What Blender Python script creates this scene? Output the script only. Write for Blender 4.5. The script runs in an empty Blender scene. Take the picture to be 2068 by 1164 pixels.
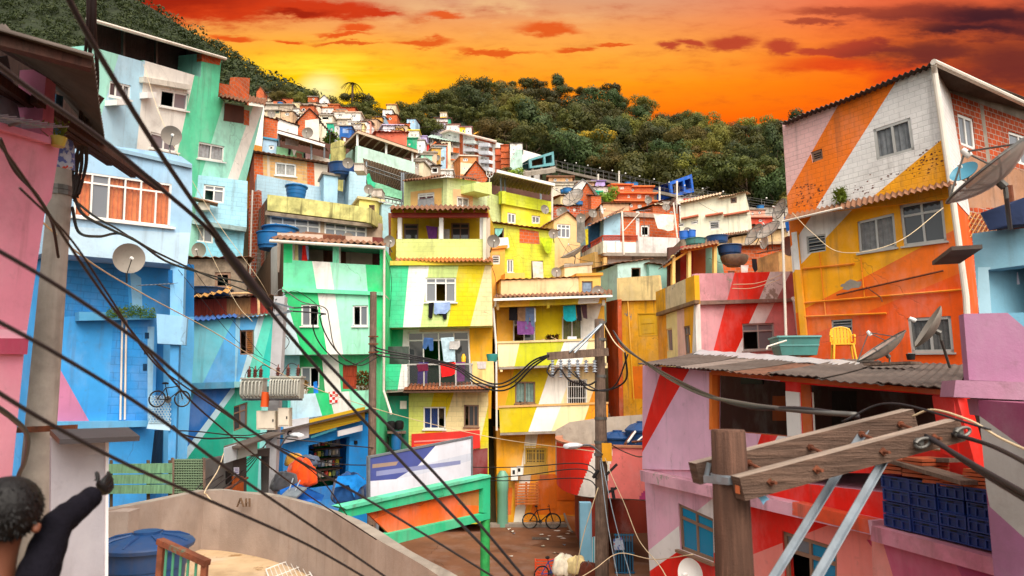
import bpy,bmesh,math,random
from mathutils import Vector as V
from mathutils.geometry import delaunay_2d_cdt
R=math.radians
rnd=random.Random(7)
sc=bpy.context.scene
col=sc.collection
# ------------------------------------------------------------------ camera model
FPX,TILT,CH=1379.0,R(9),5.7
cT,sT=math.cos(TILT),math.sin(TILT)
O=V((0,0,CH))
def ray(px,py):
    cx=(px-1034)/FPX;cy=(582-py)/FPX
    return V((cx,cT-cy*sT,sT+cy*cT))
def P(px,py,d):
    r=ray(px,py);return O + r*(d/r.y)
def onz(px,py,z):
    r=ray(px,py);return O + r*((z-CH)/r.z)
def pxpm(d):return FPX/d
class F:
    """a vertical plane through two ground-plan points"""
    def __init__(s,x0,d0,x1,d1,y=800):
        s.A=P(x0,y,d0);s.A.z=0;B=P(x1,y,d1);B.z=0
        s.h=(B-s.A).normalized();s.n=V((s.h.y,-s.h.x,0))
    def at(s,px,py,out=0):
        r=ray(px,py);t=(s.A+s.n*out-O).dot(s.n)/r.dot(s.n);return O+r*t
    def U(s,px,py,out=0):
        p=s.at(px,py,out);return ((p-s.A).dot(s.h),p.z)
    def pt(s,u,v,out=0):
        return s.A+s.h*u+V((0,0,v))+s.n*out
    def off(s,out):
        g=F.__new__(F);g.A=s.A+s.n*out;g.h=s.h;g.n=s.n;return g
# ------------------------------------------------------------------ objects
WO={}
bases=[]
def wo(o):return WO.get(o.name,V((0,0,0)))
def tag(o,label=None,cat=None,group=None,kind=None):
    if label:o['label']=label
    if cat:o['category']=cat
    if group:o['group']=group
    if kind:o['kind']=kind
    return o
def thing(name,label,cat,base,group=None,ground=False):
    o=bpy.data.objects.new(name,None);col.objects.link(o)
    o.empty_display_size=.3
    o.location=base;WO[o.name]=V(base)
    tag(o,label,cat,group)
    if ground:bases.append(V(base))
    return o
def autouv(pts):
    n=V((0,0,0))
    for i in range(len(pts)):
        a,b=pts[i],pts[(i+1) % len(pts)]
        n += a.cross(b)
    if n.length < 1e-12:n=V((0,0,1))
    n.normalize()
    if abs(n.z) > .75:return [(p.x,p.y) for p in pts]
    t=V((-n.y,n.x,0)).normalized()
    return [(p.dot(t),p.z) for p in pts]
class MB:
    def __init__(s):s.v=[];s.f=[];s.m=[];s.uv=[]
    def face(s,pts,mi=0,uvs=None):
        k=len(s.v);s.v += [V(p) for p in pts]
        s.f.append(list(range(k,k+len(pts))));s.m.append(mi)
        s.uv.append(uvs or autouv([V(p) for p in pts]));return s
    def box(s,o,a,b,c,mi=0):
        p=[o,o+a,o+a+b,o+b,o+c,o+a+c,o+a+b+c,o+b+c]
        if a.cross(b).dot(c) < 0:
            fs=[(0,1,2,3),(4,7,6,5),(0,4,5,1),(1,5,6,2),(2,6,7,3),(3,7,4,0)]
        else:
            fs=[(0,3,2,1),(4,5,6,7),(0,1,5,4),(1,2,6,5),(2,3,7,6),(3,0,4,7)]
        for q in fs:s.face([p[i] for i in q],mi)
        return s
    def bar(s,p,q,w,h,mi=0,up=V((0,0,1))):
        d=q-p;
        if d.length < 1e-6:return s
        x=d.cross(up)
        if x.length < 1e-5:x=d.cross(V((1,0,0)))
        x.normalize();z=x.cross(d).normalized()
        return s.box(p-x*w/2-z*h/2,d,x*w,z*h,mi)
    def tube(s,pts,r,n=6,mi=0,caps=True):
        pts=[V(p) for p in pts];rings=[]
        for i,p in enumerate(pts):
            d=(pts[min(i+1,len(pts)-1)]-pts[max(i-1,0)])
            if d.length < 1e-9:d=V((0,0,1))
            d.normalize()
            x=d.cross(V((0,0,1)) if abs(d.z) < .95 else V((1,0,0))).normalized();y=d.cross(x)
            rr=r[i] if isinstance(r,(list,tuple)) else r
            rings.append([p+(x*math.cos(2*math.pi*k/n)+y*math.sin(2*math.pi*k/n))*rr for k in range(n)])
        L=0
        for i in range(len(rings)-1):
            l2=L+(pts[i+1]-pts[i]).length
            for k in range(n):
                j=(k+1) % n;a,b=k/n,(k+1)/n
                s.face([rings[i][k],rings[i][j],rings[i+1][j],rings[i+1][k]],mi,[(a,L),(b,L),(b,l2),(a,l2)])
            L=l2
        if caps:
            s.face(rings[0][::-1],mi);s.face(rings[-1],mi)
        return s
    def lathe(s,c,prof,n=20,mi=0,ax=V((0,0,1)),sq=1.0):
        ax=ax.normalized();x=ax.cross(V((0,0,1)) if abs(ax.z) < .95 else V((1,0,0))).normalized();y=ax.cross(x)
        rings=[[c+ax*z+(x*math.cos(2*math.pi*k/n)+y*math.sin(2*math.pi*k/n)*sq)*r for k in range(n)] for r,z in prof]
        for i in range(len(rings)-1):
            for k in range(n):
                j=(k+1) % n
                q=[rings[i][k],rings[i+1][k],rings[i+1][j],rings[i][j]]
                if prof[i][0] < 1e-6:q=[rings[i][k],rings[i+1][k],rings[i+1][j]]
                elif prof[i+1][0] < 1e-6:q=[rings[i][k],rings[i+1][k],rings[i][j]]
                s.face(q[::-1],mi)
        return s
    def build(s,name,mats,parent=None,smooth=False,label=None):
        if not isinstance(mats,(list,tuple)):mats=[mats]
        lo=V((min(p.x for p in s.v),min(p.y for p in s.v),min(p.z for p in s.v)))
        hi=V((max(p.x for p in s.v),max(p.y for p in s.v),max(p.z for p in s.v)))
        c=(lo+hi)/2
        if parent is None:c.z=lo.z
        me=bpy.data.meshes.new(name)
        me.from_pydata([p-c for p in s.v],[],s.f)
        for m in mats:me.materials.append(M(m))
        me.polygons.foreach_set('material_index',s.m)
        ul=me.uv_layers.new(name='UVMap')
        flat=[]
        for q in s.uv:
            for a in q:flat += [a[0],a[1]]
        ul.data.foreach_set('uv',flat)
        if smooth:
            bm=bmesh.new();bm.from_mesh(me)
            bmesh.ops.remove_doubles(bm,verts=bm.verts,dist=1e-4)
            bmesh.ops.recalc_face_normals(bm,faces=bm.faces)
            bm.to_mesh(me);bm.free()
            me.polygons.foreach_set('use_smooth',[True]*len(me.polygons))
            if smooth != 2:
                try:me.set_sharp_from_angle(angle=R(40))
                except Exception:pass
        me.update()
        o=bpy.data.objects.new(name,me);col.objects.link(o)
        WO[o.name]=c
        if parent is not None:
            o.parent=parent;o.location=c-wo(parent)
        else:o.location=c
        if label:o['label']=label
        return o
def copy_tree(o,parent=None,loc=None,rot=None):
    c=o.copy();col.objects.link(c)
    WO[c.name]=wo(o)
    if parent is not None:c.parent=parent
    if loc is not None:c.location=loc;WO[c.name]=V(loc)
    if rot is not None:c.rotation_euler=rot
    for ch in list(o.children):copy_tree(ch,c)
    return c
# ------------------------------------------------------------------ materials
def C(h):
    h=h.lstrip('#');r=[]
    for i in (0,2,4):
        x=int(h[i:i+2],16)/255
        r.append(x/12.92 if x <= .04045 else ((x+.055)/1.055)**2.4)
    return tuple(r)
MATS={}
class NT:
    def __init__(s,tree):s.t=tree;s.n=tree.nodes;s.l=tree.links
    def new(s,ty,**kw):
        n=s.n.new(ty)
        for k,v in kw.items():setattr(n,k,v)
        return n
    def put(s,inp,val):
        if hasattr(val,'is_output'):s.l.new(val,inp)
        else:inp.default_value=val
    def math(s,op,a,b=0,c=None,clamp=False):
        n=s.new('ShaderNodeMath',operation=op);n.use_clamp=clamp
        s.put(n.inputs[0],a);s.put(n.inputs[1],b)
        if c is not None:s.put(n.inputs[2],c)
        return n.outputs[0]
    def mix(s,f,a,b,bt='MIX'):
        n=s.new('ShaderNodeMix',data_type='RGBA',blend_type=bt)
        s.put(n.inputs[0],f)
        for i,v in ((6,a),(7,b)):
            s.put(n.inputs[i],(*v,1) if isinstance(v,tuple) and len(v) == 3 else v)
        return n.outputs[2]
    def noise(s,vec,scale,detail=4,rough=.55,dist=0):
        n=s.new('ShaderNodeTexNoise')
        if vec is not None:s.l.new(vec,n.inputs['Vector'])
        n.inputs['Scale'].default_value=scale;n.inputs['Detail'].default_value=detail
        n.inputs['Roughness'].default_value=rough;n.inputs['Distortion'].default_value=dist
        return n.outputs['Fac']
    def ramp(s,x,a,b,lo=0,hi=1,smooth=True):
        n=s.new('ShaderNodeMapRange');n.interpolation_type='SMOOTHSTEP' if smooth else 'LINEAR'
        s.put(n.inputs[0],x)
        for i,v in enumerate((a,b,lo,hi)):n.inputs[i+1].default_value=v
        return n.outputs[0]
    def vmul(s,v,t):
        n=s.new('ShaderNodeVectorMath',operation='MULTIPLY');s.l.new(v,n.inputs[0]);n.inputs[1].default_value=t;return n.outputs[0]
def sm(c,k):return tuple(min(1,max(0,x*k)) for x in c)
def pm(key,base,var=.1,scale=1.2,rough=.85,bump=.3,fine=30,dirt=.36,dirtc=(.10,.075,.055),streak=.3,
       brick=None,mortar=None,bw=.39,bh=.19,ms=.012,bb=.5,metal=0,spec=.3,patch=0,patchc=(.35,.3,.25),wave=None,crack=.0,grain=0,fade=.0):
    m=bpy.data.materials.new(key);m.use_nodes=True
    T=NT(m.node_tree);b=T.n['Principled BSDF']
    if isinstance(base,str):base=C(base)
    pos=T.new('ShaderNodeNewGeometry').outputs['Position']
    uv=T.new('ShaderNodeUVMap').outputs[0]
    n1=T.noise(pos,scale,5,.6)
    c=T.mix(T.ramp(n1,.3,.7),sm(base,1-var),sm(base,1+var*.6))
    if fade:
        c=T.mix(T.math('MULTIPLY',T.ramp(T.noise(T.vmul(pos,(1,1,.55)),.9,6,.65),.46,.7),fade),c,tuple(min(.85,x*.72+.2) for x in base))
    hgt=T.math('MULTIPLY',T.noise(pos,fine,4,.65),.35)
    hgt=T.math('ADD',hgt,T.math('MULTIPLY',n1,.6))
    if brick:
        bt=T.new('ShaderNodeTexBrick');T.l.new(uv,bt.inputs['Vector'])
        bt.inputs['Scale'].default_value=1;bt.inputs['Brick Width'].default_value=bw;bt.inputs['Row Height'].default_value=bh
        bt.inputs['Mortar Size'].default_value=ms;bt.inputs['Mortar Smooth'].default_value=.4;bt.inputs['Bias'].default_value=-.2
        bt.inputs['Color1'].default_value=(0,0,0,1);bt.inputs['Color2'].default_value=(1,1,1,1);bt.inputs['Mortar'].default_value=(.5,.5,.5,1)
        if brick == 'raw':
            c=T.mix(T.math('MULTIPLY',bt.outputs['Color'],.65),c,sm(base,.55))
            c=T.mix(T.math('MULTIPLY',bt.outputs['Fac'],.85),c,mortar or (.36,.27,.2))
        else:
            c=T.mix(T.math('MULTIPLY',bt.outputs['Color'],.16),c,sm(base,.72))
            c=T.mix(T.math('MULTIPLY',bt.outputs['Fac'],brick if isinstance(brick,float) else .3),c,sm(base,.5))
        hgt=T.math('SUBTRACT',hgt,T.math('MULTIPLY',bt.outputs['Fac'],bb*3))
    if wave:
        w=T.new('ShaderNodeTexWave',wave_type='BANDS',bands_direction=wave[0]);T.l.new(uv,w.inputs['Vector'])
        w.inputs['Scale'].default_value=wave[1];w.inputs['Distortion'].default_value=wave[2] if len(wave) > 2 else .4
        w.inputs['Detail'].default_value=2
        hgt=T.math('ADD',hgt,T.math('MULTIPLY',w.outputs['Fac'],wave[3] if len(wave) > 3 else 1.))
    if grain:
        gg=abs(grain);g=T.noise(T.vmul(uv,(gg,gg*.07,1) if grain > 0 else (gg*.07,gg,1)),1,6,.68,.2)
        c=T.mix(T.ramp(g,.38,.7),c,sm(base,.52));c=T.mix(T.ramp(g,.42,.3),c,sm(base,1.25));hgt=T.math('SUBTRACT',hgt,T.math('MULTIPLY',g,1.5))
    if patch:
        p=T.ramp(T.noise(pos,.8,8,.7),.64-patch*.12,.67-patch*.1)
        c=T.mix(p,c,patchc)
    if dirt:
        d=T.math('MULTIPLY',T.ramp(T.noise(pos,.7,7,.68),.48,.78),dirt)
        c=T.mix(d,c,dirtc)
        d2=T.math('MULTIPLY',T.ramp(T.noise(pos,5,4,.6),.6,.75),dirt*.5)
        c=T.mix(d2,c,dirtc)
    if streak:
        st=T.noise(T.vmul(uv,(3.2,.22,1)),1,5,.62)
        c=T.mix(T.math('MULTIPLY',T.ramp(st,.52,.72),streak),c,dirtc)
    if crack:
        vo=T.new('ShaderNodeTexVoronoi',feature='DISTANCE_TO_EDGE');vo.inputs['Scale'].default_value=.55
        wv=T.new('ShaderNodeMix',data_type='VECTOR');wv.inputs[0].default_value=.3;T.l.new(pos,wv.inputs[4]);nn=T.new('ShaderNodeTexNoise');T.l.new(pos,nn.inputs['Vector']);nn.inputs['Scale'].default_value=2.2;nn.inputs['Detail'].default_value=5;T.l.new(nn.outputs['Color'],wv.inputs[5]);T.l.new(wv.outputs[1],vo.inputs['Vector'])
        ck=T.math('MULTIPLY',T.ramp(vo.outputs['Distance'],.007,.001),T.ramp(T.noise(pos,.5,3),.54,.62))
        c=T.mix(T.math('MULTIPLY',ck,crack),c,sm(dirtc,.7));hgt=T.math('SUBTRACT',hgt,ck)
    T.l.new(c,b.inputs['Base Color'])
    b.inputs['Roughness'].default_value=rough;b.inputs['Metallic'].default_value=metal
    b.inputs['Specular IOR Level'].default_value=spec
    if bump:
        bn=T.new('ShaderNodeBump');bn.inputs['Strength'].default_value=bump;bn.inputs['Distance'].default_value=.03
        T.l.new(hgt,bn.inputs['Height']);T.l.new(bn.outputs[0],b.inputs['Normal'])
    return m
def glass_mat(key,tint,rough=.06,tr=0.):
    m=bpy.data.materials.new(key);m.use_nodes=True
    T=NT(m.node_tree);b=T.n['Principled BSDF'];out=T.n['Material Output']
    pos=T.new('ShaderNodeNewGeometry').outputs['Position']
    b.inputs['Base Color'].default_value=(*tint,1);b.inputs['Roughness'].default_value=rough
    b.inputs['Specular IOR Level'].default_value=.6
    bn=T.new('ShaderNodeBump');bn.inputs['Strength'].default_value=.06;T.l.new(T.noise(pos,1.7,2),bn.inputs['Height']);T.l.new(bn.outputs[0],b.inputs['Normal'])
    if tr:
        t=T.new('ShaderNodeBsdfTransparent');mx=T.new('ShaderNodeMixShader');mx.inputs[0].default_value=tr
        T.l.new(b.outputs[0],mx.inputs[1]);T.l.new(t.outputs[0],mx.inputs[2]);T.l.new(mx.outputs[0],out.inputs[0])
    return m
def leaf_mat(key,c1,c2,c3):
    m=bpy.data.materials.new(key);m.use_nodes=True
    T=NT(m.node_tree);b=T.n['Principled BSDF'];out=T.n['Material Output']
    pos=T.new('ShaderNodeNewGeometry').outputs['Position']
    oi=T.new('ShaderNodeObjectInfo').outputs['Random']
    c=T.mix(T.ramp(T.noise(pos,.35,3),.35,.65),c1,c2)
    c=T.mix(T.ramp(T.noise(pos,1.6,3),.5,.8,0,.6),c,c3)
    hs=T.new('ShaderNodeHueSaturation');T.l.new(c,hs.inputs['Color'])
    T.l.new(T.ramp(oi,0,1,.47,.53,False),hs.inputs['Hue']);T.l.new(T.ramp(oi,0,1,.65,1.35,False),hs.inputs['Value'])
    b.inputs['Roughness'].default_value=.6;b.inputs['Specular IOR Level'].default_value=.25
    T.l.new(hs.outputs[0],b.inputs['Base Color'])
    tr=T.new('ShaderNodeBsdfTranslucent');T.l.new(hs.outputs[0],tr.inputs[0])
    mx=T.new('ShaderNodeMixShader');mx.inputs[0].default_value=.25
    T.l.new(b.outputs[0],mx.inputs[1]);T.l.new(tr.outputs[0],mx.inputs[2]);T.l.new(mx.outputs[0],out.inputs[0])
    return m
def cloth_mat(key,base,stripes=None):
    m=bpy.data.materials.new(key);m.use_nodes=True
    T=NT(m.node_tree);b=T.n['Principled BSDF']
    pos=T.new('ShaderNodeNewGeometry').outputs['Position'];uv=T.new('ShaderNodeUVMap').outputs[0]
    base=C(base) if isinstance(base,str) else base
    c=T.mix(T.ramp(T.noise(pos,6,4),.3,.7),sm(base,.78),sm(base,1.12))
    if stripes:
        kind,c2,sca=stripes
        if kind == 'floral':
            c=T.mix(T.ramp(T.noise(pos,sca,3),.52,.58),c,C(c2));c=T.mix(T.ramp(T.noise(pos,sca*1.3,2),.62,.68),c,C('#c0402c'))
        else:
            ck=T.new('ShaderNodeTexChecker' if kind == 'check' else 'ShaderNodeTexWave')
            T.l.new(uv,ck.inputs['Vector']);ck.inputs['Scale'].default_value=sca
            c=T.mix(ck.outputs['Fac'] if 'Fac' in ck.outputs else ck.outputs[1],c,C(c2))
    T.l.new(c,b.inputs['Base Color']);b.inputs['Roughness'].default_value=.9;b.inputs['Specular IOR Level'].default_value=.1
    b.inputs['Sheen Weight'].default_value=.2
    return m
DEF={}
def M(k):
    if k in MATS:return MATS[k]
    if k in DEF:MATS[k]=DEF[k](k)
    elif k.startswith('p:'):        # painted plaster
        MATS[k]=pm(k,k[2:],crack=.3,fade=.4)
    elif k.startswith('b:'):        # painted block wall
        MATS[k]=pm(k,k[2:],brick=.3,bw=.42,bh=.21,bump=.4,streak=.34,fade=.35,crack=.3)
    elif k.startswith('r:'):        # painted ridged hollow brick
        MATS[k]=pm(k,k[2:],brick=.35,bw=.32,bh=.17,ms=.015,bump=.35,wave=('Y',9,.6,.5),dirt=.3,fade=.3)
    elif k.startswith('d:'):        # dirty weathered plaster
        MATS[k]=pm(k,k[2:],dirt=.6,streak=.6,var=.2,bump=.4,patch=.12,patchc=(.34,.29,.24),crack=.45,fade=.4)
    elif k.startswith('m:'):        # painted metal
        MATS[k]=pm(k,k[2:],rough=.45,bump=.08,streak=.15,spec=.5,dirt=.15)
    elif k.startswith('c:'):        # cloth
        MATS[k]=cloth_mat(k,k[2:])
    elif k.startswith('k:'):        # plastic
        MATS[k]=pm(k,k[2:],rough=.42,bump=.06,streak=.12,spec=.5,dirt=.12,var=.08)
    elif k.startswith('w:'):        # wood
        MATS[k]=pm(k,k[2:],grain=22,rough=.8,bump=.3,dirt=.3,streak=.2)
    else:raise KeyError(k)
    return MATS[k]
DEF.update({
 'brick':lambda k:pm(k,'#d2602a',brick='raw',bw=.30,bh=.20,ms=.014,var=.25,bump=.5,dirt=.3,streak=.25),
 'brick2':lambda k:pm(k,'#b84a1e',brick='raw',bw=.30,bh=.20,ms=.018,var=.3,bump=.5,dirt=.35,streak=.3,mortar=(.42,.36,.3)),
 'blocks':lambda k:pm(k,'#dba668',brick='raw',bw=.40,bh=.20,ms=.016,var=.2,bump=.4,dirt=.3,mortar=(.45,.38,.28)),
 'concrete':lambda k:pm(k,'#9a8f82',var=.22,dirt=.45,streak=.45,bump=.5,scale=2),
 'rough':lambda k:pm(k,'#8a7a68',var=.35,dirt=.6,streak=.55,bump=.9,scale=3,fine=18),
 'parapet':lambda k:pm(k,'#a8968a',var=.16,dirt=.4,streak=.3,bump=.5,scale=1.6,dirtc=(.16,.085,.05),crack=.4,fade=.3),
 'floor':lambda k:pm(k,'#c9ab85',var=.2,dirt=.7,streak=0,bump=.4,scale=1.0,dirtc=(.20,.10,.035),patch=.7,patchc=(.33,.19,.08),crack=.8,fade=.7),
 'plaza':lambda k:pm(k,'#7c5138',var=.2,dirt=.55,streak=0,bump=.3,scale=.6,dirtc=(.10,.05,.028),patch=.3,patchc=(.19,.11,.065),crack=.9,fade=.25),
 'plaza2':lambda k:pm(k,'#6a432d',var=.2,dirt=.55,streak=0,bump=.3,scale=.6,dirtc=(.08,.04,.025)),
 'earth':lambda k:pm(k,'#4b4028',var=.4,dirt=.6,streak=0,bump=.8,scale=.3,dirtc=(.03,.045,.015)),
 'hillgreen':lambda k:pm(k,'#242c12',var=.4,dirt=.5,streak=0,bump=.8,scale=.3,dirtc=(.02,.025,.008)),
 'posth':lambda k:pm(k,'#6f5648',grain=-20,var=.3,dirt=.4,streak=0,bump=.9,fine=60,dirtc=(.04,.022,.016)),  # crossarm fronts, darkened so they read as shaded against the tops
 'posttop':lambda k:pm(k,'#ac9888',grain=-24,var=.25,dirt=.45,streak=0,bump=.8,fine=60,dirtc=(.06,.045,.035)),  # crossarm tops: weathered, and paler to put top-to-front shading into the colour
 'sleeve':lambda k:pm(k,'#15131a',var=.3,dirt=0,streak=0,bump=1.0,scale=9,fine=26,rough=.95,spec=.08,wave=('DIAGONAL',4,3,.8)),
 'tin':lambda k:pm(k,'#7d7068',var=.25,dirt=.6,streak=.35,bump=.2,rough=.7,dirtc=(.09,.05,.03)),
 'tinold':lambda k:pm(k,'#6e4a38',var=.35,dirt=.6,streak=.5,bump=.3,rough=.8,dirtc=(.07,.035,.02)),
 'tindark':lambda k:pm(k,'#5b5049',var=.3,dirt=.6,streak=.3,bump=.3,rough=.8,dirtc=(.05,.03,.02)),
 'tinbrown':lambda k:pm(k,'#8c6248',var=.3,dirt=.6,streak=.3,bump=.3,rough=.8,dirtc=(.06,.03,.02)),
 'tinnew':lambda k:pm(k,'#c4c8cc',var=.1,dirt=.15,streak=.15,bump=.1,rough=.4,metal=.4),
 'rust':lambda k:pm(k,'#74402a',var=.4,dirt=.5,bump=.5,scale=6,patch=.3,patchc=(.09,.16,.11)),
 'rustgreen':lambda k:pm(k,'#2f9a4e',var=.3,dirt=.2,bump=.4,scale=4,patch=.75,patchc=(.30,.11,.03)),
 'tile':lambda k:pm(k,'#9a5a38',var=.4,dirt=.7,streak=.2,bump=.6,scale=4,dirtc=(.06,.04,.03)),
 'moss':lambda k:pm(k,'#d2cb80',var=.3,dirt=.75,streak=.85,bump=.5,scale=2,dirtc=(.07,.06,.02)),
 'oldwood':lambda k:pm(k,'#80695a',grain=26,var=.3,dirt=.4,streak=.3,bump=.7,scale=4,fine=60,dirtc=(.035,.02,.015)),
 'pole':lambda k:pm(k,'#a89e94',var=.2,dirt=.35,streak=.35,bump=.35,scale=3),
 'post':lambda k:pm(k,'#67493b',grain=18,var=.3,dirt=.45,streak=.5,bump=.6,fine=60,dirtc=(.04,.02,.015)),
 'galv':lambda k:pm(k,'#8d959c',var=.15,dirt=.35,streak=.2,bump=.1,rough=.45,metal=.5,scale=8),
 'steel':lambda k:pm(k,'#6a6864',var=.2,dirt=.4,bump=.1,rough=.5,metal=.5),
 'cable':lambda k:pm(k,'#2a2628',var=.2,dirt=.2,bump=.05,rough=.5),
 'cablebrown':lambda k:pm(k,'#2a1a18',var=.2,dirt=.2,bump=.05,rough=.6),
 'wire':lambda k:pm(k,'#d8c09a',var=.1,dirt=.1,bump=0,rough=.6),
 'white':lambda k:pm(k,'#e8e6e0',var=.05,dirt=.12,streak=.1,bump=.05,rough=.5),
 'pipe':lambda k:pm(k,'#dcd2c4',var=.08,dirt=.3,streak=.25,bump=.08,rough=.5),
 'alu':lambda k:pm(k,'#b5b2ac',var=.08,dirt=.2,streak=.1,bump=.05,rough=.4,metal=.3),
 'brownframe':lambda k:pm(k,'#8a6a55',var=.1,dirt=.2,bump=.1,rough=.5),
 'dish':lambda k:pm(k,'#8e867c',var=.1,dirt=.35,streak=.2,bump=.06,rough=.6),
 'dishmesh':lambda k:meshdish(k),
 'black':lambda k:pm(k,'#151313',var=.2,dirt=0,streak=0,bump=.1,rough=.6),
 'rubber':lambda k:pm(k,'#1c1a19',var=.2,dirt=.2,streak=0,bump=.1,rough=.8),
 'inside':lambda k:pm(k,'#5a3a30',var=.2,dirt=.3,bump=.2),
 'bark':lambda k:pm(k,'#5a4636',grain=14,var=.3,dirt=.5,bump=.8),
 'tank':lambda k:pm(k,'#1f6fae',rough=.45,var=.12,dirt=.25,streak=.25,bump=.06,spec=.4),
 'tankdark':lambda k:pm(k,'#174376',rough=.45,var=.15,dirt=.3,streak=.3,bump=.08,spec=.4),
 'tankgreen':lambda k:pm(k,'#4f8a84',rough=.5,var=.15,dirt=.4,streak=.5,bump=.08),
 'glass':lambda k:glass_mat(k,(.05,.055,.06)),
 'glassl':lambda k:glass_mat(k,(.17,.18,.20),.12),
 'glassc':lambda k:glass_mat(k,(.06,.065,.07),.05,.74),
 'glassb':lambda k:glass_mat(k,C('#0f7fa8'),.15),
 'skin':lambda k:pm(k,'#7a4a36',var=.1,dirt=0,streak=0,bump=.05,rough=.5),
 'hair':lambda k:pm(k,'#120e0d',var=.3,dirt=0,streak=0,bump=.4,fine=80,rough=.55),
 'leafdark':lambda k:leaf_mat(k,C('#3a3e19'),C('#545322'),C('#77702e')),
 'leafolive':lambda k:leaf_mat(k,C('#54521f'),C('#706628'),C('#8a8038')),
 'leafblue':lambda k:leaf_mat(k,C('#364325'),C('#4a562c'),C('#646a38')),
 'leafgold':lambda k:leaf_mat(k,C('#8a6a18'),C('#a87a20'),C('#6f6424')),
 'leafrust':lambda k:leaf_mat(k,C('#855222'),C('#96622e'),C('#6a5a2a')),
 'leafbush':lambda k:leaf_mat(k,C('#5f7a26'),C('#86962e'),C('#b0a23a')),
 'leaffar':lambda k:leaf_mat(k,C('#26311a'),C('#3a421c'),C('#5c5520')),
 'floral':lambda k:cloth_mat(k,'#b9c4d6',('floral','#5a6aa8',9)),
 'check':lambda k:cloth_mat(k,'#f3e9e6',('check','#d0342c',9)),
 'stripecloth':lambda k:cloth_mat(k,'#2aa7bd',('wave','#d9e2e0',4)),
 'lattice':lambda k:pm(k,'#b8482a',var=.3,bump=.4),
 'cobogo':lambda k:pm(k,'#b9d4e0',var=.1,bump=.2),
})
def meshdish(k):
    m=bpy.data.materials.new(k);m.use_nodes=True
    T=NT(m.node_tree);b=T.n['Principled BSDF'];out=T.n['Material Output']
    b.inputs['Base Color'].default_value=(*C('#b0a59a'),1);b.inputs['Roughness'].default_value=.6
    t=T.new('ShaderNodeBsdfTransparent');mx=T.new('ShaderNodeMixShader');mx.inputs[0].default_value=.38
    T.l.new(b.outputs[0],mx.inputs[1]);T.l.new(t.outputs[0],mx.inputs[2]);T.l.new(mx.outputs[0],out.inputs[0])
    return m
EXPO=0.92;SKY_STR=.14;SUN_E=1.55;SUNSET=.60
# ------------------------------------------------------------------ walls and windows
def q4(q):
    if len(q) == 4 and not isinstance(q[0],(tuple,list)):
        x0,y0,x1,y1=q;return [(x0,y0),(x1,y0),(x1,y1),(x0,y1)]
    return list(q)
def W(q,nx=2,tr=0,fm='white',panes='gg',cur=None,dep=.08,fr=.05,kind='',pm_=None,sill=0,bars=0,rv=.2,name='window',label=None):
    return dict(q=q4(q),nx=nx,tr=tr,fm=fm,panes=panes,cur=cur,dep=dep,fr=fr,kind=kind,pm=pm_,sill=sill,bars=bars,rv=rv,name=name,label=label)
def ubar(mb,f,a,b,w,o0,o1,mi=0):
    """bar between two (u,v) points on a facade"""
    p,q=f.pt(*a,o0),f.pt(*b,o0);d=q-p
    s=d.cross(f.n)
    if s.length < 1e-9:return
    s.normalize();mb.box(p-s*w/2,d,s*w,f.n*(o1-o0),mi)
def lerp(a,b,t):return (a[0]+(b[0]-a[0])*t,a[1]+(b[1]-a[1])*t)
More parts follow.
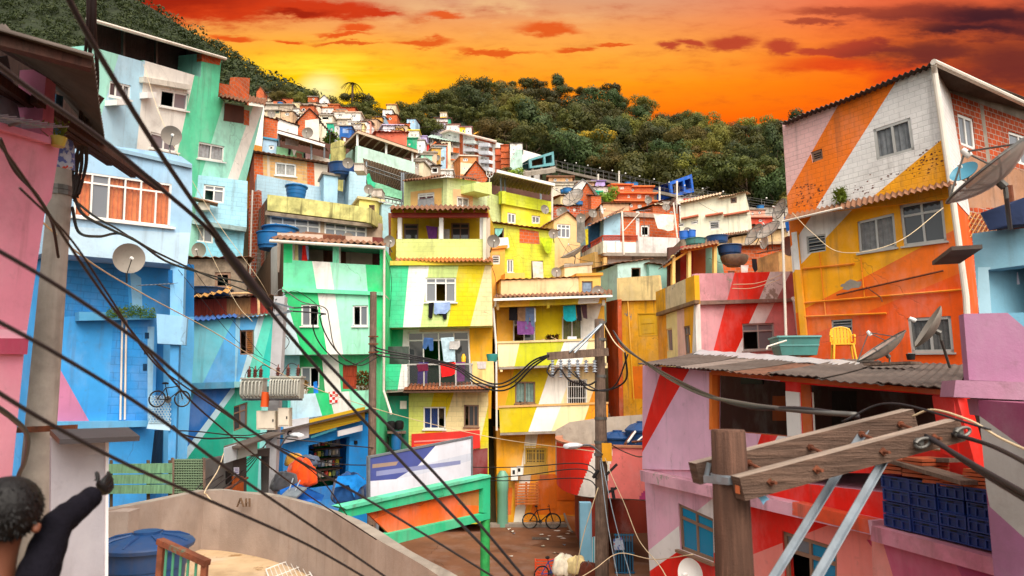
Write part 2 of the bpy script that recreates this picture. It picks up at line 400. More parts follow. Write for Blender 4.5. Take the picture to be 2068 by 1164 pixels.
def mkwin(parent,f,w,out=0):
    TL,TR,BR,BL=[f.U(x,y,out) for x,y in w['q']]
    def pos(s,t):return lerp(lerp(TL,TR,s),lerp(BL,BR,s),t)
    fr=w['fr'];o1=out-w['dep']+.045;o0=out-w['dep']
    wd=abs(TR[0]-TL[0]);ht=abs(TL[1]-BL[1]);e=min(fr/2/max(wd,.01),.2);g=min(fr/2/max(ht,.01),.2)
    mb=MB();nx=w['nx']
    k=w['kind']
    for a,b in (((0,g),(1,g)),((0,1-g),(1,1-g)),((e,0),(e,1)),((1-e,0),(1-e,1))):
        ubar(mb,f,pos(*a),pos(*b),fr,o0+(0.002 if a[0] == a[1] else 0),o1)
    t0=w['tr']
    for i in range(1,nx):
        ubar(mb,f,pos(i/nx,0),pos(i/nx,1),fr*.8,o0+.003,o1-.004)
    if t0:ubar(mb,f,pos(0,t0),pos(1,t0),fr*.9,o0+.005,o1-.006)
    if w['bars']:
        for i in range(1,w['bars']):
            p,q=pos(i/w['bars'],0),pos(i/w['bars'],1)
            mb.tube([f.pt(*p,out-.02),f.pt(*q,out-.02)],.012,5)
        for t in (.3,.75):ubar(mb,f,pos(0,t),pos(1,t),.03,out-.03,out-.012)
    if k == 'louv':
        for i in range(1,5):ubar(mb,f,pos(0,i/5),pos(1,i/5),.022,o0,o1)
    if w['sill']:
        s=w['sill'];a,b=lerp(BL,BR,-.05),lerp(BL,BR,1.05)
        ubar(mb,f,(a[0],a[1]-.03),(b[0],b[1]-.03),.055,out+.003,out+s)
    wn=mb.build(w['name'],w['fm'],parent,label=w['label'])
    gm=MB();cm=MB();ncur=0;ng=0
    og=out-w['dep']+.01
    pan=(w['panes']*nx)[:nx]
    mats=['glass','glassl','glassc',w['pm'] or 'white','glassb']
    for i in range(nx):
        ch=pan[i];a,b=i/nx,(i+1)/nx
        mi={'g':0,'l':1,'c':2,'d':3,'b':4,'o':-1}[ch]
        if t0 and mi != 3:
            gm.face([f.pt(*pos(a,t0),og),f.pt(*pos(b,t0),og),f.pt(*pos(b,0),og),f.pt(*pos(a,0),og)],mi if mi > 0 else (0 if ch != 'o' else 1));ng += 1
        if mi >= 0 and k != 'louv' and k != 'shut':
            gm.face([f.pt(*pos(a,1),og),f.pt(*pos(b,1),og),f.pt(*pos(b,t0),og),f.pt(*pos(a,t0),og)],mi);ng += 1
            if mi == 3:
                for t in (.12,.55):
                    gm.box(f.pt(*pos(a+(b-a)*.18,t),og+.004),f.h*(wd/nx*.64),V((0,0,-ht*.34)),f.n*.015,3)
        if ch == 'c' and w['cur']:
            n=10
            for j in range(n):
                s0,s1=a+(b-a)*j/n,a+(b-a)*(j+1)/n
                z0,z1=.03*math.sin(j*2.2+i),.03*math.sin((j+1)*2.2+i)
                oo=out-w['dep']-.045
                cm.face([f.pt(*pos(s0,1),oo+z0),f.pt(*pos(s1,1),oo+z1),f.pt(*pos(s1,0),oo+z1),f.pt(*pos(s0,0),oo+z0)]);ncur += 1
    if k == 'louv':
        for i in range(5):
            for cidx in range(nx):
                A,B=f.pt(*pos(cidx/nx,(i+.05)/5),o0-.05),f.pt(*pos((cidx+1)/nx,(i+.05)/5),o0-.05)
                Cc,D=f.pt(*pos((cidx+1)/nx,(i+.85)/5),o1),f.pt(*pos(cidx/nx,(i+.85)/5),o1)
                gm.face([D,Cc,B,A],1 if i % 2 else 0);ng += 1
    if k == 'shut':
        for cidx in range(nx):
            if pan[cidx] == 'o':continue
            n=12
            for i in range(n):
                A,B=f.pt(*pos(cidx/nx,i/n),o0-.02),f.pt(*pos((cidx+1)/nx,i/n),o0-.02)
                Cc,D=f.pt(*pos((cidx+1)/nx,(i+.9)/n),o1),f.pt(*pos(cidx/nx,(i+.9)/n),o1)
                gm.face([D,Cc,B,A],3);ng += 1
    if ng:gm.build('pane' if k not in ('shut',) and 'd' not in pan else 'panel',mats,wn)
    if ncur:cm.build('curtain',w['cur'],wn,smooth=True)
    return wn
def pip(p,poly):
    x,y=p;c=False;n=len(poly)
    for i in range(n):
        x0,y0=poly[i];x1,y1=poly[(i+1) % n]
        if (y0 > y) != (y1 > y) and x < (x1-x0)*(y-y0)/(y1-y0)+x0:c=not c
    return c
def cdt(poly,holes,segs,pts=()):
    vs=[V(p) for p in poly];es=[(i,(i+1) % len(poly)) for i in range(len(poly))]
    for h in holes:
        k=len(vs);vs += [V(p) for p in h];es += [(k+i,k+(i+1) % len(h)) for i in range(len(h))]
    for a,b in segs:
        k=len(vs);vs += [V(a),V(b)];es.append((k,k+1))
    vs += [V(p) for p in pts]
    r=delaunay_2d_cdt(vs,es,[],0,1e-5)
    ov,of=r[0],r[2];tris=[]
    for t in of:
        c=(sum(ov[i].x for i in t)/3,sum(ov[i].y for i in t)/3)
        if pip(c,poly) and not any(pip(c,h) for h in holes):tris.append((t,c))
    return ov,tris
def wall(parent,name,f,poly,T=.2,mats='white',lines=(),patches=(),wins=(),holes=(),out=0,ext=0,ext_dir=None,side=None,rv=.2,label=None,back=True,rm=None):
    """solid wall traced in photo pixels on facade f; lines/patches split the paint; wins make openings with frames"""
    if not isinstance(mats,(list,tuple)):mats=[mats]
    mats=list(mats);nm=len(mats)
    pu=[f.U(x,y,out) for x,y in q4(poly)]
    if ext:
        for i in (-1,-2):pu[i]=(pu[i][0],pu[i][1]-ext)
    hu=[[f.U(x,y,out) for x,y in w['q']] for w in wins]+[[f.U(x,y,out) for x,y in q4(h)] for h in holes]
    ctr=(sum(p[0] for p in pu)/len(pu),sum(p[1] for p in pu)/len(pu))
    def inset(h):   # keep openings inside the outline by a hair
        return h
    segs=[];lu=[]
    for a,b in lines:
        A,B=f.U(*a,out),f.U(*b,out);lu.append((A,B))
        d=(B[0]-A[0],B[1]-A[1]);L=math.hypot(*d);k=60/L
        segs.append(((A[0]-d[0]*k,A[1]-d[1]*k),(A[0]+d[0]*k,A[1]+d[1]*k)))
    pa=[]
    for pp,mi in patches:
        q=[f.U(x,y,out) for x,y in q4(pp)];pa.append((q,mi))
        segs += [(q[i],q[(i+1) % len(q)]) for i in range(len(q))]
    ov,tris=cdt(pu,hu,segs)
    sd=side or rm
    if sd and sd not in mats:mats.append(sd)
    def idx(c):
        mi=0
        for A,B in lu:
            dv=B[1]-A[1]
            u=A[0]+(B[0]-A[0])*(c[1]-A[1])/dv if abs(dv) > 1e-6 else A[0]
            if c[0] > u:mi += 1
        mi=min(mi,nm-1)
        for q,m in pa:
            if pip(c,q):mi=m
        return mi
    mb=MB()
    for t,c in tris:
        p2=[(ov[i].x,ov[i].y) for i in t]
        a=(p2[1][0]-p2[0][0])*(p2[2][1]-p2[0][1])-(p2[1][1]-p2[0][1])*(p2[2][0]-p2[0][0])
        if a < 0:p2=p2[::-1]
        if abs(a) < 1e-9:continue
        mb.face([f.pt(u,v,out) for u,v in p2],idx(c),p2)
    ed=ext_dir.normalized()*T if ext_dir is not None else f.n*-T
    area=sum(pu[i][0]*pu[(i+1) % len(pu)][1]-pu[(i+1) % len(pu)][0]*pu[i][1] for i in range(len(pu)))
    pp=pu if area > 0 else pu[::-1]
    for i in range(len(pp)):
        a,b=pp[i],pp[(i+1) % len(pp)];A,B=f.pt(*a,out),f.pt(*b,out)
        mi=mats.index(side) if side else idx(((a[0]+b[0])/2*.98+ctr[0]*.02,(a[1]+b[1])/2*.98+ctr[1]*.02))
        mb.face([B,A,A+ed,B+ed],mi)
    if back and T < .6:
        for t,c in tris:mb.face([f.pt(ov[i].x,ov[i].y,out)+ed for i in t],mats.index(side) if side else idx(c))
    elif back:
        mb.face([f.pt(*p,out)+ed for p in pp[::-1]],mats.index(side) if side else 0)
    for h in hu:
        ar=sum(h[i][0]*h[(i+1) % len(h)][1]-h[(i+1) % len(h)][0]*h[i][1] for i in range(len(h)))
        hh=h if ar > 0 else h[::-1]
        r=min(rv,T*.98)
        for i in range(len(hh)):
            a,b=hh[i],hh[(i+1) % len(hh)];A,B=f.pt(*a,out),f.pt(*b,out)
            mi=mats.index(rm) if rm else idx((a[0],a[1]))
            mb.face([A,B,B-f.n*r,A-f.n*r],mi)
        if T <= .3:pass
    o=mb.build(name,mats,parent,label=label)
    for w in wins:mkwin(parent,f,w,out)
    return o
def fbox(mb,f,q,o0,o1,mi=0):
    """box whose front face is traced in pixels at offset o1"""
    p=[f.U(x,y,o1) for x,y in q4(q)]
    a=[f.pt(*u,o1) for u in p];b=[f.pt(*u,o0) for u in p]
    mb.face([a[3],a[2],a[1],a[0]],mi);mb.face([b[0],b[1],b[2],b[3]],mi)
    for i in range(4):
        j=(i+1) % 4;mb.face([a[i],a[j],b[j],b[i]],mi)
    return mb
def part_box(parent,name,f,q,o0,o1,m):return fbox(MB(),f,q,o0,o1).build(name,m,parent)
def corr(parent,name,p00,p10,p11,p01,m,n=14,amp=.025,th=.012,label=None,sag=0):
    """corrugated sheet; waves run along p00-p10"""
    up=(p10-p00).cross(p01-p00).normalized()
    if up.z < 0:up=-up
    N=n*4;mb=MB();rows=2 if not sag else 5
    def pt(i,j,o):
        s=i/N;t=j/(rows-1) if rows > 1 else 0
        p=(p00*(1-s)+p10*s)*(1-t)+(p01*(1-s)+p11*s)*t
        w=amp*math.sin(2*math.pi*n*s)+amp*.5*math.sin(s*9.7+t*3)
        return p+up*(w+o)-V((0,0,sag*math.sin(math.pi*t)))
    for i in range(N):
        for j in range(rows-1):
            mb.face([pt(i,j,0),pt(i+1,j,0),pt(i+1,j+1,0),pt(i,j+1,0)])
            mb.face([pt(i,j,-th),pt(i,j+1,-th),pt(i+1,j+1,-th),pt(i+1,j,-th)])
        mb.face([pt(i,0,0),pt(i,0,-th),pt(i+1,0,-th),pt(i+1,0,0)])
        mb.face([pt(i,rows-1,0),pt(i+1,rows-1,0),pt(i+1,rows-1,-th),pt(i,rows-1,-th)])
    for i in (0,N):
        for j in range(rows-1):mb.face([pt(i,j,0),pt(i,j+1,0),pt(i,j+1,-th),pt(i,j,-th)])
    return mb.build(name,m,parent,label=label)
def slab(parent,name,pts,th,m):
    """horizontal-ish polygon with thickness below"""
    mb=MB();dn=V((0,0,-th))
    nz=sum((pts[i].cross(pts[(i+1) % len(pts)])).z for i in range(len(pts)))
    if nz < 0:pts=pts[::-1]
    mb.face(pts);mb.face([p+dn for p in pts[::-1]])
    for i in range(len(pts)):
        a,b=pts[i],pts[(i+1) % len(pts)];mb.face([b,a,a+dn,b+dn])
    return mb.build(name,m,parent)
def sheet(f,poly,out=.1,amp=.03,k=9.,step=.09,th=.008,ph=0.):
    """cloth-like mesh from a pixel outline hanging in front of facade f"""
    pu=[f.U(x,y,out) for x,y in q4(poly)]
    us=[p[0] for p in pu];vs=[p[1] for p in pu]
    step=max(step,(max(us)-min(us))/16,(max(vs)-min(vs))/16)
    pts=[];u=min(us)+step/2
    while u < max(us):
        v=min(vs)+step/2
        while v < max(vs):
            if pip((u,v),pu):pts.append((u,v))
            v += step
        u += step
    ov,tris=cdt(pu,[],[],pts);top=max(vs);H=max(top-min(vs),.01)
    def w(a):return out+amp*math.sin(a.x*k+ph+1.3*math.sin(a.y*2.1))*(.35+.65*(top-a.y)/H)
    mb=MB()
    for t,c in tris:
        q=[ov[i] for i in t]
        if (q[1].x-q[0].x)*(q[2].y-q[0].y)-(q[1].y-q[0].y)*(q[2].x-q[0].x) < 0:q=q[::-1]
        mb.face([f.pt(a.x,a.y,w(a)) for a in q],0,[(a.x,a.y) for a in q])
        mb.face([f.pt(a.x,a.y,w(a)-th) for a in q[::-1]],0,[(a.x,a.y) for a in q[::-1]])
    for i in range(len(pu)):
        a,b=V(pu[i]),V(pu[(i+1) % len(pu)])
        mb.face([f.pt(a.x,a.y,w(a)),f.pt(b.x,b.y,w(b)),f.pt(b.x,b.y,w(b)-th),f.pt(a.x,a.y,w(a)-th)])
    return mb
def cloth(f,poly,m,label,cat='laundry',name='hanging_cloth',out=.1,amp=.03,k=9.,group='laundry hung out to dry',ph=0.):
    return tag(sheet(f,poly,out,amp,k,ph=ph).build(name,m),label,cat,group)
# ------------------------------------------------------------------ generic hillside house
def hut(q,d,m,label,turn=0,D=5.,roof='tin',wins=(),side=None,ext=3.,lines=(),patches=(),over=.35,pitch=.25,rm='tin',cat='house',name='house',group=None,mats=None,ledge=None,rb=0):
    pts=q4(q);xs=[p[0] for p in pts]
    if d > 60:
        m=m.replace('p:','d:');mats=[x.replace('p:','d:') for x in mats] if mats else mats
    w0=(max(xs)-min(xs))*d/FPX;turn=max(-.4*w0,min(.4*w0,turn));D=min(D,max(1.3,2.0*w0));over=min(over,max(.12,.1*w0))
    f=F(min(xs),d,max(xs),d+turn)
    bl=f.at(*pts[3]);br=f.at(*pts[2]);base=(bl+br)/2-V((0,0,ext));base += f.n*-D/2
    h=thing(name,label,cat,base,group,ground=True)
    wl=wall(h,'wall',f,pts,D,mats or m,lines=lines,patches=patches,wins=wins,ext=ext,side=side)
    tl,tr=f.at(*pts[0]),f.at(*pts[1])
    a,b=tl-f.h*over,tr+f.h*over
    if roof in ('tin','mono'):
        fr=f.n*over;bk=-f.n*(D+over*.5);up=V((0,0,1))
        n=max(4,int((b-a).length/(.3 if d < 60 else .5)))
        dz=up*pitch*(1 if roof == 'tin' else -1)
        corr(h,'roof',a+fr+up*.05,b+fr+up*.05,b+bk+up*.05+dz*2,a+bk+up*.05+dz*2,rm,n,.025 if d < 60 else .05)
    elif roof == 'gable':
        rh=max(.6,pitch*4);mid=(tl+tr)/2+V((0,0,rh));bk=-f.n*D
        for g3 in ([tl,tr,mid],[tr+bk,tl+bk,mid+bk]):mb=MB();mb.face(g3);mb.build('gable',side or (mats[0] if mats else m),h)
        o2=f.n*over
        for e in (a,b):
            e2=e+V((0,0,-over*.3))
            corr(h,'roof_sheet',e2+o2,e2+bk,mid+bk+V((0,0,.04)),mid+o2+V((0,0,.04)),rm,max(4,int(D/.4)),.03)
    elif roof == 'slab':
        slab(h,'roof',[a+f.n*over+V((0,0,.12)),b+f.n*over+V((0,0,.12)),b-f.n*D+V((0,0,.12)),a-f.n*D+V((0,0,.12))],.14,rm)
    if ledge:
        for y in ledge:
            x0,x1=pts[0][0],pts[1][0]
            fbox(MB(),f,(x0-1,y-1.5,x1+1,y+1.5),.003,.16).build('ledge',side or m,h)
    return h,f
def sw(x,y,w,h,panes='g',nx=1,fm='white',cur=None,tr=0,fr=.05,**k):
    return W((x-w/2,y-h/2,x+w/2,y+h/2),nx,tr,fm,panes,cur,fr=fr,**k)
# ------------------------------------------------------------------ furniture of the place
def catmull(pts,n=8):
    pts=[V(p) for p in pts]
    if len(pts) < 3:return pts
    P4=[pts[0]*2-pts[1]]+pts+[pts[-1]*2-pts[-2]];out=[]
    for i in range(1,len(P4)-2):
        a,b,c,d=P4[i-1:i+3]
        for j in range(n):
            t=j/n;out.append(.5*((2*b)+(c-a)*t+(2*a-5*b+4*c-d)*t*t+(3*b-a-3*c+d)*t**3))
    out.append(pts[-1]);return out
def cable(pts,r,label,m='cable',group=None,name='power_cable',cat='cable',n=8,sides=8):
    """pts: list of (px,py,depth)"""
    mb=MB();mb.tube(catmull([P(*p) for p in pts],n),r,sides)
    return tag(mb.build(name,m,smooth=2),label,cat,group)
def dish(c,aim,r,foot,label,m='dish',arms=1,group='satellite dishes'):
    t=thing('satellite_dish',label,'satellite dish',foot,group)
    aim=V(aim).normalized()
    pr=[(0,0)]+[(r*i/7,.32*r*(i/7)**2) for i in range(1,8)]
    rim=.32*r
    back=[(r,rim),(r*.97,rim-.02)]+[(r*i/7,.32*r*(i/7)**2-.02) for i in range(6,0,-1)]+[(0,-.02)]
    mb=MB();mb.lathe(c,pr,28,ax=aim);mb.lathe(c,back,28,ax=aim);mb.build('reflector',m,t,smooth=True)
    foc=c+aim*r*.95
    x=aim.cross(V((0,0,1))).normalized();y=x.cross(aim)
    a=MB()
    ang=[-90] if arms == 1 else [-90,30,150]
    for g in ang:
        e=c+aim*rim+(x*math.cos(R(g))+y*math.sin(R(g)))*r*.96
        a.tube([e,foc],.012 if r < .8 else .02,5)
    a.build('arm','steel',t)
    l=MB();l.lathe(foc-aim*.08,[(0,0),(.035,0),(.045,.04),(.03,.12),(0,.12)],10,ax=aim);l.build('receiver','white',t,smooth=True)
    mt=MB();hub=c-aim*.1;mt.tube([c-aim*.015,hub],.05,8);mt.tube([hub,V((hub.x,hub.y,hub.z-.12)),V(foot)],.025 if r < .9 else .045,8);mt.build('mount','steel',t)
    if m == 'dishmesh':
        ri=MB()
        for g in range(0,360,60):
            dd=x*math.cos(R(g))+y*math.sin(R(g))
            ri.tube([c+aim*(.32*r*(i/6)**2+.004)+dd*r*i/6 for i in range(7)],.012,5)
        ring=[c+aim*rim+(x*math.cos(2*math.pi*k/32)+y*math.sin(2*math.pi*k/32))*r for k in range(33)]
        ri.tube(ring,.018,5,caps=False);ri.build('rib','steel',t)
    return t
def tank(base,r,h,label,m='tank',lid=True,group='water tanks',lm=None):
    t=thing('water_tank',label,'water tank',base,group)
    b=MB();c=V(base)
    pr=[(0,0),(r*.8,0),(r*.86,h*.3),(r*.885,h*.31),(r*.9,h*.36),(r*.91,h*.6),(r*.935,h*.61),(r*.945,h*.66),(r*.96,h*.93),(r*1.04,h*.94),(r*1.04,h)]
    b.lathe(c,pr,28);
    if not lid:b.lathe(c,[(r*1.04,h),(r*.97,h),(r*.9,h*.2),(0,h*.2)],28)
    b.build('body',m,t,smooth=True)
    if lid:
        l=MB();hh=h*.18
        l.lathe(c+V((0,0,h+.002)),[(r*1.07,-.05),(r*1.09,.0),(r*1.05,.03),(r*.75,hh*.62),(r*.35,hh*.95),(r*.3,hh),(r*.3,hh*1.25),(r*.12,hh*1.3),(0,hh*1.3)],28)
        for k in range(8):
            a=2*math.pi*k/8;dd=V((math.cos(a),math.sin(a),0))
            l.tube([c+V((0,0,h+.035))+dd*r*1.0,c+V((0,0,h+hh*.62+.012))+dd*r*.75,c+V((0,0,h+hh*.97))+dd*r*.36],.02,5)
        l.build('lid',lm or m,t,smooth=True)
    return t
def bike(p,dirv,label,m='black',s=1.,lean=None,group='bicycles'):
    t=thing('bicycle',label,'bicycle',p,group)
    d=V(dirv).normalized();up=V((0,0,1))
    if lean is not None:up=(up+V(lean)).normalized()
    def q(a,b):return V(p)+d*a*s+up*b*s
    rr=.33
    for cx in (-.52,.52):
        w=MB();ring=[q(cx+rr*math.cos(2*math.pi*k/28),rr+rr*math.sin(2*math.pi*k/28)) for k in range(29)]
        w.tube(ring,.026*s,7,caps=False);wh=w.build('wheel','rubber',t,smooth=2)
        sp=MB()
        for k in range(12):
            a=2*math.pi*k/12;sp.tube([q(cx,rr),q(cx+.3*math.cos(a),rr+.3*math.sin(a))],.005*s,4)
        sp.tube([q(cx+.3*math.cos(2*math.pi*k/28),rr+.3*math.sin(2*math.pi*k/28)) for k in range(29)],.012*s,4,caps=False)
        sp.build('rim','steel',wh)
    fm=MB();bb=q(-.06,.3);st=q(-.2,.78);hd=q(.36,.86);hd2=q(.4,.7)
    for a,b in ((bb,st),(st,hd),(bb,hd2),(hd,hd2),(bb,q(-.52,rr)),(st,q(-.52,rr)),(hd2,q(.52,rr))):fm.tube([a,b],.022*s,7)
    fm.build('frame',m,t)
    side=d.cross(up).normalized()
    hb=MB();hb.tube([hd,q(.34,.98)],.015*s,6);hb.tube([q(.3,1.0)-side*.3*s,q(.36,.98),q(.3,1.0)+side*.3*s],.014*s,6);hb.build('handlebar','black',t)
    sd=MB();sd.tube([st,q(-.24,.93)],.014*s,6);sd.lathe(q(-.24,.93),[(0,0),(.1,.0),(.12,.03),(.07,.055),(0,.06)],12,ax=up,sq=.6);sd.build('saddle','black',t)
    cr=MB();cr.lathe(bb-side*.03,[(0,0),(.09,0),(.09,.012),(0,.012)],16,ax=side);cr.tube([bb,q(-.02,.14)],.012,5);cr.tube([bb,q(-.1,.46)],.012,5);cr.build('crank','steel',t)
    return t
def yagi(p,dirv,L,foot,label,n=9):
    t=thing('tv_antenna',label,'antenna',foot,'television antennas')
    d=V(dirv).normalized();s=d.cross(V((0,0,1))).normalized()
    b=MB();b.tube([V(p)-d*L/2,V(p)+d*L/2],.012,5);b.build('boom','galv',t)
    e=MB()
    for i in range(n):
        c=V(p)+d*(-L/2+L*i/(n-1));w=.14+.12*i/n
        e.tube([c-s*w,c+s*w],.006,4)
    e.build('element','galv',t)
    m=MB();m.tube([V(p),V(foot)],.018,6);m.build('mast','steel',t)
    return t
# ------------------------------------------------------------------ camera, sky, sun
cam=bpy.data.cameras.new('camera');co=bpy.data.objects.new('camera',cam);col.objects.link(co)
co.location=O;co.rotation_euler=(R(90)+TILT,0,0)
cam.sensor_width=36;cam.lens=36*FPX/2068;cam.clip_end=3000;cam.clip_start=.05
cam.dof.use_dof=True;cam.dof.focus_distance=26;cam.dof.aperture_fstop=2.4
sc.camera=co
sc.cycles.diffuse_bounces=3;sc.cycles.max_bounces=8
sc.view_settings.view_transform='Standard';sc.view_settings.look='None'
sc.view_settings.exposure=EXPO
world=bpy.data.worlds.new('World');sc.world=world;world.use_nodes=True
T=NT(world.node_tree)
for n in list(T.n):T.n.remove(n)
SUN_EL,SUN_AZ=R(52),R(162)       # sun lamp: high, behind the viewer
sky=T.new('ShaderNodeTexSky',sky_type='NISHITA');sky.sun_disc=False
sky.sun_elevation=SUN_EL;sky.sun_rotation=SUN_AZ
try:sky.dust_density=3.0;sky.air_density=1.2
except Exception:pass
hs=T.new('ShaderNodeHueSaturation');hs.inputs['Saturation'].default_value=.38;hs.inputs['Value'].default_value=1.0
T.l.new(sky.outputs[0],hs.inputs['Color'])
bg1=T.new('ShaderNodeBackground');T.l.new(T.mix(1.0,hs.outputs[0],(1.08,1.0,.90),'MULTIPLY'),bg1.inputs[0]);bg1.inputs[1].default_value=SKY_STR
dirv=T.new('ShaderNodeTexCoord').outputs['Generated']
sp=T.new('ShaderNodeSeparateXYZ');T.l.new(dirv,sp.inputs[0])
yy=T.math('MAXIMUM',sp.outputs[1],.05)
u=T.math('DIVIDE',sp.outputs[0],yy);v=T.math('DIVIDE',sp.outputs[2],yy)
def tanuv(px,py):
    r=ray(px,py);return r.x/r.y,r.z/r.y
cmb=T.new('ShaderNodeCombineXYZ');T.put(cmb.inputs[0],u);T.put(cmb.inputs[1],v)
uv=cmb.outputs[0]
nz=T.noise(T.vmul(uv,(7,20,1)),1,6,.62);nz2=T.noise(T.vmul(uv,(15,52,1)),1,6,.66)
nl=T.noise(T.vmul(uv,(2.2,26,1)),1,5,.55)
wx=T.math('ADD',u,T.math('MULTIPLY',T.math('SUBTRACT',nz,.5),.09))
wy=T.math('ADD',v,T.math('ADD',T.math('MULTIPLY',T.math('SUBTRACT',nz,.5),.05),T.math('MULTIPLY',T.math('SUBTRACT',nz2,.5),.03)))
cw=T.new('ShaderNodeCombineXYZ');T.put(cw.inputs[0],wx);T.put(cw.inputs[1],wy);uvw=cw.outputs[0]
def blob(px,py,rx,ry,src=uvw,a=0.0,b=1.0):
    cu,cv=tanuv(px,py)
    sx,sy=abs(tanuv(px+rx,py)[0]-cu),abs(tanuv(px,py-ry)[1]-cv)
    n=T.new('ShaderNodeVectorMath',operation='SUBTRACT');T.l.new(src,n.inputs[0]);n.inputs[1].default_value=(cu,cv,0)
    l=T.new('ShaderNodeVectorMath',operation='LENGTH');T.l.new(T.vmul(n.outputs[0],(1/sx,1/sy,0)),l.inputs[0])
    return T.ramp(l.outputs['Value'],1.0,a,0,b)
v0,v1=tanuv(1034,290)[1],tanuv(1034,0)[1]
vr=T.new('ShaderNodeValToRGB');T.l.new(T.ramp(T.math('ADD',v,T.math('MULTIPLY',T.math('SUBTRACT',nl,.5),.03)),v0,v1,0,1,False),vr.inputs[0])
cr=vr.color_ramp
stops=[(0,'#f04e08'),(.22,'#f87a0a'),(.42,'#fc9a18'),(.62,'#f9a63a'),(.82,'#ec9c58'),(1,'#d59a74')]
cr.elements[0].position=0;cr.elements[1].position=1
for i,(p,h) in enumerate(stops):
    e=cr.elements[0] if i == 0 else (cr.elements[-1] if i == len(stops)-1 else cr.elements.new(p));e.color=(*C(h),1)
c=vr.outputs[0]
c=T.mix(T.math('MULTIPLY',T.ramp(u,tanuv(1150,0)[0],tanuv(1900,0)[0]),.75),c,C('#ee4708'))
c=T.mix(T.math('MULTIPLY',T.ramp(u,tanuv(900,0)[0],tanuv(300,0)[0]),.35),c,C('#f8a51c'))
c=T.mix(T.math('MULTIPLY',blob(640,185,430,140,uv),.97),c,C('#ffce06'))
st=T.ramp(nl,.45,.62)
c=T.mix(T.math('MULTIPLY',T.math('MULTIPLY',blob(655,160,270,85,uv),st),1.15,clamp=True),c,C('#ffe63c'))
c=T.mix(T.math('MULTIPLY',blob(650,180,66,46,uv),1.0),c,C('#fff6a8'))
c=T.mix(T.math('MULTIPLY',T.math('MULTIPLY',blob(980,30,330,60,uv),T.ramp(nz,.45,.62)),.55),c,C('#f8d08c'))
def group(bl,colr,k,dens=.5,soft=.25):
    soft *= 1.55
    global c
    m=bl[0]
    for x in bl[1:]:m=T.math('MAXIMUM',m,x)
    m=T.math('ADD',m,T.math('MULTIPLY',T.math('ADD',T.math('MULTIPLY',T.math('SUBTRACT',nl,.5),.22),T.math('SUBTRACT',nz2,.5)),.5))
    f=T.math('MULTIPLY',T.ramp(m,dens-soft,dens+soft),k)
    c=T.mix(f,c,C(colr));return f
group([blob(420,14,380,52),blob(640,20,260,34),blob(770,20,90,18)],'#c8320e',.97,.33)
group([blob(340,0,260,50),blob(600,28,120,14)],'#95200e',.9,.48,.32)
group([blob(470,75,90,16),blob(590,82,60,10),blob(720,55,60,13),blob(700,68,90,9)],'#e04a10',.9,.42)
group([blob(890,36,75,17),blob(1110,62,120,22),blob(850,88,100,14),blob(1000,105,150,11),blob(1160,102,60,10),blob(1240,92,70,8),blob(700,88,110,8)],'#dc5418',.92,.4)
group([blob(1345,95,40,14),blob(1390,88,55,18),blob(1475,88,75,30),blob(1580,95,70,22),blob(1750,95,130,22),blob(1680,102,150,16)],'#b4402a',.95,.38)
group([blob(1700,130,240,34),blob(1850,150,200,50)],'#d83a16',.8,.5,.35)
group([blob(1700,25,170,17),blob(1640,48,120,10),blob(1850,30,260,34)],'#a4442e',.9,.42)
group([blob(2010,50,420,90),blob(2060,130,330,130),blob(1900,105,300,50)],'#5a2426',.92,.45,.35)
group([blob(2010,30,190,34),blob(1960,62,220,18)],'#381c24',.85,.5,.3)
bg2=T.new('ShaderNodeBackground');T.l.new(c,bg2.inputs[0]);bg2.inputs[1].default_value=SUNSET
f=T.math('MULTIPLY',T.ramp(sp.outputs[1],.02,.25),T.ramp(v,1.15,.80))
mx=T.new('ShaderNodeMixShader');T.put(mx.inputs[0],f);T.l.new(bg1.outputs[0],mx.inputs[1]);T.l.new(bg2.outputs[0],mx.inputs[2])
wo_=T.new('ShaderNodeOutputWorld');T.l.new(mx.outputs[0],wo_.inputs[0])
sl=bpy.data.lights.new('sun','SUN');sl.energy=SUN_E;sl.angle=R(48);sl.color=(1,.95,.87)
so=bpy.data.objects.new('sun',sl);col.objects.link(so);so.location=(0,-20,60)
sd=V((math.sin(SUN_AZ)*math.cos(SUN_EL),math.cos(SUN_AZ)*math.cos(SUN_EL),math.sin(SUN_EL)))
so.rotation_euler=(-sd).to_track_quat('-Z','Y').to_euler()
# ================================================================== LEFT SIDE
# --- pink house with dark canopy
def v(*a):return V(a)
UP=V((0,0,1))
base=P(40,800,7.3);base.z=0
h=thing('house','pink rendered house under a dark corrugated canopy beside the round concrete pole','house',base,ground=True)
f=F(-260,5.4,118,7.4)
wall(h,'wall',f,[(-260,225),(0,252),(102,286),(120,300),(104,400),(92,420),(50,700),(34,1010),(-260,1010)],2.6,['p:#d8899f','p:#dfaaba'],side='p:#bfd6de',ext=5.5,
     patches=[([(-260,655),(60,668),(56,690),(-260,680)],1)])
fbox(MB(),f,[(0,247),(104,278),(103,291),(0,261)],-.1,.07).build('ledge','p:#d283a0',h)
fbox(MB(),f,[(-260,680),(58,684),(55,716),(-260,712)],.0,.05).build('ledge','p:#a8405c',h)
part_box(h,'pillar',f,[(94,140),(114,148),(106,284),(83,276)],-.35,-.05,'p:#cc7290')
part_box(h,'door_jamb',f,[(114,190),(128,195),(122,290),(106,285)],-.6,-.35,'p:#2f6f95')
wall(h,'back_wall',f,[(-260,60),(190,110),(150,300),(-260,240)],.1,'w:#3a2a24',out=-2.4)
mb=MB()
for i in range(5):
    a=f.at(-200+i*88,165,-.1+0*i);a.z=8.75
    mb.bar(a+V((0,-.6,.0)),a+V((-.35,2.6,.05)),.07,.1)
mb.build('rafter','w:#4a2a20',h)
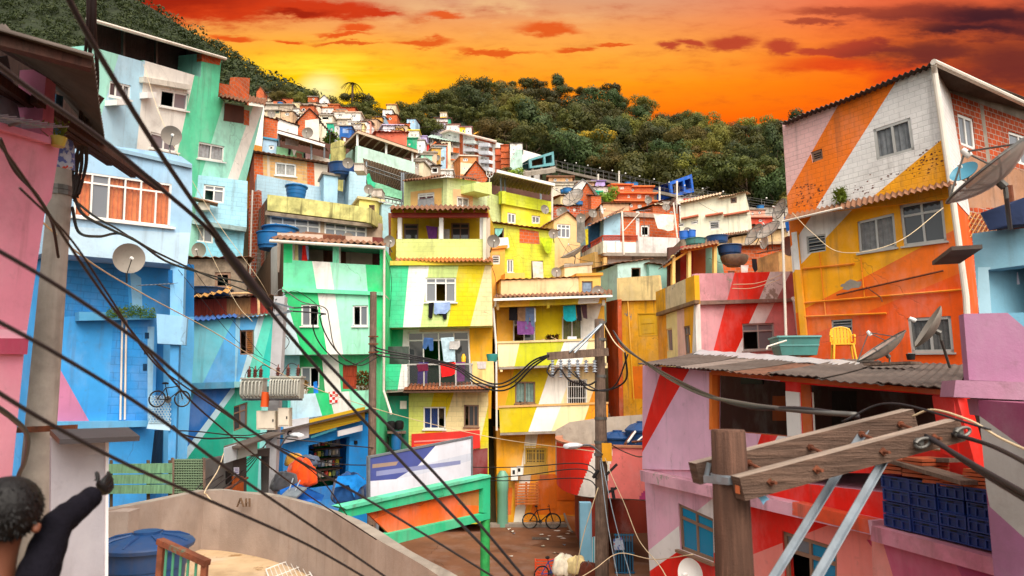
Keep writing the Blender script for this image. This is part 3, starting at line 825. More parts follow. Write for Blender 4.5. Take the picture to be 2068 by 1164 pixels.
a,b=P(-250,-10,4.8),P(188,112,5.6);c_,d_=P(213,297,8.2),P(14,52,8.5)
corr(h,'roof',b,c_,d_,a,'tindark',26,.025)
mb=MB();mb.bar(P(-250,15,4.9),P(186,128,5.7),.1,.14);mb.build('beam','w:#4a2a20',h);mb=MB();mb.bar(P(-120,20,6.9),P(200,205,6.8),.08,.12);mb.build('beam','w:#4a2a20',h)
tag(sheet(f,[(-30,120),(12,112),(24,170),(38,250),(30,275),(-30,260)],-.3,.06,7).build('hanging_tarp','c:#7d828c'),'grey tarp hanging under the dark canopy of the pink house','tarp')
tag(sheet(f,[(120,238),(132,236),(148,300),(147,345),(116,335)],-.5,.05,14).build('curtain','floral'),'flowered curtain blowing out beside the pink house','curtain')
yagi(f.at(42,246,.25),f.h*1+UP*.22,.62,f.at(10,256,.0),'tv antenna with a pink boom lying on the pink parapet')
pl=thing('potted_plant','small plant in a yellow pot on the corner of the pink parapet','plant',f.at(117,286,.1))
mb=MB();mb.lathe(f.at(117,296,.1),[(0,0),(.06,0),(.08,.1),(0,.1)],10);mb.build('pot','k:#b0a040',pl,smooth=True)
mb=MB()
for i in range(40):
    p=f.at(117,284,.1)+V((rnd.gauss(0,.05),rnd.gauss(0,.05),rnd.uniform(0,.18)));q=V((rnd.gauss(0,.04),rnd.gauss(0,.04),rnd.uniform(.02,.06)))
    s=q.cross(UP).normalized()*.012;mb.face([p-s,p+s,p+q+s*.3,p+q-s*.3])
mb.build('foliage','leafbush',pl)
# --- round concrete pole
pb,ptop=P(72,990,8.6),P(127,325,8.6)
dn=(pb-ptop).normalized();k=pb.z/abs(dn.z);foot=pb+dn*k
t=thing('utility_pole','round weathered concrete pole beside the pink house','utility pole',foot,'utility poles',True)
mb=MB();mb.tube([foot,pb,ptop],[.2,.175,.128],20);mb.build('shaft','pole',t,smooth=True)
for y in (382,392):
    c=P(122,y,8.6);mb=MB();mb.tube([c-dn*.03,c+dn*.03],.15,16);mb.build('band','steel',t)
c=P(92,868,8.5);mb=MB();mb.bar(c-V((.3,.12,0)),c+V((.45,-.12,.03)),.05,.07);mb.build('bracket','rust',t)
for i,(dx,w) in enumerate([(0,0),(8,6),(15,-5),(22,8),(4,-8)]):
    cable([(178+dx*.6,-30,6.6),(176+dx*.7,60,6.8),(166+dx+w,180,7.3),(160+dx-w,260,7.8),(155+dx*.5+w,330,8.2),(148+dx*.4,400,8.3)],.016+.004*(i % 2),
          ['dark cable running straight down to the pole','dark cable bowing outward beside the bundle above the pole','thin dark cable twisting through the bundle above the pole','outermost dark cable of the bundle above the pole','innermost dark cable looped against the canopy edge'][i],'cablebrown','cable bundle above the concrete pole')
# --- light blue house with wide orange-curtained window
base=P(280,800,18);base.z=0
h=thing('house','pale blue house with a wide window of orange curtains and a blue lower storey','house',base,ground=True)
f=F(100,16,388,18.6);g=f.off(-.9)
LB,BL,DB='p:#a2c9e6','p:#2f8fd0','p:#1f78b8'
wall(h,'wall',f,[(90,262),(170,288),(250,298),(330,308),(366,316),(388,332),(388,440),(378,536),(110,512),(90,510)],4,[LB,'p:#bcd8ea'],
     patches=[([(90,455),(350,470),(392,470),(380,540),(90,520)],1)],
     wins=[W([(152,345),(347,372),(343,459),(148,437)],6,.22,'white','clcccc','c:#ff9458',fr=.05,dep=.05,sill=.08)],side=LB)
slab(h,'roof',[f.at(90,266,.08),f.at(388,333,.08),f.at(388,333,-4),f.at(90,266,-4)],.1,'p:#8fb0c4')
wall(h,'lower_wall',g,[(85,505),(345,528),(345,640),(318,660),(312,870),(292,985),(85,985)],3.2,['p:#3c9add','b:#3f9fe2','p:#c27a9c','p:#8fc4e4','r:#2d86c8','b:#2f90d8'],
     patches=[([(130,545),(255,540),(262,632),(130,640)],4),([(228,662),(310,660),(302,850),(215,850)],5),([(85,640),(118,740),(185,860),(85,860)],2),
              ([(262,545),(285,562),(288,628),(268,626)],3),([(298,660),(312,660),(306,860),(298,860)],3)],ext=4)
part_box(h,'ledge',g,[(160,630),(316,632),(312,645),(160,648)],-.05,.28,'p:#4f9cc8')
part_box(h,'ledge',g,[(95,852),(300,850),(297,862),(95,868)],0,.3,'p:#5fa8d4')
for q in ((293,672,301,684),(291,702,299,716),(289,735,297,749)):
    part_box(h,'vent_block',g,q,0,.012,'c:#173a58')
f2=F(300,19.3,390,20)
wall(h,'stair_wall',f2,[(275,520),(392,535),(392,700),(375,985),(285,985)],.2,[DB,'p:#5fb0e4'],patches=[([(330,640),(400,640),(400,985),(330,985)],1)],ext=3)
g2=F(300,18.0,390,18.3)
part_box(h,'column',g2,[(344,530),(372,536),(368,690),(343,690)],-.35,0,'p:#7cb8e2')
part_box(h,'column',g2,[(344,690),(362,690),(352,985),(338,985)],-.3,-.02,'p:#4a9ad4')
part_box(h,'parapet',g2,[(316,634),(378,640),(374,697),(318,694)],-.12,.1,'p:#8fbede')
part_box(h,'shutter',g2,[(340,545),(348,546),(348,572),(340,570)],.0,.05,'p:#0f5c98')
mb=MB()
for i in range(7):
    for j in range(11):
        px=304+i*6+(j % 2)*3;py=802+j*5.0
        if px > 345:continue
        c=g2.at(px,py,.04);mb.lathe(c,[(.038,0),(.038,.05),(.028,.05),(.028,0),(.038,0)],6,ax=g2.n)
mb.build('screen','cobogo',h)
part_box(h,'stair_parapet',g2,[(300,852),(345,852),(343,870),(296,866)],-.3,.06,'p:#bcdcec')
part_box(h,'door',f2,[(292,872),(330,868),(326,972),(290,975)],.0,.06,'w:#123a58')
part_box(h,'door_frame',f2,[(284,862),(292,862),(289,980),(281,980)],.0,.12,'p:#9fd0e8')
for x0,x1 in ((247,243),(255,252)):
    mb=MB();mb.tube([g.at(x0,640,.3),g.at(x0,650,.05),g.at(x1,848,.05)],.025,6);mb.build('pipe','pipe',h)
mb=MB()
for i in range(1400):
    s=rnd.random();px=216+98*s;top=615+18*abs(s-.55)+rnd.gauss(0,2);py=top+(rnd.random()**.7)*(24 if s > .3 else 20)
    p=g.at(px,min(py,641),rnd.uniform(.2,.36));d=V((rnd.gauss(0,1),rnd.gauss(0,1)-.5,rnd.gauss(.3,1))).normalized()*.045
    w=d.cross(V((rnd.random(),rnd.random(),rnd.random()))).normalized()*.02;mb.face([p-w,p+w,p+d])
tag(mb.build('ledge_moss','leafbush'),'green moss spilling over the blue ledge','moss',kind='stuff')
dish(f.at(258,522,.55),V((.75,-.75,-.15)),.37,f.at(256,570,-.3),'grey satellite dish under the overhang of the pale blue house')
dish(f.at(345,275,-.3),V((.7,-.9,-.2)),.27,f.at(343,318,-.3),'satellite dish on the curved pale blue roof edge')
yagi(g2.at(316,575,.3),f.h+UP*.18,.9,g2.at(348,585,-.1),'white tv antenna fixed to the blue column')
t=bike(g2.at(342,822,.2),f.h,'black bicycle hung on the blue stair rail',s=.62)
# --- mint and white upper house
base=P(360,800,31);base.z=P(360,360,31).z-7
h=thing('house','tall mint, white and pale blue house with a louvred roof terrace','house',base,ground=True)
f=F(180,24,530,35)
wcur='c:#d8d8d8'
wall(h,'wall',f,[(175,92),(290,125),(290,122),(392,152),(405,157),(408,108),(447,122),(440,200),(443,196),(453,206),(532,217),(497,366),(385,352),(175,290)],6,
     ['p:#a6e2d0','p:#b0d6e8','p:#e8e4da','p:#60d4a4','p:#a6e8d0','p:#ece8de','p:#98e0ca'],
     lines=[((240,110),(190,285)),((293,125),(276,300)),((391,160),(357,315)),((452,205),(408,350)),((497,255),(462,355)),((516,262),(482,360))],
     wins=[W([(222,163),(265,173),(263,203),(220,194)],3,0,'white','glc',wcur,fr=.07,sill=.08),W([(326,180),(381,190),(378,225),(323,215)],2,0,'white','ol',fr=.08,sill=.08),
           W([(305,266),(360,280),(358,309),(303,300)],2,0,'white','ll',fr=.08,sill=.08),W([(402,286),(454,296),(452,328),(399,320)],2,0,'white','cc','c:#c9ced0',fr=.08,sill=.08)],
     side='p:#8fd0c0',ext=7)
part_box(h,'ledge',f,[(290,155),(385,172),(385,182),(290,166)],0,.2,'d:#cfc8ba')
for q,o in (((236,201,264,212),.5),((298,186,316,198),.35)):part_box(h,'air_conditioner',f,q,-.1,o,'white')
g=f.off(-1.2)
mb=MB()
for i in range(16):
    s=i/15;a=g.at(188,48+s*48);b=g.at(412,112+s*48);ubar(mb,g,g.U(188,47+s*50),g.U(410,110+s*50),.06,-.03,.03)
mb.build('louvre_screen','w:#4a3a38',h)
mb=MB()
for x,y0,y1 in ((193,45,100),(251,62,118),(317,82,138),(382,102,158)):fbox(mb,f,(x-2,y0,x+2,y1),-1.0,-.9)
mb.build('terrace_post','steel',h)
corr(h,'terrace_roof',f.at(178,38,.3),f.at(454,118,.3),f.at(454,124,-6),f.at(178,48,-6),'tindark',30,.03)
mb=MB();mb.tube([f.at(176,38,.32),f.at(456,119,.32)],.07,7);mb.build('roof_edge','pipe',h)
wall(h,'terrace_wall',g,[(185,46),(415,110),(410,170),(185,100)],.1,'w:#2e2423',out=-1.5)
wall(h,'brick_parapet',f,[(408,108),(447,119),(444,132),(407,124)],.25,'brick',out=.02)
wall(h,'brick_stub',f,[(443,168),(474,174),(476,156),(505,158),(502,207),(443,196)],.3,'brick',out=-.3)
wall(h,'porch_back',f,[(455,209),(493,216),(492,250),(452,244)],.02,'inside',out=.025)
wall(h,'brick_pier',f,[(493,222),(504,224),(503,254),(493,252)],.3,'brick',out=.02)
corr(h,'porch_roof',f.at(444,195,.9),f.at(535,212,.9),f.at(540,200,-2),f.at(444,182,-2),'tinbrown',12,.05)
# --- weathered light blue block house below
h,f=hut([(386,352),(500,366),(498,462),(388,447)],29,'b:#a2d2e4','weathered pale blue block house wedged behind the curved pale blue one',turn=4,D=5,roof=None,ext=0,
   wins=[W([(412,372),(454,377),(452,411),(410,405)],2,.3,'white','ol',fr=.07)])
wall(h,'lower_wall',f,[(388,452),(494,466),(490,525),(388,520)],4.5,'b:#8accE0',out=-.15,wins=[W([(393,455),(431,460),(430,492),(392,487)],2,0,'white','cl',wcur,fr=.07)],ext=2)
part_box(h,'ledge',f,[(388,444),(498,459),(497,468),(388,452)],0,.25,'d:#8fa8a8')
mb=MB();fbox(mb,f,(400,409,424,424),0,.4);mb.build('air_conditioner','pipe',h)
mb=MB();mb.bar(f.at(390,402,.4),f.at(440,414,.4),.5,.05);mb.build('awning','tinbrown',h)
dish(f.at(404,506,.5),V((-.1,-1,-.1)),.33,f.at(396,530,.1),'round grey dish below the weathered pale blue house')
# --- raw shack under it
h,f=hut([(372,524),(500,522),(500,602),(372,600)],27,'rough','raw grey cement shack with one square window hole',turn=1,D=5,roof='tin',rm='tinbrown',ext=2,pitch=.1,
   wins=[W((434,550,466,582),1,0,'brownframe','o',fr=.1)])
tank(P(425,590,25.6)+V((0,0,-.2)),.8,.3,'flat dark blue tank lid on the brown shack','tankdark',lid=False)
h,f=hut([(378,606),(545,600),(545,650),(378,650)],25.2,'w:#8a5a3c','brown board shack with red doors above the turquoise house',turn=.8,D=3,roof='tin',rm='tinbrown',ext=1,pitch=.05,over=.3,
   mats=['w:#7a4a34','w:#9a3a2a','w:#9c7048','w:#a03a30'],lines=[((392,600),(392,650)),((458,600),(458,650)),((506,600),(506,650))])
corr(h,'patched_roof',P(366,604,24.2),P(462,590,24.4),P(470,578,26),P(372,592,26),'c:#c08a3c',7,.04)
mb=MB();mb.tube(catmull([f.at(512,592,.4),f.at(520,597,.4),f.at(522,610,.4),f.at(523,645,.4)]),.05,8);mb.tube([f.at(462,594,.4),f.at(512,592,.4)],.05,8);mb.build('pipe','c:#d2a878',h)
# --- turquoise and blue mural house
base=P(450,800,26);base.z=0
h=thing('house','turquoise and blue mural house with a blue tarp roof and brown shutters','house',base,ground=True)
f=F(358,23.2,476,24.2);f2=F(474,24.2,565,25.4)
TQ,B1,B2,PB,GR,MT='p:#3fb4c8','p:#5aaee6','p:#2270c0','p:#c0dfe8','p:#1fae90','p:#7fdccc'
wall(h,'wall',f,[(376,650),(476,642),(474,776),(360,780)],4,['p:#6fc8d8',B1],lines=[((474,642),(408,778))])
wall(h,'wall',f2,[(476,642),(565,632),(562,776),(474,776)],4,['p:#8fc8e4',B1,PB,'p:#5fdcc4','p:#2fc4b4'],lines=[((486,640),(476,776)),((522,640),(482,776)),((534,640),(494,776)),((552,640),(520,776))],
     wins=[W([(484,667),(513,666),(513,716),(485,717)],2,0,'brownframe','od',fr=.05,kind='shut',pm_='w:#a0622c')])
part_box(h,'ledge',f,[(356,775),(474,771),(473,784),(356,788)],-.3,.2,'p:#3f9cc4')
part_box(h,'ledge',f2,[(473,771),(562,770),(562,780),(473,783)],-.3,.2,'p:#8fd0d4')
wall(h,'lower_wall',f,[(356,786),(474,783),(470,985),(352,985)],4,['p:#2f9cb4',B2,PB,GR],out=-.2,ext=3,lines=[((396,786),(372,850)),((466,786),(362,925)),((476,790),(374,932))])
wall(h,'lower_wall',f2,[(473,782),(562,779),(560,985),(470,985)],4,[GR,'p:#3fc4a4','p:#9fe4dc'],out=-.2,ext=3,lines=[((480,785),(455,985)),((530,780),(520,985))],
     wins=[W([(470,822),(500,812),(499,862),(472,872)],2,.3,'brownframe','gl',fr=.05)])
part_box(h,'notice',f,(418,930,446,948),-.2,-.16,'m:#123a70')
corr(h,'roof',P(368,650,22.9),P(478,640,23.9),P(485,628,28),P(372,632,27),'c:#1f5fae',10,.03)
corr(h,'roof',P(476,643,23.9),P(566,634,25),P(570,622,29),P(480,628,28),'tindark',10,.03)
# --- planks, lattice, bar front below
base=P(280,990,15);base.z=0
f=F(200,13.8,350,14.6)
t=thing('plank_screen','green weathered plank screen beside the lattice panel','screen',base,ground=True)
for i,(y0,y1) in enumerate(((936,957),(958,978),(979,998))):part_box(t,'plank',f,[(196,y0+2),(348,y0),(348,y1-1),(196,y1)],-.05+.01*i,.02*i,'w:#6f9a74')
mb=MB()
for x in (225,300,344):fbox(mb,f,(x-3,930,x+3,1040),-.14,-.06)
mb.build('post','w:#5a4a38',t)
f=F(348,16.5,415,17)
t=thing('lattice_panel','green lattice panel behind the plank screen','screen',V((f.at(380,900).x,f.at(380,900).y,0)),ground=True)
mb=MB()
for i in range(13):fbox(mb,f,(350+i*5,927,352.4+i*5,1002),0,.03)
for j in range(15):fbox(mb,f,(348,928+j*5,414,930.4+j*5),.031,.05)
mb.build('lattice','m:#6f8668',t)
part_box(t,'backing',f,(350,928,412,1010),-.06,-.03,'w:#3a4434')
mb=MB();fbox(mb,f,(347,925,352,1020),-.02,.06);fbox(mb,f,(410,925,415,1020),-.02,.06);mb.build('frame','oldwood',t)
f=F(412,17.8,548,20.6)
t=thing('bar_front','dark little bar front with a hanging grey sign beside the transformer pole','kiosk',V((f.at(480,900).x,f.at(480,900).y,0)),ground=True)
wall(t,'wall',f,[(414,930),(545,905),(545,1040),(414,1040)],.25,['d:#5c5a58','d:#4a4440'],ext=2,holes=[(498,922,542,1030)],lines=[((470,900),(470,1040))])
part_box(t,'sign_board',f,[(455,905),(478,898),(478,928),(455,936)],.25,.3,'m:#b4bcc0');part_box(t,'sign_board',f,[(480,898),(520,886),(520,916),(480,928)],.25,.3,'m:#9aa098')
mb=MB();mb.box(f.at(452,905,.05),f.at(545,876,.05)-f.at(452,905,.05),f.n*.5,UP*.05);mb.build('awning','tindark',t)
part_box(t,'door',f,(471,962,492,1002),0,.05,'w:#c0602a');part_box(t,'notice',f,(473,944,483,962),.052,.07,'m:#d8d8e4')
for k in range(4):part_box(t,'notice_line',f,(474.5,947+k*3.6,481.5,948.4+k*3.6),.0702,.074,'m:#5a5a9a')
part_box(t,'shutter',f,(458,952,468,978),0,.04,'black');mb=MB();mb.bar(f.at(414,1012,.3),f.at(500,965,.3),.06,.05);mb.build('handrail','rust',t)
# ================================================================== FOREGROUND TERRACE
ZT,ZF=3.9,2.8
top=[onz(x,y,ZT) for x,y in ((-40,1075),(120,1050),(222,1030),(300,1014),(413,990))]
top2=[onz(x,y,ZT) for x,y in ((413,990),(470,992),(560,1003),(640,1024),(700,1050),(760,1086),(820,1124),(890,1166),(960,1215),(1010,1260))]
def lowwall(name,pts,th,z0,z1,label):
    mb=MB();ins=[];outs=[]
    for i,p in enumerate(pts):
        d=(pts[min(i+1,len(pts)-1)]-pts[max(0,i-1)]);d.z=0;d.normalize();n=V((d.y,-d.x,0))
        ins.append(V((p.x,p.y,0))+n*0);outs.append(V((p.x,p.y,0))-n*th)
    L=0
    for i in range(len(pts)-1):
        l2=L+(pts[i+1]-pts[i]).length
        def z(p,a):return V((p.x,p.y,a+(.012*math.sin(p.x*9+p.y*7) if a == z1 else 0)))
        a,b,c,d=ins[i],ins[i+1],outs[i],outs[i+1]
        mb.face([z(a,z0),z(b,z0),z(b,z1),z(a,z1)],0,[(L,z0),(l2,z0),(l2,z1),(L,z1)])
        mb.face([z(d,-.1),z(c,-.1),z(c,z1),z(d,z1)],0,[(L,z0),(l2,z0),(l2,z1),(L,z1)])
        mb.face([z(a,z1),z(b,z1),z(d,z1),z(c,z1)],1)
    for a,c in ((ins[0],outs[0]),(ins[-1],outs[-1])):mb.face([V((a.x,a.y,z0)),V((a.x,a.y,z1)),V((c.x,c.y,z1)),V((c.x,c.y,z0))])
    return tag(mb.build(name,['parapet','concrete']),label,'wall')
def chaik(p,n=2):
    for _ in range(n):
        q=[p[0]]
        for i in range(len(p)-1):q += [p[i]*.75+p[i+1]*.25,p[i]*.25+p[i+1]*.75]
        p=q+[p[-1]]
    return p
w1=lowwall('terrace_parapet',top,.16,ZF,ZT,'straight cement parapet behind the round blue tank')
w2=lowwall('terrace_parapet',chaik(top2),.16,ZF,ZT,'curved cement parapet sweeping across the terrace edge')
fp=F(450,top2[0].y-.02,520,top2[2].y-.02);fp.A=V((top2[0].x,top2[0].y,0));fp.h=V((top2[2].x-top2[0].x,top2[2].y-top2[0].y,0)).normalized();fp.n=V((fp.h.y,-fp.h.x,0))
mb=MB()
for a,b in (((478,1024),(485,1006)),((485,1006),(491,1024)),((481,1017),(489,1017)),((496,1007),(496,1024)),((496,1016),(503,1016)),((503,1007),(503,1024))):
    ubar(mb,fp,fp.U(*a),fp.U(*b),.009,-.03,.008)
mb.build('scratched_letters','c:#6e543e',w2)
mb=MB();fl=[V((p.x,p.y,ZF)) for p in top]+[V((p.x,p.y,ZF)) for p in chaik(top2)[1:]]+[V((-.1,2.2,ZF)),V((-6,2.2,ZF)),V((-9,6,ZF))]
nz_=sum((fl[i].cross(fl[(i+1) % len(fl)])).z for i in range(len(fl)))
mb.face(fl if nz_ > 0 else fl[::-1])
tag(mb.build('terrace_floor','floor'),'stained cement terrace floor','floor',kind='structure')
part=MB();c=onz(245,1024,ZT);part.box(V((c.x-.1,c.y-.35,ZF)),V((.42,0,0)),V((0,.33,0)),V((0,0,1.08)));part.build('pilaster','parapet',w1)
c=onz(296,1092,3.62);tank(V((c.x,c.y,ZF)),.60,.78,'large round blue tank with a ribbed lid on the cement terrace','tankdark')
t=thing('railing','short rusty railing with green bars beside the blue tank','railing',onz(370,1210,ZF))
a,b=P(325,1094,6.6),P(416,1136,6.3);z0=2.75
mb=MB();mb.bar(a-(b-a)*.03,b+(b-a)*.03,.07,.05);mb.build('handrail','rust',t)
mb=MB()
for s in (0.02,.98):
    p=a+(b-a)*s;mb.bar(V((p.x,p.y,z0)),V((p.x,p.y,p.z-.02)),.05,.05,up=V((0,1,0)))
mb.build('rail_post','rust',t)
for s in (.14,.3,.47,.63,.8):
    p=a+(b-a)*s;m2=MB();m2.tube([V((p.x,p.y,z0)),V((p.x,p.y,p.z-.02))],.012,6);m2.build('baluster','m:#3f8a6c',t)
mb=MB();mb.bar(V((a.x,a.y,z0+.08)),V((b.x,b.y,z0+.08)),.03,.03);mb.build('bottom_rail','rust',t)
t=thing('wire_rack','white wire rack lying on the stained terrace floor','rack',onz(585,1148,ZF+.02))
q=[onz(x,y,ZF+.06) for x,y in ((537,1150),(606,1124),(640,1180),(560,1215))]
mb=MB();mb.tube(q+[q[0]],.012,6);mb.build('frame','white',t)
mb=MB()
for i in range(1,9):mb.tube([q[0]*(1-i/9)+q[1]*(i/9),q[3]*(1-i/9)+q[2]*(i/9)],.005,4)
for i in (1,2):mb.tube([q[0]*(1-i/3)+q[3]*(i/3),q[1]*(1-i/3)+q[2]*(i/3)],.007,4)
mb.build('wires','white',t)
f=F(100,7.0,222,7.4)
t=thing('notice_panel','pale grey panel under a dark awning beside the concrete pole','panel',V((f.at(160,900).x,f.at(160,900).y,ZF)))
part_box(t,'board',f,[(104,884),(216,872),(214,1250),(100,1250)],-.06,0,'p:#9c9aa2')
part_box(t,'edge_trim',f,[(214,870),(220,870),(218,1250),(212,1250)],-.08,.03,'m:#d8d8dc')
mb=MB();mb.box(f.at(100,878,.02),f.h*.72,f.n*.38+V((0,0,-.08)),V((0,0,.05)));mb.build('awning','m:#3a3436',t)
# --- person close to the camera
def skinmesh(name,mat,verts,edges,radii,parent,sub=2):
    me=bpy.data.meshes.new(name);w=[V(p) for p in verts];c=w[0].copy()
    me.from_pydata([p-c for p in w],edges,[]);me.materials.append(M(mat))
    o=bpy.data.objects.new(name,me);col.objects.link(o)
    sk=o.modifiers.new('skin','SKIN');sk.use_smooth_shade=True
    if not me.skin_vertices:
        bm=bmesh.new();bm.from_mesh(me);bm.verts.layers.skin.verify();bm.to_mesh(me);bm.free()
    for i,r in enumerate(radii):me.skin_vertices[0].data[i].radius=(r,r) if not isinstance(r,tuple) else r
    me.skin_vertices[0].data[0].use_root=True
    ss=o.modifiers.new('sub','SUBSURF');ss.levels=sub;ss.render_levels=sub
    if parent is not None:o.parent=parent;o.location=c-wo(parent)
    else:o.location=c
    WO[o.name]=c
    return o
hd=P(18,1040,2.6)         # head centre
pb=V((hd.x-.05,hd.y+.0,ZF))
t=thing('person','person with dark hair, pale shirt and one black-sleeved and gloved arm stretched out','person',pb)
sx,sy=hd.x-.03,hd.y+.02
sh=hd.z-.27
pelv=V((sx,sy,hd.z-.80));chest=V((sx,sy,hd.z-.42));neck=V((sx,sy,hd.z-.2))
el=P(112,1062,2.75);ha=P(196,996,2.95)
lsh,rsh=V((sx-.17,sy,sh-.04)),V((sx+.13,sy,sh))
lel,lha=V((sx-.25,sy-.03,sh-.34)),V((sx-.22,sy-.18,sh-.56))
vs=[pelv,V((sx,sy,hd.z-.6)),chest,neck,V((sx,sy,hd.z-.11)),V((sx+.01,sy-.01,hd.z+.01)),V((sx+.01,sy,hd.z+.08)),rsh,el,ha,lsh,lel,lha,
      V((sx-.1,sy,hd.z-1.2)),V((sx-.1,sy+.02,ZF+.06)),V((sx+.1,sy,hd.z-1.2)),V((sx+.1,sy+.02,ZF+.06)),V((sx-.1,sy-.15,ZF+.04)),V((sx+.1,sy-.15,ZF+.04))]
ed=[(0,1),(1,2),(2,3),(3,4),(4,5),(5,6),(2,7),(7,8),(8,9),(2,10),(10,11),(11,12),(0,13),(13,14),(0,15),(15,16),(14,17),(16,18)]
rd=[(.15,.11),(.14,.1),(.16,.11),.055,.06,.092,.075,.06,.045,.03,.06,.045,.03,.075,.045,.075,.045,.035,.035]
skinmesh('body','skin',vs,ed,rd,t)
skinmesh('shirt','c:#c9c9d2',[V((sx,sy,hd.z-.86)),V((sx,sy,hd.z-.6)),V((sx,sy,hd.z-.42)),V((sx,sy,hd.z-.24)),lsh,lsh*.4+lel*.6],[(0,1),(1,2),(2,3),(2,4),(4,5)],[(.175,.13),(.165,.125),(.185,.135),.075,.085,.07],t)
skinmesh('sleeve','sleeve',[rsh.lerp(el,k/6)+V((0,0,.006*(-1)**k)) for k in range(6)]+[el.lerp(ha,k/7)+V((0,.004*(-1)**k,.004*(-1)**k)) for k in range(8)],[(k,k+1) for k in range(13)],[(.08-.0028*k)*(1+.07*(-1)**k) for k in range(14)],t)
skinmesh('trousers','c:#23242c',[V((sx,sy,hd.z-.82)),V((sx-.1,sy,hd.z-1.2)),V((sx-.1,sy+.02,ZF+.08)),V((sx+.1,sy,hd.z-1.2)),V((sx+.1,sy+.02,ZF+.08))],[(0,1),(1,2),(0,3),(3,4)],[(.165,.125),.09,.06,.09,.06],t)
mb=MB();hc=hd+V((0,-.012,.025));mb.lathe(hc,[(0,-.115)]+[(.112*math.sin(math.pi*k/12),-.115*math.cos(math.pi*k/12)) for k in range(1,12)]+[(0,.115)],22)
for k in range(900):
    d=V((rnd.gauss(0,1),rnd.gauss(0,1),rnd.gauss(0,1))).normalized();p=hc+V((d.x*.11,d.y*.11,d.z*.113));g_=(d*.5+V((rnd.gauss(0,.4),rnd.gauss(0,.4),-.7))).normalized()*.018;w_=d.cross(g_).normalized()*.005
    mb.face([p-w_,p+w_,p+g_])
mb.build('hair','hair',t)
skinmesh('ear','skin',[hd+V((.095,.015,-.03)),hd+V((.103,.0,-.065))],[(0,1)],[.02,.013],t)
dv=(ha-el).normalized();s1=dv.cross(UP).normalized();s2=s1.cross(dv)
fv,fe,fr_=[ha],[],[.034]
for k in range(5):
    o=(k-1.5)*.021;L=(.075,.085,.08,.065)[k] if k < 4 else .055
    rt=ha+dv*.055+s2*o if k < 4 else ha+dv*.01+s2*.035
    dd=(dv-s1*.25).normalized() if k < 4 else (dv*.6+s2).normalized()
    i=len(fv);fv += [rt,rt+dd*L*.5,rt+dd*L*.5+(dd-s1*.5).normalized()*L*.5];fe += [(0,i),(i,i+1),(i+1,i+2)];fr_ += [.011,.0095,.008]
skinmesh('hand','black',fv,fe,fr_,t)
hx=V((-.25,.95,0)).normalized();hy=V((.95,.25,0))
skinmesh('face','skin',[hd+V((-.01,0,-.01))+hx*.03,hd+hx*.088+UP*.035,hd+hx*.112-UP*.012,hd+hx*.09-UP*.05,hd+hx*.075-UP*.1],[(0,1),(1,2),(2,3),(3,4)],[.07,.022,.017,.02,.024],t)
for o in (-.032,.032):
    p=hd+hx*.084+hy*o+UP*.022;mb=MB();mb.lathe(p,[(0,0),(.012,.002),(.009,.009),(0,.012)],8,ax=hx);mb.build('eye','black',t,smooth=True)
mb=MB();mb.bar(hd+hx*.1-hy*.022-UP*.062,hd+hx*.1+hy*.022-UP*.062,.012,.008);mb.build('mouth','c:#5a2a26',t)
# ================================================================== CENTRE
def house(label,px,d,zb=0.,cat='house',name='house',group=None):
    b=P(px,800,d);b.z=zb;return thing(name,label,cat,b,group,ground=True)
# --- green house
h=house('three-storey green house with white diagonal bands above the blue shop',670,30)
f=F(565,28.4,778,28.0);G1,G2,G3,WH,PA='p:#70e0ac','p:#2ccc7a','p:#a6efcc','p:#f2ebe2','p:#cfe8f0'
IN=-f.n-f.h*.14
wall(h,'interior_wall',f.off(-1.5),[(560,470),(772,480),(772,560),(560,550)],.1,['p:#c8b0a0','w:#7a4630','p:#c8ac98','p:#6a2a24'],lines=[((652,480),(654,560)),((698,480),(699,560)),((752,480),(752,560))])
wall(h,'wall',f,[(573,486),(776,500),(775,592),(572,584)],6,[G1,WH,G3,G2],lines=[((629,520),(641,592)),((665,520),(676,592)),((737,520),(743,592))],
     patches=[([(573,486),(590,487),(590,531),(573,531)],3),([(673,492),(684,492),(684,531),(673,531)],0)],
     holes=[[(591,490),(672,495),(672,530),(591,526)],[(685,496),(767,501),(767,536),(685,532)]],rm='white',ext_dir=IN)
part_box(h,'ledge',f,[(570,580),(776,590),(776,597),(570,589)],0,.14,G1)
wall(h,'wall',f,[(572,588),(776,596),(772,715),(564,717)],6,[PA,G2,WH,G3,G2],ext_dir=IN,lines=[((574,590),(611,717)),((641,590),(661,717)),((676,590),(693,717)),((743,590),(750,717))],
     wins=[W((608,615,643,659),2,0,'white','lo',fr=.06,sill=.07),W((712,617,743,659),2,0,'white','ol',fr=.06,sill=.07)])
g=f.off(-.55)
wall(h,'wall',g,[(560,712),(772,712),(765,850),(556,850)],5,['p:#a9dce4','p:#0f9a50',WH,'p:#4fd08c'],lines=[((605,712),(607,850)),((649,712),(662,850)),((682,712),(694,850))],ext=4,
     wins=[W((607,741,645,783),2,0,'white','lo',fr=.06),W((692,738,721,786),1,0,'w:#b8482a','d',pm_='w:#b8482a',name='door')])
b=f.off(.9)
wall(h,'parapet',b,[(580,798),(750,788),(748,826),(580,854)],.14,[PA,G2,WH,G3],lines=[((635,790),(657,860)),((663,790),(680,860)),((704,790),(716,850))])
sl=F(555,27.8,581,27.0)
wall(h,'side_parapet',sl,[(552,798),(581,797),(581,856),(556,852)],.12,'p:#4fc4b0')
slab(h,'balcony_floor',[b.at(580,850),b.at(748,826),g.at(755,826),g.at(565,850)],.12,'concrete')
a=[f.at(545,484,.5),f.at(778,497,.5),f.at(782,486,-5),f.at(590,470,-5)]
corr(h,'roof',*[p+UP*.05 for p in a],'tinbrown',18,.05)
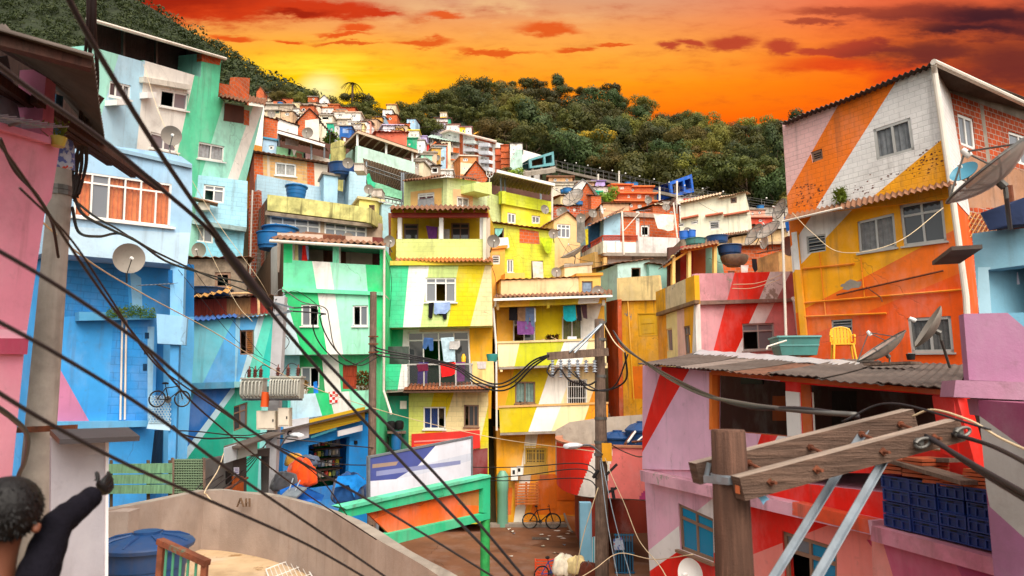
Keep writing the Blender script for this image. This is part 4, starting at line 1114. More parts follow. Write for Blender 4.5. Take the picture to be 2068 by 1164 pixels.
mb=MB();mb.tube([f.at(545,487,.55),f.at(778,501,.55)],.07,8);mb.build('gutter','pipe',h)
sf=F(512,33,574,28.4)
wall(h,'side_wall',sf,[(515,560),(550,500),(574,490),(568,720),(545,720),(520,650)],.2,['w:#7a5a42','p:#cfc8c0','w:#6a5040','w:#8a6a4c'],lines=[((547,490),(547,720)),((561,490),(561,720)),((569,490),(569,720))],ext=5)
mb=MB()
for x in (756,771):mb.tube([f.at(776,502,.1),f.at(775,790,.1)],.05,8);break
mb.tube([f.at(775,790,.1),P(790,836,26.5)],.05,8);mb.build('drainpipe','pipe',h)
bf=f.off(-1.6)
for q,m_,lb in (([(592,494),(602,495),(604,528),(592,528)],'c:#c8c088','olive shirt hanging in the upper opening of the green house'),([(611,496),(617,496),(621,528),(609,527)],'c:#d8241c','bright red shirt hanging in the upper opening of the green house'),([(602,495),(610,496),(609,529),(603,528)],'c:#5a6472','slate grey shirt hanging in the upper opening of the green house'),([(617,496),(623,497),(624,525),(619,524)],'c:#8fa8c8','pale blue shirt hanging beside the red one')):
    cloth(f,q,m_,lb,out=-.25)
cloth(b,[(664,792),(682,789),(683,813),(666,816)],'check','red and white checked cloth over the green balcony wall',out=.03,amp=.01)
pl=thing('potted_plants','cluster of flowering plants in the green house balcony corner','plants',b.at(735,790,-.5))
mb=MB()
for i in range(500):
    p=b.at(rnd.uniform(722,750),rnd.uniform(752,787),rnd.uniform(-.7,-.2));d=V((rnd.gauss(0,1),rnd.gauss(0,1),rnd.gauss(.3,1))).normalized()*.12;w=d.cross(V((rnd.random(),rnd.random(),1))).normalized()*.04
    mb.face([p-w,p+w,p+d],rnd.choice((0,0,0,1,1,2)))
mb.build('foliage',['leafolive','leafrust','leafdark'],pl)
mb=MB();
for x in (726,736,745):mb.lathe(b.at(x,789,-.45),[(0,0),(.1,0),(.14,.2),(0,.2)],10)
mb.build('pot','k:#c9c4ba',pl,smooth=True)
pl=thing('potted_plant','yellow bush in a pale pot at the end of the green balcony','plant',b.at(612,792,-.4))
mb=MB()
for i in range(260):
    p=b.at(614+rnd.gauss(0,4),rnd.uniform(770,792),-.4+rnd.gauss(0,.08));d=V((rnd.gauss(0,1),rnd.gauss(0,1),rnd.gauss(.6,1))).normalized()*.12;w=d.cross(V((rnd.random(),rnd.random(),1))).normalized()*.025;mb.face([p-w,p+w,p+d])
mb.build('foliage','leafgold',pl);mb=MB();mb.lathe(b.at(614,797,-.4),[(0,0),(.12,0),(.16,.22),(0,.22)],10);mb.build('pot','k:#e0dcd4',pl,smooth=True)
cloth(b,[(633,772),(640,770),(643,800),(634,802)],'c:#1f78d0','bright blue cloth over the corner of the green balcony',out=-.1)
# --- blue shop under it
h=house('small blue corner shop with an open front under the green house',660,28)
f=F(573,24.6,748,27.2);BS='p:#1c8fe0'
wall(h,'wall',f,[(573,880),(748,835),(746,990),(573,1012)],3,[BS,'p:#167fd0'],ext=1.5,holes=[[(623,900),(706,882),(703,978),(623,988)]],patches=[([(680,965),(560,992),(560,1020),(690,1005)],1)])
slab(h,'roof',[f.at(568,868,.7),f.at(752,824,.7),f.at(752,824,-2.5),f.at(568,868,-2.5)],.08,'tindark')
part_box(h,'sign_board',f,[(573,850),(624,843),(624,884),(573,896)],.3,.36,'m:#d9d8dc')
mb=MB()
for (x0,x1,y0,y1) in ((580,592,872,884),):
    for k in range(9):
        a0,a1=R(60+k*30),R(60+(k+1)*30);ubar(mb,f,f.U(586+5*math.cos(a0),876-5*math.sin(a0),.36),f.U(586+5*math.cos(a1),876-5*math.sin(a1),.36),.05,.363,.372)
mb.build('sign_letter','c:#26262c',h)
part_box(h,'sign_board',f,[(625,848),(737,822),(737,848),(625,878)],.3,.36,'m:#d2a818')
for i,(q,m_) in enumerate((((628,862,722,868),'m:#e8c828'),((628,877,680,886),'m:#3f8fa0'),((640,853,724,858),'m:#8a7a30'))):
    x0,y0,x1,y1=q;part_box(h,'sign_stripe',f,[(x0,y0+4),(x1,y0-18+4),(x1,y1-18),(x0,y1)],.361,.366,m_)
part_box(h,'sign_board',f,[(683,871),(732,859),(732,870),(683,882)],.3,.37,'m:#d5d5d8')
for i in range(4):
    y=905+i*21;part_box(h,'shelf',f.off(-1.1),[(636,y+3),(692,y-3),(692,y),(636,y+6)],-.35,0,'w:#5a4030')
part_box(h,'light_fitting',f,(717,890,722,897),0,.08,'black')
cols=['#c8b89a','#d8c84a','#a8b4bc','#c24a3a','#4a6a9a','#e4dcd0','#7a8a5a']
n=0
for i in range(4):
    for j in range(7):
        x=639+j*7.4;y=905+i*21-(j*.8)
        p=f.off(-1.1).at(x,y,-.02);mb=MB();hh=.16+.1*rnd.random()
        if (i+j) % 2:mb.lathe(p-f.n*.1+UP*.05,[(0,0),(.05,0),(.055,hh*.7),(.02,hh*.85),(.02,hh),(0,hh)],10)
        else:mb.box(p-f.h*.06-f.n*.2+UP*.05,f.h*.12,f.n*.14,UP*hh)
        tag(mb.build('grocery_pack','k:'+cols[(i*3+j*5) % 7],smooth=bool((i+j) % 2)),'small packet standing on the shelves inside the blue shop','packet','goods on the shelves of the blue shop')
def sack(px,py,d,w,hh,m,label,cat='sack',name='sack'):
    c=P(px,py,d);mb=MB();nu,nv=26,10;rs=[rnd.uniform(.72,1.2) for _ in range(nu)]
    prof=[(0,0),(.9,.0),(1,.12),(.97,.35),(.88,.6),(.8,.8),(.55,.92),(.25,.97),(0,.93)]
    r=[[V((c.x+w/2*p*rs[k]*math.cos(2*math.pi*k/nu),c.y+w/2*.8*p*rs[(k+5) % nu]*math.sin(2*math.pi*k/nu),c.z+hh*z*(1+.16*math.sin(k*1.3+px))+.06*hh*math.sin(k*2.1+z*9))) for k in range(nu)] for p,z in prof]
    for i in range(len(prof)-1):
        for k in range(nu):
            j=(k+1) % nu;mb.face([r[i][k],r[i][j],r[i+1][j],r[i+1][k]])
    return tag(mb.build(name,m,smooth=2),label,cat)
sack(608,980,22.3,.95,.75,'c:#e8501a','big bright orange sack standing before the blue shop')
sack(593,940,22.8,.55,.35,'c:#e0a03a','small yellow sack on top of the bright orange one')
sack(622,940,23,.7,.3,'c:#5a6478','slate blue bundle lying behind the bright orange sack')
sack(572,990,21.6,.8,.5,'c:#4a4a4e','dark grey covered heap beside the transformer pole')
sack(706,1014,22,1.15,.8,'c:#1f4a80','dark blue covered barrel standing beside the leaning bicycle','barrel','covered_barrel')
ff=F(672,21.4,745,21.8)
tag(sheet(ff,[(682,962),(722,958),(744,975),(728,985),(716,1006),(705,980),(676,985)],.1,.06,6).build('blue_tarp','c:#1f8ae0'),'bright blue tarp thrown over the dark blue barrel','tarp')
ff=F(555,19.5,650,19.8)
tag(sheet(ff,[(565,990),(600,976),(655,1000),(650,1012),(570,1012)],.1,.08,5).build('blue_tarp','c:#1c60b4'),'crumpled blue tarp behind the curved cement parapet','tarp')
t=thing('metal_tray','pale metal tray lying on the crumpled blue tarp','tray',P(590,995,19.2))
mb=MB();a=[P(567,1001,19.1),P(600,1003,18.9),P(620,985,19.5),P(590,980,19.7)]
slab(t,'top',a,.05,'galv');mb=MB();mb.tube([P(584,990,19.3),P(592,966,19.4)],.02,5);mb.tube([P(596,992,19.3),P(606,970,19.4)],.02,5);mb.build('leg','galv',t)
bike(V((P(735,1000,23.5).x,23.3,.4)),V((.35,.9,.55)),'red bicycle leaning among the blue tarps','m:#c02a20',.95)
t2=bike(V((P(760,960,27.8).x-.55,27.6,.55)),V((.9,.2,0)),'dark bicycle standing in the green alley','black',.9)
h=house('narrow green alley building between the green and the striped house',790,31)
f=F(745,29.6,830,29.9)
wall(h,'wall',f,[(748,700),(826,700),(826,1010),(744,1010)],1,['p:#157a5c','p:#2a3a30'],ext=1,patches=[([(748,700),(830,700),(826,800),(748,800)],1)],wins=[W((768,882,786,990),1,0,'w:#2a4a3c','d',pm_='w:#55684c',name='door')])
for i,(x,y) in enumerate(((790,870),(806,869))):
    p=f.at(x,y,.5);tag(MB().lathe(p,[(0,0),(.16,.02),(.2,.15),(.19,.34),(.1,.4),(0,.4)],14).build('dark_pot','black',smooth=True),['black pot on the alley shelf nearer the wooden pole','black pot on the alley shelf nearer the drainpipe'][i],'pot')
tag(MB().lathe(f.at(800,908,.5),[(0,0),(.19,.0),(.22,.3),(.22,.6),(.18,.75),(0,.75)],16).build('blue_drum','tank',smooth=True),'small blue drum below the alley shelf','drum')
mb=MB();fbox(mb,f,(782,872,820,876),0,.8);tag(mb.build('wall_shelf','oldwood'),'plank shelf carrying two black pots in the alley','shelf')
foot=V((P(754,980,26).x,26,0))
t=thing('utility_pole','slim brown wooden pole in front of the green house','utility pole',foot,'utility poles',True)
mb=MB();mb.tube([foot,P(754,590,26)],[.17,.13],12);mb.build('shaft','oldwood',t,smooth=True)
for y in (680,695,712):mb=MB();mb.bar(P(744,y,25.8),P(764,y,25.8),.05,.05);mb.build('bracket','rust',t)
# --- lime balcony house on top
h=house('lime balcony house with a red corrugated roof and white posts',888,33,6)
f=F(800,30.4,985,30.2);g=f.off(-1.6);LM,OY='b:#dde68c','p:#cfa818'
wall(h,'parapet',f,[(800,483),(982,483),(984,524),(800,524)],.15,LM)
wall(h,'back_wall',g,[(790,420),(985,420),(985,530),(790,530)],4,OY,ext=2,wins=[W((815,452,845,486),1,.3,'brownframe','g',fr=.07),W((911,450,948,486),2,.3,'brownframe','gg',fr=.07)])
wall(h,'side_wall',F(782,34,801,30.4),[(784,430),(801,434),(801,545),(786,545)],.15,'brick2',out=0)
wall(h,'side_wall',F(982,30.2,995,31.8),[(982,440),(990,440),(990,530),(982,530)],.15,'p:#e8e0c8')
for x in (807,891,973):part_box(h,'post',f,[(x-4,437),(x+4,437),(x+4,484),(x-4,484)],-.2,0,'white')
part_box(h,'fascia_beam',f,[(790,430),(986,430),(986,439),(790,439)],-.15,.06,'m:#a8321c')
slab(h,'balcony_floor',[f.at(800,522),f.at(984,522),g.at(984,522),g.at(800,522)],.12,'concrete')
corr(h,'roof',f.at(784,422,.7),f.at(990,422,.7),f.at(985,415,-4),f.at(792,415,-4),'tinbrown',20,.05)
mb=MB()
for i in range(9):x=790+i*24;mb.bar(f.at(x,427,.55),f.at(x,424,-2),.07,.09)
mb.build('rafter','m:#8a2a1a',h)
corr(h,'eave_sheet',f.at(798,527,.45),f.at(996,528,.45),f.at(995,520,-.1),f.at(800,520,-.1),'p:#b87038',24,.045)
cloth(f,[(860,456),(884,459),(882,485),(866,485)],'c:#5a2a62','purple cloth hanging on the lime balcony',out=-.4)
cloth(f,[(885,458),(893,459),(892,485),(885,485)],'c:#e8e2d0','white towel hanging beside the purple cloth',out=-.4)
cloth(f,[(896,463),(908,463),(908,485),(897,485)],'c:#77706c','grey cloth hanging between the lime balcony posts',out=-.4)
dish(f.at(785,488,.5),V((.55,-.9,-.15)),.27,f.at(792,510,.1),'dish fixed to the brick side of the lime balcony')
dish(f.at(996,488,.6),V((.2,-1,-.1)),.29,f.at(990,510,.2),'dish at the corner beyond the lime balcony')
# --- striped main house
h=house('tall striped house in green, white, lime and yellow with a glass balcony',890,33)
f=F(785,30,995,30.2);g=f.off(-.9)
LG,YL,CR='b:#cde08c','b:#e6cc14','b:#f4dfa4'
wall(h,'wall',f,[(788,530),(992,530),(995,658),(784,662)],6,['b:#4fd8a0','b:#f2f0ea',LG,YL,CR],lines=[((826,532),(814,662)),((867,532),(849,662)),((927,532),(903,662)),((981,532),(949,662))],
     wins=[W((859,561,921,611),3,.22,'white','lol',fr=.07,sill=.08)])
mb=MB();fbox(mb,f,[(787,527),(995,527),(996,535),(787,536)],-.3,.12);mb.build('cornice','p:#e8c840',h)
wall(h,'wall',g,[(780,655),(995,652),(992,800),(780,800)],5,['p:#14a868','p:#efe8e0','p:#e8c8a0','p:#f2b020'],lines=[((815,655),(808,800)),((847,655),(847,800)),((948,655),(948,800))],
     wins=[W([(823,671),(947,669),(953,778),(824,780)],4,.16,'white','goog',fr=.07,rv=.15)],ext=1)
b=f.off(.75)
wall(h,'parapet',b,[(779,736),(824,736),(824,780),(812,789),(779,792)],.12,['b:#3fcf94','b:#f2f0ea'],lines=[((812,730),(802,795))])
wall(h,'parapet',b,[(953,730),(997,730),(998,776),(953,773)],.12,'p:#f4cf84')
slab(h,'balcony_floor',[b.at(780,788),b.at(998,774),g.at(992,774),g.at(784,788)],.12,'concrete')
t=MB()
for i in range(5):x=824+i*32.2;fbox(t,b,(x-1.3,735,x+1.3,780),-.04,0)
fbox(t,b,[(822,735),(955,734),(955,737),(822,738)],-.05,.02);rl=t.build('balustrade','alu',h)
mb=MB()
for i in range(4):x=825.5+i*32.2;mb.face([b.at(x,779,-.02),b.at(x+29.6,778,-.02),b.at(x+29.6,738,-.02),b.at(x,738,-.02)])
mb.build('glass_panel','glassc',rl)
mb=MB();n=22;A,B_=b.at(814,790,.35),b.at(988,788,.35);C_,D_=f.at(984,773,.1),f.at(820,777,.1)
for i in range(n):
    for j in range(4):
        s0,s1,t0,t1=i/n,(i+1)/n,j/4,(j+1.15)/4
        def q(s,t):return (A*(1-s)+B_*s)*(1-t)+(D_*(1-s)+C_*s)*t
        p,pe=q((s0+s1)/2,t0)+UP*.04,q((s0+s1)/2,min(1,t1))+UP*.02
        ww=(q(s1,t0)-q(s0,t0)).length*.5;sd_=(q(s1,t0)-q(s0,t0)).normalized()
        k=[(-1,0),(-.6,.75),(0,1),(.6,.75),(1,0)]
        for m_ in range(4):
            a0,a1=k[m_],k[m_+1]
            mb.face([p+sd_*ww*a0[0]+UP*ww*.55*a0[1],p+sd_*ww*a1[0]+UP*ww*.55*a1[1],pe+sd_*ww*.8*a1[0]+UP*ww*.5*a1[1],pe+sd_*ww*.8*a0[0]+UP*ww*.5*a0[1]])
        mb.face([p+sd_*ww*a[0]+UP*ww*.55*a[1] for a in k[::-1]])
mb.build('tiled_awning','tile',h)
slab(h,'awning_board',[A-UP*.03,B_-UP*.03,C_-UP*.03,D_-UP*.03],.05,'w:#5a4030')
wall(h,'lower_wall',f,[(818,795),(986,790),(988,960),(818,960)],5,['b:#d8e070',YL,CR,'b:#d2c41c'],out=.1,ext=2,lines=[((876,797),(868,832)),((917,792),(884,900)),((990,800),(968,900))],
     wins=[W((855,822,900,867),3,0,'white','cco','c:#1f4a9a',fr=.06,sill=.08),W((937,818,967,862),3,0,'brownframe','ogg',fr=.06,sill=.08)])
mb=MB();fbox(mb,f,(806,810,821,826),-.2,.2);mb.build('air_conditioner','pipe',h)
part_box(h,'fascia_sign',f,[(831,877),(969,869),(970,905),(831,925)],.1,.2,'m:#d8281c')
for i,(y,m_) in enumerate(((886,'m:#e88a80'),(893,'m:#f06a1c'))):part_box(h,'sign_stripe',f,[(836,y+5),(950,y-2),(950,y+1),(836,y+8)],.2,.206,m_)
part_box(h,'shop_front',f,[(831,926),(985,905),(985,990),(831,990)],.1,.13,'p:#7a1414')
cloth(f,[(866,612),(876,611),(873,642),(868,644),(865,640)],'c:#17151a','black trousers hanging below the central window',out=.1)
cloth(f,[(882,632),(903,630),(902,645),(896,646),(893,636),(889,637)],'c:#17151a','black shorts hanging behind the pale blue shirt',out=.07)
cloth(f,[(877,611),(909,610),(909,624),(904,630),(900,634),(884,634),(881,636),(876,633)],'c:#9ab0dc','pale blue shirt hanging below the central window',out=.12)
cloth(b,[(856,682),(875,683),(875,708),(868,709),(865,697),(860,706),(853,704)],'c:#3a5a8c','blue denim shorts hanging in the glass balcony',out=-.3)
cloth(b,[(890,683),(917,681),(920,730),(896,732)],'c:#b4cdd8','long pale blue towel hanging in the glass balcony',out=-.28,amp=.04)
cloth(b,[(908,690),(929,688),(929,700),(924,706),(907,705)],'c:#b8b4b0','grey folded shirt over the pale blue towel',out=-.22)
cloth(b,[(889,733),(920,732),(919,755),(912,759),(892,762)],'c:#e02020','bright red cloth over the glass balustrade',out=.04,amp=.015)
cloth(b,[(921,732),(939,731),(938,770),(923,771)],'c:#7a3a78','purple towel over the glass balustrade',out=-.1,amp=.02)
cloth(b,[(841,736),(864,735),(865,749),(845,751)],'c:#6a2038','maroon cloth with a pale stripe over the glass balustrade',out=.04,amp=.012)
cloth(b,[(963,731),(982,731),(981,745),(965,745)],'c:#cfc4c0','small pale towel over the yellow balcony wall',out=.03,amp=.01)
tag(MB().lathe(b.at(994,731,-.3),[(0,0),(.2,0),(.26,.25),(.26,.33),(.2,.33),(0,.1)],14).build('basin','k:#2f8a84',smooth=True),'teal basin on the end of the yellow balcony wall','basin')
tag(MB().lathe(b.at(936,733,-.25),[(0,0),(.09,0),(.1,.25),(.06,.33),(.06,.38),(0,.38)],12).build('bottle','k:#f0b41c',smooth=True),'yellow bottle standing behind the glass balustrade','bottle')
t=thing('chair','purple high-backed chair behind the glass balustrade','chair',b.at(852,778,-.5))
mb=MB();c=b.at(843,776,-.5);mb.box(c,f.h*.42,f.n*-.4,UP*.05);mb.box(c+UP*.05,f.h*.42,f.n*-.05,UP*.5);mb.build('seat','c:#4a3a80',t)
mb=MB();mb.box(c+UP*.55-f.n*.38,f.h*.42,f.n*-.05,UP*.4);mb.build('backrest','c:#4a3a80',t)
# --- leaning banner and green framed board
f=F(748,20.5,953,23.2)
t=thing('banner','large white and blue printed banner with a slanting top behind the green framed board','banner',V((f.at(850,950).x,f.at(850,950).y,0)),ground=True)
wall(t,'panel',f,[(748,926),(952,886),(952,966),(748,1008)],.05,['m:#4a5698','m:#dfe2ec','m:#8a92bc','m:#cfd6e4','m:#a08a7a'],
     patches=[([(748,972),(800,968),(845,940),(880,900),(960,880),(960,970),(748,1010)],1),([(800,968),(845,940),(952,915),(952,930),(850,958)],3),([(760,952),(930,930),(930,938),(760,962)],2),([(752,938),(805,932),(800,940),(752,946)],4)])
mb=MB();
for q in ([(744,922),(748,921),(748,1012),(744,1013)],[(952,883),(955,882),(955,970),(952,970)]):fbox(mb,f,q,-.08,.03)
fbox(mb,f,[(744,922),(955,881),(955,885),(744,926)],-.07,.02)
for x in (765,):p=f.at(x,990,-.12);mb.tube([V((p.x,p.y,0)),f.at(x,940,-.1)],.05,6)
mb.build('frame','galv',t)
mb=MB()
f=F(700,14.6,992,18.6)
t=thing('framed_board','orange board in a thick green frame on a rusty post','sign board',V((f.at(985,1000).x,f.at(985,1000).y,0)),ground=True)
wall(t,'panel',f,[(735,1030),(978,985),(976,1034),(790,1082)],.06,['p:#f0661a','p:#e88a3c','p:#c07a3c'],out=-.04,patches=[([(930,998),(970,992),(968,1022),(925,1020)],2)],lines=())
mb=MB();GF='p:#2fbe86'
fbox(mb,f,[(700,1028),(990,963),(990,983),(690,1048)],-.12,.1);fbox(mb,f,[(770,1082),(990,1035),(990,1048),(800,1099),(780,1094)],-.12,.1);fbox(mb,f,[(976,983),(990,983),(990,1036),(975,1036)],-.11,.098)
mb.build('frame',GF,t)
mb=MB();fbox(mb,f,[(690,1024),(990,959),(992,964),(700,1029)],-.18,.15);mb.build('top_rail','d:#5fcfa4',t)
pz=f.at(980,1048);mb=MB();mb.tube([V((pz.x,pz.y,0)),pz-UP*.02],.125,14);mb.build('post','rustgreen',t,smooth=True)
(MB().lathe(V((pz.x,pz.y,.0)),[(0,0),(.25,0),(.2,.1),(0,.1)],14).build('footing','concrete',t,smooth=True))
# --- yellow house with two balconies
h=house('yellow three-storey house with two striped balconies and washing',1110,34)
f=F(1003,31,1228,31.4);g=f.off(-1.0)
YO,OL,OR,CY='p:#f2b436','p:#d2bc10','p:#f29a1c','p:#f8e2ac'
YW='p:#f0ece4'
wall(h,'wall',g,[(1003,605),(1220,600),(1222,700),(1003,700)],5,[YO,'p:#e8cc10',YW,YO],lines=[((1084,605),(1072,700)),((1170,605),(1156,700)),((1218,605),(1190,700))],
     wins=[W((1036,645,1081,692),2,.25,'white','og',fr=.07),W((1135,640,1176,690),2,0,'white','cc','c:#8a8a3c',fr=.07)])
wall(h,'fascia_wall',f,[(1003,608),(1225,600),(1224,612),(1003,621)],.2,[YO,'p:#dcc018',YW,YO],lines=[((1072,600),(1068,622)),((1170,600),(1165,622)),((1212,600),(1205,622))])
part_box(h,'bracket',f,(1105,612,1110,622),-.3,.02,'p:#e8d020');part_box(h,'bracket',f,(1216,606,1222,617),-.3,.02,'p:#e8dcc8');part_box(h,'bracket',f,(1003,610,1008,626),-.3,.02,'p:#f4cf84')
wall(h,'parapet',f,[(1005,693),(1223,686),(1225,734),(1007,742)],.15,[CY,'p:#c2c422',YW,CY],lines=[((1050,690),(1038,745)),((1141,686),(1121,742)),((1190,686),(1172,742))])
part_box(h,'coping',f,[(1003,690),(1224,683),(1224,687),(1003,694)],-.2,.05,'p:#e8c890')
slab(h,'balcony_floor',[f.at(1007,741),f.at(1225,733),g.at(1225,733),g.at(1007,741)],.12,'concrete')
wall(h,'wall',g.off(.1),[(1003,735),(1222,730),(1222,825),(1003,828)],5,[YO,OL,YW,CY,OR],lines=[((1040,740),(1018,828)),((1113,740),(1084,828)),((1160,740),(1128,828)),((1206,770),(1184,828))],
     wins=[W((1040,771,1081,815),2,0,'brownframe','cc','c:#a8c8c0',fr=.07,sill=.1),W((1145,766,1186,817),1,0,'white','o',fr=.06,bars=9)])
wall(h,'parapet',f,[(1008,823),(1228,815),(1228,868),(1010,875)],.15,[OL,YW,CY,OR],lines=[((1085,820),(1066,875)),((1134,818),(1112,875)),((1191,816),(1172,875))])
part_box(h,'coping',f,[(1006,820),(1229,812),(1229,816),(1006,824)],-.2,.05,'p:#d8a868')
for x in (1010,1110,1222):part_box(h,'bracket',f,(x,741-(x-1010)*.035,x+5,751-(x-1010)*.035),-.5,-.02,'p:#f0d8a0')
slab(h,'balcony_floor',[f.at(1010,874),f.at(1228,867),g.at(1228,867),g.at(1010,874)],.12,'concrete')
wall(h,'lower_wall',g.off(.3),[(1003,868),(1225,862),(1222,1032),(1003,1035)],5,['p:#e8a41c','p:#e8e0d0',OR,'p:#e87014'],lines=[((1063,868),(1040,1035)),((1088,868),(1060,1035))],ext=.5,
     patches=[([(1088,970),(1250,930),(1250,1040),(1070,1040)],3),([(1003,985),(1035,985),(1032,1040),(1003,1040)],3)],wins=[W((1061,905,1104,938),2,0,'p:#b8921c','gg',fr=.09,bars=6)])
part_box(h,'door_panel',g.off(.3),(1058,938,1107,957),0,.03,'p:#c89a1c')
part_box(h,'door_panel',g.off(.3),(1090,958,1124,1028),0,.03,'p:#d8660f');part_box(h,'door_panel',g.off(.3),(1126,958,1172,1010),0,.03,'p:#e0600f')
mb=MB()
for i in range(16):x=1058+i*3.2;mb.tube([g.at(x,900,.5),g.at(x,960,.5)],.012,5)
ubar(mb,g,g.U(1056,903,.5),g.U(1108,901,.5),.04,.48,.53);ubar(mb,g,g.U(1056,958,.5),g.U(1108,957,.5),.04,.48,.53);mb.build('window_grille','p:#b8921c',h)
corr(h,'roof',f.at(996,601,.5),f.at(1237,594,.5),f.at(1236,585,-4),f.at(1003,592,-4),'tinbrown',26,.045)
mb=MB();fbox(mb,f,[(997,603),(1237,596),(1237,600),(997,608)],.5,.58);mb.tube([f.at(1001,606,.5),f.at(1000,618,.3),f.at(996,622,.15),f.at(1002,700,.1),f.at(1003,870,.1)],.05,7);mb.build('gutter','white',h)
for q,m_,lb,am in (([(1028,620),(1045,620),(1045,648),(1028,647)],'c:#1b181c','black shirt first on the line of the yellow house',.02),([(1045,620),(1061,621),(1061,648),(1046,650)],'c:#8a6a50','brown skirt beside the black shirt on the yellow house line',.03),
                  ([(1061,621),(1079,621),(1080,670),(1074,667),(1070,640),(1066,664),(1061,666)],'c:#5f7090','faded jeans on the line of the yellow house',.02),([(1044,648),(1070,650),(1079,662),(1078,676),(1045,676)],'c:#7a4a86','purple flowered sheet under the jeans',.03),
                  ([(1079,622),(1082,624),(1082,650),(1079,652)],'c:#d8dcd8','white strip of cloth beside the jeans',.01),
                  ([(1137,618),(1162,616),(1164,646),(1156,650),(1144,649),(1138,644)],'c:#1fa8b4','turquoise shirt on the line of the yellow house',.02),([(1163,616),(1173,616),(1175,648),(1167,648)],'c:#242028','black trousers beside the turquoise shirt',.02),([(1173,616),(1185,615),(1186,645),(1178,642)],'c:#4a3038','dark maroon shirt at the end of the line of washing',.02)):
    cloth(f,q,m_,lb,out=-.25,amp=am)
mb=MB();mb.tube([f.at(1028,619,-.25),f.at(1083,620,-.25)],.012,5);tag(mb.build('laundry_rod','steel'),'thin rod carrying jeans and black shirt','rod')
mb=MB();mb.tube([f.at(1134,616,-.25),f.at(1187,614,-.25)],.012,5);tag(mb.build('laundry_rod','steel'),'thin rod carrying the turquoise shirt','rod')
pl=thing('potted_plants','small plants and boards on the olive balcony wall','plants',f.at(1115,690,-.1))
mb=MB()
for i in range(200):
    p=f.at(rnd.uniform(1102,1128),rnd.uniform(677,689),rnd.uniform(-.15,.0));d=V((rnd.gauss(0,1),rnd.gauss(0,1),rnd.gauss(.3,1))).normalized()*.12;w=d.cross(V((rnd.random(),rnd.random(),1))).normalized()*.04;mb.face([p-w,p+w,p+d],rnd.choice((0,0,1)))
mb.build('foliage',['leafdark','leafrust'],pl);mb=MB();mb.bar(f.at(1094,686,-.05),f.at(1112,690,-.05),.2,.03);mb.bar(f.at(1112,681,-.05),f.at(1130,689,-.05),.2,.03);mb.build('board','w:#d8b888',pl)
tag(MB().box(f.at(1145,688,-.25),f.h*.42,f.n*.2,UP*.17).build('planter_box','k:#d8dce0'),'pale planter box on the white balcony stripe','planter')
t=bike(f.at(1056,820,-.35)-UP*.3,f.h*.9+UP*.1,'small bicycle lying on the lower balcony wall','black',.5)
f0=g.off(.55)
t=thing('pallet','orange wooden pallet leaning on the yellow house behind the bicycle','pallet',V((f0.at(1065,1000).x,f0.at(1065,1000).y,0)))
for i in range(8):part_box(t,'slat',f0,[(1040,977+i*5.6),(1089,976+i*5.6),(1089,979.5+i*5.6),(1040,980.5+i*5.6)],.08,.1,'w:#d87a3a')
for x in (1042,1063,1085):part_box(t,'bearer',f0,(x-2,974,x+2,1023),0,.078,'w:#c86a30')
bike(V((P(1093,1030,31.2).x,31.0,0)),V((1,-.12,0)),'black bicycle parked on the square before the orange pallet','black',.98)
t=thing('ramp','small curved concrete ramp beside the parked bicycle','ramp',onz(1150,1065,0))
mb=MB();pa,pb_=onz(1134,1054,0),onz(1156,1076,0);w_=V((.75,.35,0))
for i in range(10):
    z0_,z1_=.85*(1-i/10)**2,.85*(1-(i+1)/10)**2;p0,p1=pa.lerp(pb_,i/10),pa.lerp(pb_,(i+1)/10)
    mb.face([p0+UP*z0_,p1+UP*z1_,p1+w_+UP*z1_,p0+w_+UP*z0_]);mb.face([p0,p1,p1+UP*z1_,p0+UP*z0_]);mb.face([p1+w_,p0+w_,p0+w_+UP*z0_,p1+w_+UP*z1_])
mb.face([pa,pa+UP*.85,pa+w_+UP*.85,pa+w_]);mb.build('slope','p:#a8683a',t)
mb=MB();mb.tube([pa.lerp(pb_,i/10)+UP*(.85*(1-i/10)**2+.03) for i in range(11)],.05,7);mb.build('kerb','concrete',t);mb=MB();mb.tube([w_+pa.lerp(pb_,i/10)+UP*(.85*(1-i/10)**2+.03) for i in range(11)],.05,7);mb.build('kerb','concrete',t)
mb=MB();mb.lathe(V((f0.at(1015,1000).x,f0.at(1015,1000).y,0)),[(0,0),(.24,0),(.24,1.5),(.26,1.55),(.26,2.2),(.12,2.4),(0,2.4)],16);tag(mb.build('upright_cylinder','k:#6fa890',smooth=True),'tall pale green cylinder against the yellow house','cylinder')
t=thing('meter_box','white electricity meter boxes on the yellow house wall','meter box',f0.at(1040,950))
for q in ((1032,945,1046,972),(1044,942,1056,960)):part_box(t,'cabinet',f0,q,0,.15,'white')
for q in ((1035,950,1040,958),(1046,946,1051,953)):part_box(t,'dial',f0,q,.15,.16,'black')
# --- yellow alley house
h=house('old yellow house with a peeling cream parapet and stepped alley',1290,35,1)
f=F(1243,33.5,1330,32)
wall(h,'wall',f,[(1246,602),(1335,600),(1332,850),(1262,850)],6,['d:#e8a81c','p:#e87a14'],ext=6,patches=[([(1276,740),(1340,740),(1340,808),(1276,805)],1)],wins=[W([(1287,633),(1327,632),(1330,679),(1290,680)],1,0,'p:#c8981c','d',pm_='p:#d8a820',dep=.04)])
wall(h,'parapet',f,[(1246,562),(1330,556),(1335,606),(1246,608)],.2,'d:#e8cf90',out=.15)
wall(h,'alley_wall',F(1222,36,1246,33.5),[(1224,610),(1247,605),(1252,900),(1232,900)],.2,['d:#b8501c','inside'],lines=())
mb=MB()
for i in range(14):p=P(1258,905-i*7,31.5+i*.35);mb.box(p-V((1,0,1.2)),V((1.1,0,0)),V((0,.4,0)),V((0,0,1.2)))
mb.build('alley_steps','concrete',h)
